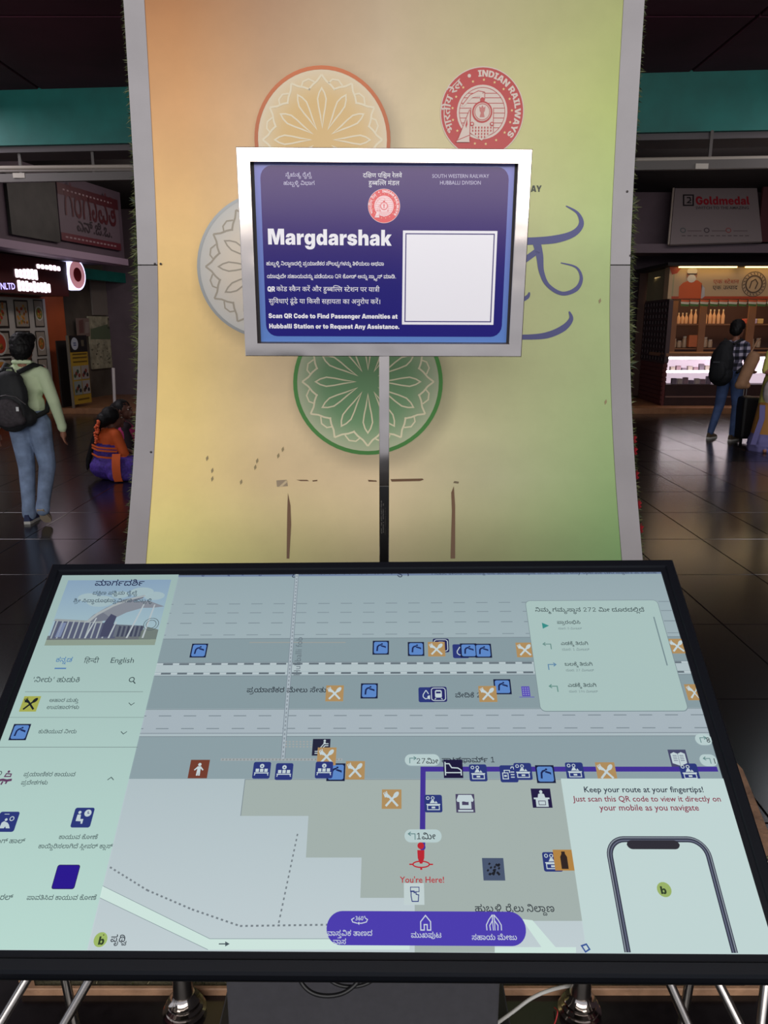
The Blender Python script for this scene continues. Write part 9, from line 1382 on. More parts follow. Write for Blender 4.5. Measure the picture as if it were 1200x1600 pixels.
# shelves
WOOD = mat('shelf_wood', rgb(140, 100, 74), rough=.5)
YS = 16.7
for y_ in (506, 544): rbox('shelf', 1050, y_, 1290, y_+2, YS-.2, .5, WOOD, ps)
for x_ in (1051, 1096, 1172): rbox('upright', x_, 470, x_+2, 557, YS-.25, .04, WOOD, ps)
ct = rbox('counter_top', 1041, 552, 1290, 557, YF-.05, 1.0, WOOD, ps)
rbox('counter_back_glow', 1042, 557, 1290, 601, YF+.45, .03, mat('counter_back_glow', rgb(232, 212, 226), rough=.5, emit=.75), ps)  # white back of the counter; glow added because the strips light it too little
LED = mat('cool_led', rgb(255, 248, 250), emit=7.0)
for y_ in (558, 579): rbox('glass_shelf', 1042, y_+3.4, 1290, y_+4.4, YF+.02, .42, mat('shelf_acrylic', rgb(200, 190, 196), rough=.3), ps); rbox('led_strip', 1041, y_, 1290, y_+3, YF, .04, LED, ps)
def bottle(h, r, mb, mc):
    t = empty('bottle', (0, 0, 0)); put(MB().lathe((0, 0, 0), [(r, 0), (r, h*.55), (r*.4, h*.75), (r*.36, h*.88)], 10).build('glass_body', mb), t); put(MB().lathe((0, 0, h*.88), [(r*.42, 0), (r*.42, h*.12)], 8).build('cap', mc), t)
    return t
def dup(t, loc):
    c_ = t.copy(); COL.objects.link(c_); c_.location = loc
    for ch in t.children: d_ = ch.copy(); COL.objects.link(d_); d_.parent = c_
    return c_
AMB = mat('amber_bottle', rgb(214, 166, 124), rough=.3); CAPM = mat('cream_cap', rgb(226, 206, 170), rough=.5)
zsh = at_y(1100, 506, YS).z+.005; zs2 = at_y(1100, 544, YS).z+.005
b0_ = None
ORD = ['leftmost', 'second', 'third', 'fourth', 'fifth', 'sixth', 'seventh', 'eighth', 'ninth', 'tenth', 'eleventh', 'twelfth']
place_word = lambda k: ORD[k] if k == 0 else ORD[k]+' from left'
for k, x_ in enumerate((1054, 1060, 1066, 1072, 1079, 1086, 1096, 1102, 1109, 1115, 1122, 1129)):
    X_ = at_y(x_, 500, YS).x
    if b0_ is None: b0_ = bottle(.26, .038, AMB, CAPM); b0_.location = (X_, YS, zsh); t = b0_
    else: t = dup(b0_, (X_, YS, zsh))
    t.scale = (1, 1, .85 if k < 4 else 1.12)
    tag(t, 'amber bottle with pale cap, %s in the row on the upper stall shelf' % place_word(k), 'bottle', 'amber bottles on the upper shelf')
j0 = None; zs2 += .012; zsh += .0
JM = mat('jar_tan', rgb(206, 180, 150), rough=.4); JC = mat('jar_lid', rgb(216, 206, 190), rough=.5)
for k, x_ in enumerate((1053, 1061, 1069, 1077, 1085, 1093, 1101, 1109, 1166, 1174, 1184)):
    X_ = at_y(x_, 540, YS).x
    if j0 is None:
        j0 = empty('jar', (X_, YS, zs2)); put(MB().lathe((X_, YS, zs2), [(.045, 0), (.05, .02), (.05, .13), (.036, .15)], 10).build('jar_body', JM), j0); put(MB().lathe((X_, YS, zs2+.15), [(.04, 0), (.04, .03)], 10).build('lid', JC), j0); t = j0
    else: t = dup(j0, (X_, YS, zs2)); t.scale = (1, 1, random.Random(k).uniform(.7, 1.3))
    tag(t, 'small tan jar with pale lid, %s on the lower stall shelf' % place_word(k), 'jar', 'jars on the lower shelf')
o = MB().box((at_y(1078, 530, YS).x, YS-.16, zs2+.135), (.2, .12, .24)).build('packet_box', mat('packet_orange', rgb(190, 110, 70), rough=.6)); tag(o, 'orange packet box standing among the jars on the lower stall shelf', 'box')
for x_, cc, lb in ((1165, (210, 100, 80), 'red packet on the upper stall shelf, right of the man'), (1177, (190, 176, 214), 'lilac packet on the upper stall shelf'), (1187, (200, 170, 110), 'tan packet on the upper stall shelf, rightmost')):
    X_ = at_y(x_, 500, YS).x; o = MB().box((X_, YS, zsh+.05), (.12, .1, .10), bev=.01).build('packet', mat('packet_%d' % cc[0], rgb(*cc), rough=.5)); tag(o, lb, 'packet')
for k, (x_, y_) in enumerate([(1052+q*9, 601) for q in range(7)]+[(1050+q*9, 579.5) for q in range(7)]):
    p_ = at_y(x_, y_, YF+.2); h_ = .07+.09*random.Random(k+40).random()
    o = MB().box((p_.x, p_.y, (at_y(x_, 601, YF+.0).z if y_ > 590 else at_y(x_, 582, YF+.0).z)+h_/2+.004), (.09, .09, h_), bev=.008).build('packet', mat('goods_%d' % (k % 3), rgb(*[(120, 104, 118), (176, 160, 150), (150, 120, 128)][k % 3]), rough=.5))
    tag(o, ('small packet, %s on the bottom of the glowing stall counter' if y_ > 590 else 'small packet, %s on the upper glass shelf of the glowing counter') % place_word(k % 7), 'packet', 'packets in the lower counter' if y_ > 590 else 'packets on the counter glass shelf')
l = area('stall_lamp', (x0_+1.6, YF+.9, at_y(1100, 420, YF).z-.1), (0, 0, 0), 3.0, .5, 22, (1.0, .74, .46))
l = area('header_lamp', (x0_+1.5, YF-.45, at_y(1100, 412, YF).z), (math.radians(-40), 0, 0), 3.4, .1, 7, (1.0, .74, .46))
# hanging advertisement boards above the stall
gt = at_y(1118, 268, 15.6); gb = at_y(1118, 380, 15.0)
gx = lambda x, y, Y: at_y(x, y, Y)
q4 = [at_y(1057, 270, 15.6), at_y(1180, 266, 15.6), at_y(1191, 377, 15.0), at_y(1047, 382, 15.0)]
adv = empty('hanging_board', tuple((q4[2]+q4[3])/2), label='grey advertisement board with red and black lettering, hung above the lit stall', cat='advertisement board')
nrm = (q4[1]-q4[0]).cross(q4[3]-q4[0]).normalized(); nrm = nrm if nrm.y < 0 else -nrm
m_ = MB(); bk = [v-nrm*.05 for v in q4]; m_.add(q4+bk, [(3, 2, 1, 0), (4, 5, 6, 7), (0, 1, 5, 4), (1, 2, 6, 5), (2, 3, 7, 6), (3, 0, 4, 7)])
put(m_.build('board', mat('board_grey', rgb(134, 124, 124), rough=.6)), adv)
put(MB().tube([q4[0]+Vector((-.03, 0, .1)), q4[3]+Vector((-.03, 0, 0))], .02, 8).build('side_tube', PALE), adv)
for k in (0, 1): put(MB().box(q4[k]+Vector((.1 if k == 0 else -.1, .05, .18)), (.03, .03, .4)).build('hanger', RAILM), adv)
U_ = (q4[1]-q4[0]).normalized(); V_ = nrm.cross(U_); GS_ = plane_surface(q4[3], U_, V_, .003); a = Art(GS_, 1.5)
a.pxtext('Goldmedal|900', 1087, 1171, 320, rgb(150, 30, 44), 0, vs=1.25); a.pxtext('SWITCH TO THE AMAZING|600', 1087, 1170, 327, rgb(60, 50, 54), 0)
a.pxline([(1068, 305), (1083, 305), (1083, 321), (1068, 321)], 2.2, rgb(24, 22, 24), 0, True); a.pxline([(1073, 309), (1078, 309), (1079, 313), (1074, 317), (1080, 317)], 2.0, rgb(24, 22, 24), 0)
for x_, cc in ((1067, (80, 90, 90)), (1104, (60, 50, 56)), (1138, (140, 70, 66))): p_ = GS_.px(x_, 360); a.line(circ(p_[0], p_[1], .045, 10), .016, rgb(*cc), 0, True)
for x_ in (1074, 1112, 1146): a.pxline([(x_, 361), (x_+22, 361)], 1.2, rgb(100, 84, 86), 0)
for x_ in range(1065, 1165, 9): a.pxline([(x_, 368.5), (x_+6, 368.5)], 1.4, rgb(90, 78, 80), 0)
put(a.build('board_print', PRINT), adv)['kind'] = 'stuff'
o = rbox('hanging_board', 1196, 265, 1262, 378, 15.3, .06, MARO); tag(o, 'dark maroon framed board cut by the right picture border, beside the grey advertisement board', 'advertisement board')
# ================================================================== PEOPLE
def figure(prims, mats, voxel, name, root, smooth=2):
    """one continuous body: tapered limbs and rounded masses fused by a voxel remesh, then coloured by the nearest mass"""
    mb = MB()
    for p in prims:
        if p[0] == 'c':
            _, a_, b_, ra, rb, m = p; a_ = Vector(a_); b_ = Vector(b_); n = 5
            mb.tube([a_.lerp(b_, k/n) for k in range(n+1)], 0, 12, True, [ra+(rb-ra)*k/n for k in range(n+1)])
            for q, r in ((a_, ra), (b_, rb)): ball(mb, q, (r, r, r))
        else: ball(mb, Vector(p[1]), p[2])
    me = bpy.data.meshes.new('tmp_mass'); me.from_pydata(mb.v, [], mb.f); o = bpy.data.objects.new('tmp_mass', me); COL.objects.link(o)
    rm = o.modifiers.new('r', 'REMESH'); rm.mode = 'VOXEL'; rm.voxel_size = voxel; rm.use_smooth_shade = True
    sm = o.modifiers.new('s', 'SMOOTH'); sm.factor = .5; sm.iterations = smooth
    dg = bpy.context.evaluated_depsgraph_get(); dg.update(); m2 = bpy.data.meshes.new_from_object(o.evaluated_get(dg)); bpy.data.objects.remove(o)
    n = len(m2.polygons); C = np.empty(n*3); m2.polygons.foreach_get('center', C); C = C.reshape(n, 3); D = []
    for p in prims:
        if p[0] == 'c':
            a_ = np.array(p[1]); b_ = np.array(p[2]); ab = b_-a_; t = np.clip(((C-a_)@ab)/max(1e-9, ab@ab), 0, 1); D.append(np.linalg.norm(C-(a_+t[:, None]*ab), axis=1)-(p[3]+(p[4]-p[3])*t))
        else: r = np.array(p[2]); D.append((np.linalg.norm((C-np.array(p[1]))/r, axis=1)-1)*r.min())
    idx = np.array([p[-1] for p in prims])[np.argmin(np.array(D), axis=0)]
    m2.materials.clear()
    for m in mats: m2.materials.append(m)
    m2.polygons.foreach_set('material_index', idx.astype(int)); m2.polygons.foreach_set('use_smooth', [True]*n); m2.name = name
    o = bpy.data.objects.new(name, m2); COL.objects.link(o); o.parent = root; return o
def ball(mb, c, r, nu=10, nv=7):
    vs = [c+Vector((0, 0, r[2]))]; fs = []
    for j in range(1, nv):
        for i in range(nu): a_ = math.pi*j/nv; b_ = 2*math.pi*i/nu; vs.append(c+Vector((r[0]*math.sin(a_)*math.cos(b_), r[1]*math.sin(a_)*math.sin(b_), r[2]*math.cos(a_))))
    vs.append(c-Vector((0, 0, r[2]))); L = len(vs)-1
    for i in range(nu): fs.append((0, 1+i, 1+(i+1) % nu)); fs.append((L, L-nu+(i+1) % nu, L-nu+i))
    for j in range(nv-2):
        for i in range(nu): fs.append((1+j*nu+i, 1+(j+1)*nu+i, 1+(j+1)*nu+(i+1) % nu, 1+j*nu+(i+1) % nu))
    mb.add(vs, fs, True)
def hand(w_, d, side, m, curl=.35):
    """palm, four unequal bent fingers and a thumb; w_ wrist, d pointing direction, side towards the thumb"""
    w_ = Vector(w_); d = Vector(d).normalized(); sd_ = Vector(side).normalized(); nn = d.cross(sd_).normalized(); out = [('c', w_, w_+d*.045, .024, .030, m), ('c', w_+d*.03+sd_*.018, w_+d*.075+sd_*.02, .016, .014, m), ('c', w_+d*.03-sd_*.018, w_+d*.07-sd_*.02, .016, .013, m)]
    for k, (of, L) in enumerate(((.028, .062), (.010, .070), (-.009, .064), (-.027, .050))):
        b_ = w_+d*.075+sd_*of; k1 = b_+(d+nn*curl*.5).normalized()*L*.5; k2 = k1+(d+nn*curl*1.6).normalized()*L*.5
        out += [('c', b_, k1, .0095, .009, m), ('c', k1, k2, .009, .0075, m)]
    b_ = w_+d*.03+sd_*.03; k1 = b_+(d+sd_*.9).normalized()*.03; out += [('c', b_, k1, .012, .010, m), ('c', k1, k1+(d+sd_*.2+nn*.3).normalized()*.03, .010, .008, m)]
    return [(p[0], tuple(p[1]), tuple(p[2]), *p[3:]) for p in out]
def head(c, f, m, hm=None):
    """skull, jaw, nose, lips, eyes sockets, ears; f is the facing direction"""
    c = Vector(c); f = Vector(f).normalized(); s_ = f.cross(Vector((0, 0, 1))).normalized(); z = Vector((0, 0, 1))
    P = [('e', c+z*.02-f*.012, (.078, .088, .095), m), ('e', c-z*.035+f*.025, (.058, .060, .075), m), ('c', c+f*.088+z*.012, c+f*.108-z*.022, .008, .013, m), ('c', c+f*.088-z*.052-s_*.016, c+f*.088-z*.052+s_*.016, .008, .008, m), ('e', c+f*.072-z*.085, (.024, .024, .02), m),
         ('e', c+s_*.078-f*.008-z*.005, (.012, .02, .03), m), ('e', c-s_*.078-f*.008-z*.005, (.012, .02, .03), m), ('c', c+f*.082+z*.034-s_*.035, c+f*.082+z*.034+s_*.035, .009, .009, m)]
    return [(p[0], tuple(p[1]), *([tuple(p[2])] if not isinstance(p[2], float) else [p[2]]), *p[3:]) for p in P]
def eyes(c, f, root):
    c = Vector(c); f = Vector(f).normalized(); s_ = f.cross(Vector((0, 0, 1))).normalized(); mb = MB()
    for q in (-1, 1): mb.mi = 0; ball(mb, c+f*.073+s_*.03*q+Vector((0, 0, .012)), (.0125, .0125, .009)); mb.mi = 1; ball(mb, c+f*.0815+s_*.03*q+Vector((0, 0, .012)), (.0065, .0065, .0065), 6, 4)
    o = mb.build('eyes', [mat('eye_white', rgb(150, 138, 128), rough=.6), mat('eye_dark', rgb(20, 14, 12), rough=.3)]); o.parent = root; return o
def hair(parts, root, name='hair', col=(14, 12, 13), grain=.012, rough_=.012, seed=1):
    o = figure(parts, [mat('hair_%d' % col[0], rgb(*col), rough=.6, spec=.3)], grain, name, root, 1); rn = random.Random(seed)
    for v in o.data.vertices: v.co += v.normal*rn.uniform(-.1, 1)*rough_*.6
    return o
SKIN = mat('skin_brown', rgb(150, 100, 78), rough=.5); SKIN2 = mat('skin_deep', rgb(104, 66, 52), rough=.5)
def shoe(root, heel, toe, up, ms, mu, name='shoe'):
    heel = Vector(heel); toe = Vector(toe); d = (toe-heel).normalized(); up = Vector(up).normalized(); s_ = d.cross(up).normalized(); L = (toe-heel).length
    mb = MB(); prof = [(0, .028), (.15, .036), (.4, .034), (.7, .046), (.9, .038), (1.0, .018)]
    def ringp(h, k): return [heel+d*(L*t)+s_*(w_*k*e)+up*h for e in (1,) for t, w_ in prof]+[heel+d*(L*t)-s_*(w_*k)+up*h for t, w_ in reversed(prof)]
    R0 = ringp(0, 1); R1 = ringp(.026, 1.02); n = len(R0); mb.mi = 1; mb.add(R0+R1, [(i, (i+1) % n, n+(i+1) % n, n+i) for i in range(n)]+[tuple(range(n))[::-1]])
    mb.mi = 0
    hts = {0: .085, 1: .095, 2: .085, 3: .062, 4: .048, 5: .036}; T1 = []; 
    for i, p in enumerate(R1):
        k = i if i < 6 else 11-i; t, w_ = prof[k]; T1.append(heel+d*(L*t)+(p-(heel+d*(L*t)+up*.026))*.55+up*hts[k])
    mb.add(R1+T1, [(i, (i+1) % n, n+(i+1) % n, n+i) for i in range(n)]+[tuple(n+i for i in range(n))], True)
    o = mb.build(name, [mu, ms]); o.parent = root; return o
MINT = mat('mint_shirt', rgb(206, 222, 182), rough=.8, bump=.5, bscale=14); DENIM = mat('light_jeans', rgb(126, 144, 174), rough=.85, noise=.3, nscale=9, bump=.5, bscale=22)
# --- man walking away on the left, with a backpack
man = empty('person', (-2.98, 6.45, 0), .03, label='man in mint shirt and blue jeans walking away with a dark backpack, at the left', cat='person'); man.scale = (.94, .94, .925)
B = [('e', (0, 0, .98), (.165, .125, .13), 1), ('e', (0, .0, 1.10), (.160, .115, .14), 0), ('e', (0, .01, 1.27), (.175, .12, .16), 0), ('c', (-.13, .0, 1.375), (.13, .0, 1.375), .068, .068, 0), ('c', (-.07, .01, 1.41), (.07, .01, 1.41), .05, .05, 0), ('c', (0, .01, 1.40), (0, .025, 1.50), .056, .05, 2),
     ('c', (.165, -.005, 1.37), (.245, -.03, 1.13), .062, .052, 0), ('c', (.245, -.03, 1.13), (.272, .03, .90), .052, .040, 0), ('c', (.272, .03, .905), (.272, .032, .885), .043, .042, 0), ('c', (.272, .03, .90), (.273, .04, .85), .028, .024, 2),
     ('c', (-.165, -.005, 1.37), (-.235, -.05, 1.13), .062, .052, 0), ('c', (-.235, -.05, 1.13), (-.25, -.10, .91), .052, .038, 0), ('c', (-.25, -.1, .92), (-.25, -.11, .86), .028, .024, 2),
     ('c', (-.085, 0, .93), (-.092, .06, .52), .105, .074, 1), ('c', (-.092, .06, .52), (-.085, -.01, .13), .074, .056, 1), ('c', (-.085, -.01, .15), (-.085, -.01, .08), .060, .064, 1),
     ('c', (.085, -.01, .93), (.10, .05, .53), .108, .075, 1), ('c', (.10, .05, .53), (.105, -.14, .21), .075, .056, 1), ('c', (.105, -.14, .22), (.108, -.17, .165), .060, .063, 1),
     ('c', (0, .03, .90), (0, .03, .96), .10, .12, 1)]
B += hand((.273, .04, .855), (0, .1, -1), (-.25, 1, 0), 2); B += hand((-.25, -.11, .865), (0, -.1, -1), (.25, 1, 0), 2)
B += head((0, .045, 1.585), (.1, 1, 0), 2)
figure(B, [MINT, DENIM, SKIN], .0105, 'body', man)
hair([('e', (0, .02, 1.635), (.098, .104, .095), 0), ('e', (0, -.015, 1.585), (.092, .082, .09), 0), ('e', (-.045, .07, 1.68), (.05, .05, .04), 0), ('e', (.05, .05, 1.68), (.05, .06, .04), 0), ('e', (0, .08, 1.675), (.06, .05, .045), 0), ('e', (0, -.03, 1.535), (.062, .05, .05), 0)], man, rough_=.022)
o = MB().tube([(-.075, .045, 1.455), (-.07, -.03, 1.475), (0, -.055, 1.48), (.07, -.03, 1.475), (.075, .045, 1.455)], .018, 8).build('collar', MINT); o.parent = man
shoe(man, (-.085, -.08, .0), (-.088, .17, .0), (0, 0, 1), mat('sole_white', rgb(196, 194, 188), rough=.6), mat('shoe_navy', rgb(36, 46, 84), rough=.6))
shoe(man, (.108, -.235, .17), (.112, -.10, -.0+.02), (0, .83, .55), mat('sole_tan', rgb(168, 152, 130), rough=.7), mat('shoe_grey', rgb(110, 96, 84), rough=.6))
bk = empty('backpack', (-2.98, 6.45, 0), .03, label='dark grey and black backpack on the back of the man in the mint shirt', cat='backpack'); bk.scale = man.scale
PB = mat('pack_black', rgb(24, 25, 28), rough=.7, bump=.3, bscale=30); PG = mat('pack_grey', rgb(58, 52, 56), rough=.8, noise=.3, nscale=40)
def pk_(o): o.parent = bk; return o
figure([('e', (-.05, -.20, 1.20), (.155, .085, .20), 0), ('e', (-.05, -.21, 1.04), (.165, .10, .17), 0), ('e', (-.05, -.19, 1.32), (.125, .075, .09), 0), ('c', (-.16, -.17, 1.0), (.06, -.17, 1.0), .085, .085, 0)], [PB], .012, 'main_pack', bk, 3)
figure([('e', (-.05, -.285, 1.05), (.125, .05, .13), 0), ('c', (-.14, -.27, .99), (.04, -.27, .99), .05, .05, 0)], [PG], .011, 'front_pocket', bk, 3)
for s_ in (-1, 1): pk_(MB().tube([(-.05+s_*.07, -.17, 1.39), (s_*.12, -.07, 1.452), (s_*.135, .05, 1.43), (s_*.15, .115, 1.33), (s_*.16, .10, 1.18), (s_*.175, -.02, 1.04), (-.05+s_*.15, -.17, .99)], .022, 8).build('shoulder_strap', PB))
pk_(MB().tube([(-.09, -.17, 1.39), (-.08, -.18, 1.43), (-.02, -.18, 1.43), (-.01, -.17, 1.39)], .009, 8).build('grab_handle', PB))
pk_(MB().box((.055, -.335, 1.09), (.022, .006, .036)).build('reflective_tab', mat('tab_white', rgb(220, 220, 220), rough=.4)))
pk_(MB().tube([(-.19, -.245, 1.12), (-.13, -.285, 1.19), (-.05, -.297, 1.205), (.03, -.285, 1.19), (.09, -.245, 1.12)], .005, 6).build('zip', mat('zip_grey', rgb(80, 76, 78), rough=.5)))

# --- two women seated on the floor
ORG = mat('orange_cloth', rgb(214, 92, 36), rough=.8, bump=.4, bscale=30); VIO = mat('violet_sari', rgb(70, 44, 140), rough=.75, noise=.35, nscale=45, bump=.5, bscale=18); PINK = mat('pink_cloth', rgb(190, 50, 110), rough=.8); DARKC = mat('dark_shawl', rgb(40, 26, 34), rough=.85)
wa = at_z(180, 752, 0)
w1 = empty('person', (wa.x-.06, wa.y+.15, 0), 0, label='woman in orange blouse and violet sari sitting on the floor, back to the viewer', cat='person')
B = [('e', (-.02, 0, .14), (.25, .20, .15), 1), ('e', (-.05, .0, .30), (.165, .135, .16), 1), ('e', (-.03, .0, .44), (.15, .11, .13), 0), ('c', (-.12, .03, .505), (.07, -.05, .505), .062, .060, 0), ('c', (0, 0, .52), (.02, .02, .60), .045, .042, 2),
     ('c', (.08, -.06, .50), (.155, -.07, .30), .060, .052, 0), ('c', (.14, -.07, .34), (.16, -.07, .27), .040, .036, 2), ('c', (.16, -.07, .28), (.32, .02, .20), .036, .026, 2), ('c', (-.13, .05, .49), (-.02, .20, .32), .055, .038, 0), ('c', (-.02, .2, .32), (.2, .2, .25), .034, .026, 2),
     ('c', (.04, -.08, .13), (.42, -.04, .17), .135, .10, 1), ('c', (.42, -.02, .15), (.16, .22, .09), .10, .08, 1), ('c', (.04, .1, .13), (.40, .16, .14), .12, .09, 1), ('c', (.05, -.16, .07), (.3, -.12, .06), .07, .06, 1), ('c', (.36, -.1, .035), (.5, -.1, .03), .04, .03, 0)]
B += hand((.32, .02, .20), (1, .2, -.3), (0, 1, .5), 2); B += head((.045, .03, .675), (.9, .45, -.12), 2)
figure(B, [ORG, VIO, SKIN2], .0115, 'body', w1); eyes((.045, .03, .675), (.9, .45, -.12), w1)
hair([('e', (.01, .0, .705), (.10, .10, .098), 0), ('e', (-.055, -.03, .66), (.075, .075, .08), 0), ('e', (-.075, -.04, .62), (.055, .055, .05), 0)], w1, rough_=.008)
hair([('c', (-.10, -.06, .60), (-.17, -.06, .42), .032, .034, 0), ('c', (-.17, -.06, .42), (-.25, -.05, .22), .034, .030, 0), ('c', (-.25, -.05, .22), (-.27, -.05, .12), .028, .015, 0)], w1, 'braid', rough_=.006, seed=3)
mb = MB(); rn = random.Random(9)
for k in range(26):
    t = k/25.0; p = Vector((-.085-.05*t, -.105-.01*math.sin(k), .66-.24*t)); ball(mb, p+Vector((rn.uniform(-.02, .02), rn.uniform(-.012, .012), rn.uniform(-.01, .01))), (.017, .017, .016), 6, 4)
o = mb.build('hair_flowers', mat('marigold', rgb(232, 104, 60), rough=.8)); o.parent = w1; o['kind'] = 'stuff'
def ribbon(pts, w_, m, name, root, th=.006):
    mb = MB(); pts = [Vector(p) for p in pts]; vs = []
    for i, p in enumerate(pts):
        t = (pts[min(i+1, len(pts)-1)]-pts[max(i-1, 0)]).normalized(); ww = Vector(w_[i] if isinstance(w_, list) else w_); n_ = t.cross(ww).normalized()*th
        vs += [p-ww/2, p+ww/2, p+ww/2+n_, p-ww/2+n_]
    fs = []
    for i in range(len(pts)-1):
        for q in range(4): fs.append((4*i+q, 4*i+(q+1) % 4, 4*i+4+(q+1) % 4, 4*i+4+q))
    o = mb.add(vs, fs, True).build(name, m); o.parent = root; return o
ribbon([(.10, -.155, .30), (.11, -.215, .24), (.115, -.245, .15), (.12, -.25, .06), (.13, -.235, .015)], (.085, .02, 0), ORG, 'sari_border', w1)
for z_, q in ((.375, 0), (.345, .01), (.275, .02)): ribbon([(-.20, .02, z_+.03), (-.19, -.08, z_+.02), (-.10, -.148-q, z_), (.0, -.155-q, z_-.01), (.10, -.12-q, z_-.02)], (0, 0, .020), ORG, 'sari_fold', w1)
w2 = empty('person', (wa.x-.16, wa.y+.72, 0), 0, label='woman in dark shawl and pink cloth sitting on the floor, facing right behind her companion', cat='person')
B = [('e', (0, 0, .15), (.24, .22, .16), 0), ('e', (0, 0, .34), (.17, .15, .18), 0), ('c', (-.1, .05, .50), (.1, -.05, .50), .07, .07, 0), ('e', (.09, -.02, .42), (.11, .12, .15), 1), ('c', (.02, 0, .54), (.05, 0, .62), .045, .042, 2),
     ('c', (.1, -.08, .49), (.16, -.12, .28), .055, .045, 0), ('c', (.16, -.12, .28), (.32, -.04, .24), .036, .027, 2), ('c', (.05, -.1, .13), (.4, -.1, .15), .12, .09, 0), ('c', (.4, -.05, .14), (.2, .2, .08), .09, .07, 0)]
B += hand((.32, -.04, .24), (1, .2, -.2), (0, 1, .5), 2); B += head((.085, -.02, .705), (1, -.25, -.05), 2)
figure(B, [DARKC, PINK, SKIN2], .0125, 'body', w2); eyes((.085, -.02, .705), (1, -.25, -.05), w2)
hair([('e', (.05, -.01, .735), (.10, .10, .095), 0), ('e', (-.02, 0, .69), (.08, .085, .10), 0)], w2, rough_=.007, seed=5)

# --- man with plaid shirt at the stall
def plaid():
    m = mat('plaid_cloth', rgb(180, 176, 190), rough=.85); nt = m.node_tree; b = nt.nodes['Principled BSDF']; tc = nt.nodes.new('ShaderNodeTexCoord'); outs = []
    for ax, sc in (('X', 19.0), ('Z', 19.0)):
        wv = nt.nodes.new('ShaderNodeTexWave'); wv.bands_direction = ax; wv.inputs['Scale'].default_value = 3.4; wv.inputs['Distortion'].default_value = 1.2; wv.inputs['Detail'].default_value = 0
        nt.links.new(tc.outputs['Object'], wv.inputs['Vector']); g_ = nt.nodes.new('ShaderNodeMath'); g_.operation = 'GREATER_THAN'; g_.inputs[1].default_value = .5; nt.links.new(wv.outputs['Fac'], g_.inputs[0]); outs.append(g_)
    ad = nt.nodes.new('ShaderNodeMath'); ad.operation = 'ADD'; nt.links.new(outs[0].outputs[0], ad.inputs[0]); nt.links.new(outs[1].outputs[0], ad.inputs[1])
    cr_ = nt.nodes.new('ShaderNodeValToRGB'); cr_.color_ramp.interpolation = 'CONSTANT'; e_ = cr_.color_ramp.elements; e_[0].color = rgb(20, 22, 32); e_[0].position = 0; e_[1].color = rgb(78, 76, 96); e_[1].position = .4; e3 = e_.new(.8); e3.color = rgb(196, 188, 206)
    hf = nt.nodes.new('ShaderNodeMath'); hf.operation = 'MULTIPLY'; hf.inputs[1].default_value = .5; nt.links.new(ad.outputs[0], hf.inputs[0]); nt.links.new(hf.outputs[0], cr_.inputs[0]); nt.links.new(cr_.outputs[0], b.inputs['Base Color']); return m
PLAID = plaid(); DENIM_DARK = mat('blue_jeans', rgb(66, 86, 128), rough=.85, noise=.25, nscale=9)
wb = at_z(1130, 687, 0)
m2_ = empty('person', (wb.x+.02, wb.y, 0), -.9, label='man in black and white plaid shirt and jeans standing at the lit stall', cat='person')
B = [('e', (0, 0, .97), (.16, .125, .12), 1), ('e', (0, 0, 1.08), (.155, .12, .14), 0), ('e', (0, .01, 1.27), (.175, .125, .17), 0), ('c', (-.13, 0, 1.39), (.13, 0, 1.39), .065, .065, 0), ('c', (0, .01, 1.42), (0, .04, 1.52), .054, .048, 2),
     ('c', (.17, 0, 1.38), (.225, .0, 1.13), .06, .05, 0), ('c', (.225, 0, 1.13), (.20, .2, 1.02), .048, .036, 0), ('c', (.2, .19, 1.02), (.19, .24, 1.0), .026, .024, 2),
     ('c', (-.17, 0, 1.38), (-.23, .0, 1.13), .06, .05, 0), ('c', (-.23, 0, 1.13), (-.2, .2, 1.03), .048, .036, 0), ('c', (-.2, .19, 1.03), (-.19, .24, 1.02), .026, .024, 2),
     ('c', (-.09, 0, .92), (-.15, .03, .50), .10, .07, 1), ('c', (-.15, .03, .50), (-.20, -.06, .10), .07, .048, 1), ('c', (.09, 0, .92), (.11, .04, .50), .10, .07, 1), ('c', (.11, .04, .5), (.12, -.02, .10), .07, .05, 1)]
B += hand((.19, .24, 1.0), (0, 1, -.1), (-1, 0, 0), 2); B += hand((-.19, .24, 1.02), (0, 1, -.1), (1, 0, 0), 2); B += head((0, .07, 1.61), (.1, 1, -.25), 2)
figure(B, [PLAID, DENIM_DARK, SKIN], .0125, 'body', m2_); eyes((0, .07, 1.61), (.1, 1, -.25), m2_)
hair([('e', (0, .04, 1.655), (.10, .108, .095), 0), ('e', (0, 0, 1.60), (.09, .08, .09), 0)], m2_, rough_=.014, seed=7)
for h_, t_ in (((-.20, -.12, 0), (-.22, .14, 0)), ((.12, -.09, 0), (.13, .17, 0))): shoe(m2_, h_, t_, (0, 0, 1), MATS['sole_white'], mat('shoe_brown', rgb(90, 76, 60), rough=.6))
bk = empty('backpack', (wb.x+.02, wb.y, 0), -.9, label='large black backpack worn by the man in the plaid shirt', cat='backpack')
figure([('e', (-.03, -.25, 1.13), (.18, .125, .27), 0), ('e', (-.03, -.25, .97), (.185, .13, .17), 0), ('e', (-.02, -.2, 1.34), (.12, .09, .12), 0), ('e', (-.03, -.36, 1.02), (.13, .05, .15), 0)], [mat('pack_coal', rgb(16, 19, 24), rough=.75)], .014, 'main_pack', bk, 2)
for s_ in (-1, 1): pk_(MB().tube([(s_*.07, -.16, 1.40), (s_*.12, -.05, 1.465), (s_*.13, .07, 1.42), (s_*.15, .13, 1.3), (s_*.17, .08, 1.12), (s_*.15, -.14, 1.0)], .02, 8).build('shoulder_strap', PB))
pk_(MB().box((-.03, -.40, 1.15), (.10, .006, .02)).build('zip_tab', mat('zip_grey2', rgb(70, 74, 80), rough=.5)))
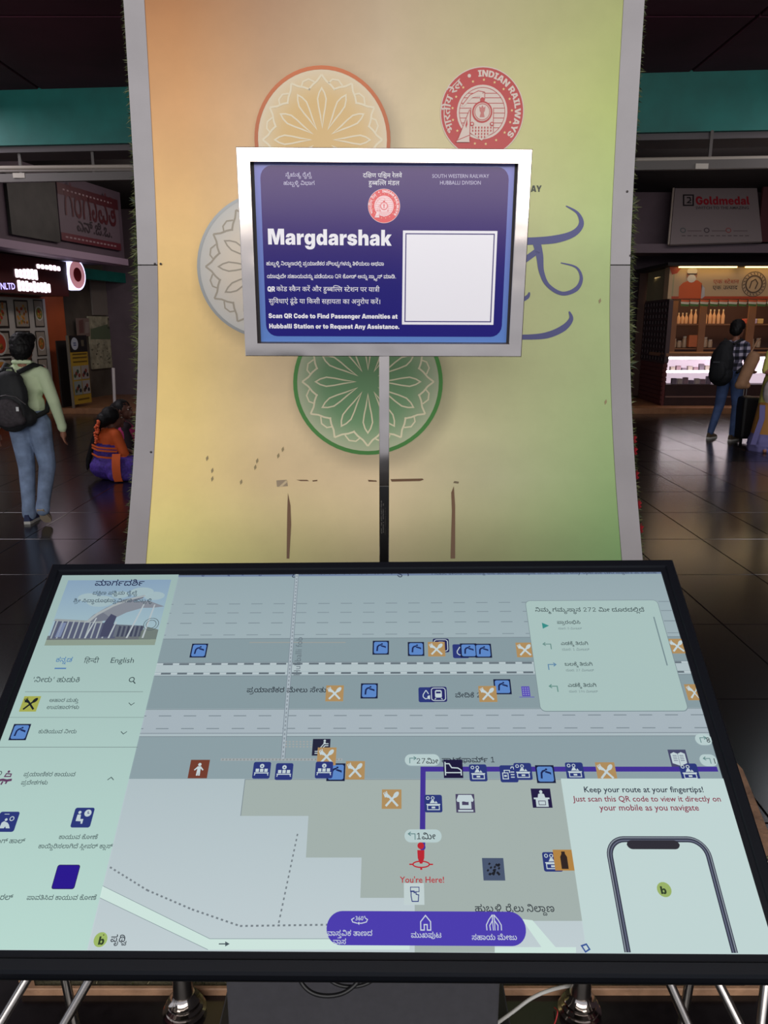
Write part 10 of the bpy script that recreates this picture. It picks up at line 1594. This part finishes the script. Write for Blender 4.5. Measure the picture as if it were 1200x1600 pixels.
# --- woman in a yellow and lavender sari at the right edge, her handbag and the suitcase
YEL = mat('yellow_cloth', rgb(196, 190, 96), rough=.8); WSH = mat('pale_shawl', rgb(190, 178, 176), rough=.85, noise=.12, nscale=14); OCH = mat('ochre_cloth', rgb(176, 124, 60), rough=.8); LAV = mat('lavender_border', rgb(112, 108, 160), rough=.8)
wc = at_z(1203, 703, 0)
w3 = empty('person', (wc.x, wc.y, 0), 0, label='woman in yellow sari with lavender border, cut by the right picture border', cat='person')
B = [('e', (0, 0, .98), (.18, .15, .14), 0), ('e', (0, 0, 1.12), (.16, .13, .15), 1), ('e', (0, 0, 1.24), (.165, .12, .13), 0), ('c', (-.11, 0, 1.31), (.11, 0, 1.31), .06, .06, 0), ('c', (0, 0, 1.35), (.01, 0, 1.43), .045, .042, 3),
     ('c', (-.15, 0, 1.30), (-.21, -.04, 1.07), .052, .042, 0), ('c', (-.21, -.04, 1.07), (-.10, -.20, .98), .036, .025, 3), ('c', (.15, 0, 1.3), (.2, .04, 1.06), .052, .042, 0), ('c', (.2, .04, 1.06), (.12, .2, .98), .036, .025, 3),
     ('c', (0, -.01, .92), (-.02, -.02, .45), .19, .22, 0), ('c', (-.01, -.02, .60), (-.03, -.03, .10), .215, .27, 2), ('c', (-.03, -.03, .10), (-.03, -.03, .075), .285, .295, 4), ('e', (-.10, -.10, .80), (.13, .12, .20), 1), ('c', (-.12, -.12, .03), (-.2, -.26, .025), .035, .028, 3), ('c', (.04, -.14, .03), (.0, -.28, .025), .035, .028, 3)]
B += hand((-.10, -.20, .98), (1, -.3, -.1), (0, -.2, 1), 3); B += head((.02, .0, 1.52), (.5, .85, 0), 3)
figure(B, [YEL, WSH, OCH, SKIN, LAV], .0135, 'body', w3); eyes((.02, 0, 1.52), (.5, .85, 0), w3)
hair([('e', (0, -.02, 1.55), (.10, .10, .10), 0), ('e', (-.03, -.07, 1.48), (.08, .07, .1), 0), ('c', (-.05, -.11, 1.42), (-.10, -.15, 1.16), .07, .085, 0), ('c', (-.10, -.15, 1.16), (-.16, -.16, .96), .085, .03, 0)], w3, rough_=.010, seed=8)
ribbon([(-.22, -.1, .62), (-.24, -.17, .45), (-.29, -.19, .28), (-.33, -.19, .10)], (.05, -.05, 0), LAV, 'sari_border', w3)
tb = at_y(1168, 578, wc.y-.15)
tote = empty('handbag', (tb.x, tb.y, tb.z-.23), label='tan cloth handbag held beside the woman in the yellow sari', cat='handbag')
o = figure([('c', (tb.x-.06, tb.y, tb.z-.18), (tb.x+.06, tb.y, tb.z+.16), .075, .085, 0), ('c', (tb.x-.10, tb.y, tb.z-.20), (tb.x+.01, tb.y, tb.z-.20), .05, .05, 0)], [mat('tan_cloth', rgb(150, 112, 82), rough=.8, noise=.15, nscale=10)], .014, 'cloth_body', None, 2); put(o, tote)
put(MB().tube([(tb.x+.0, tb.y, tb.z+.18), (tb.x+.08, tb.y, tb.z+.36), (tb.x+.16, tb.y+.08, tb.z+.40)], .012, 8).build('strap', MATS['tan_cloth']), tote)
cs = at_z(1158, 688, 0); 
cs.x -= .03; cs.y -= .12
case = empty('suitcase', (cs.x, cs.y, 0), label='tall black trolley suitcase standing between the plaid shirted man and the woman in yellow', cat='suitcase')
put(MB().box((cs.x, cs.y, .36), (.24, .34, .60), bev=.04).build('shell', mat('case_black', rgb(14, 14, 17), rough=.55)), case)
for s_ in (-1, 1): put(MB().tube([(cs.x+.02*s_, cs.y+.10, .64), (cs.x+.02*s_, cs.y+.10, .93)], .008, 8).build('handle_rod', STEEL2), case); put(MB().box((cs.x+.08*s_, cs.y-.1, .03), (.03, .05, .06), bev=.008).build('wheel', MATS['case_black']), case)
put(MB().box((cs.x, cs.y+.10, .94), (.09, .03, .03), bev=.006).build('handle_grip', MATS['case_black']), case)
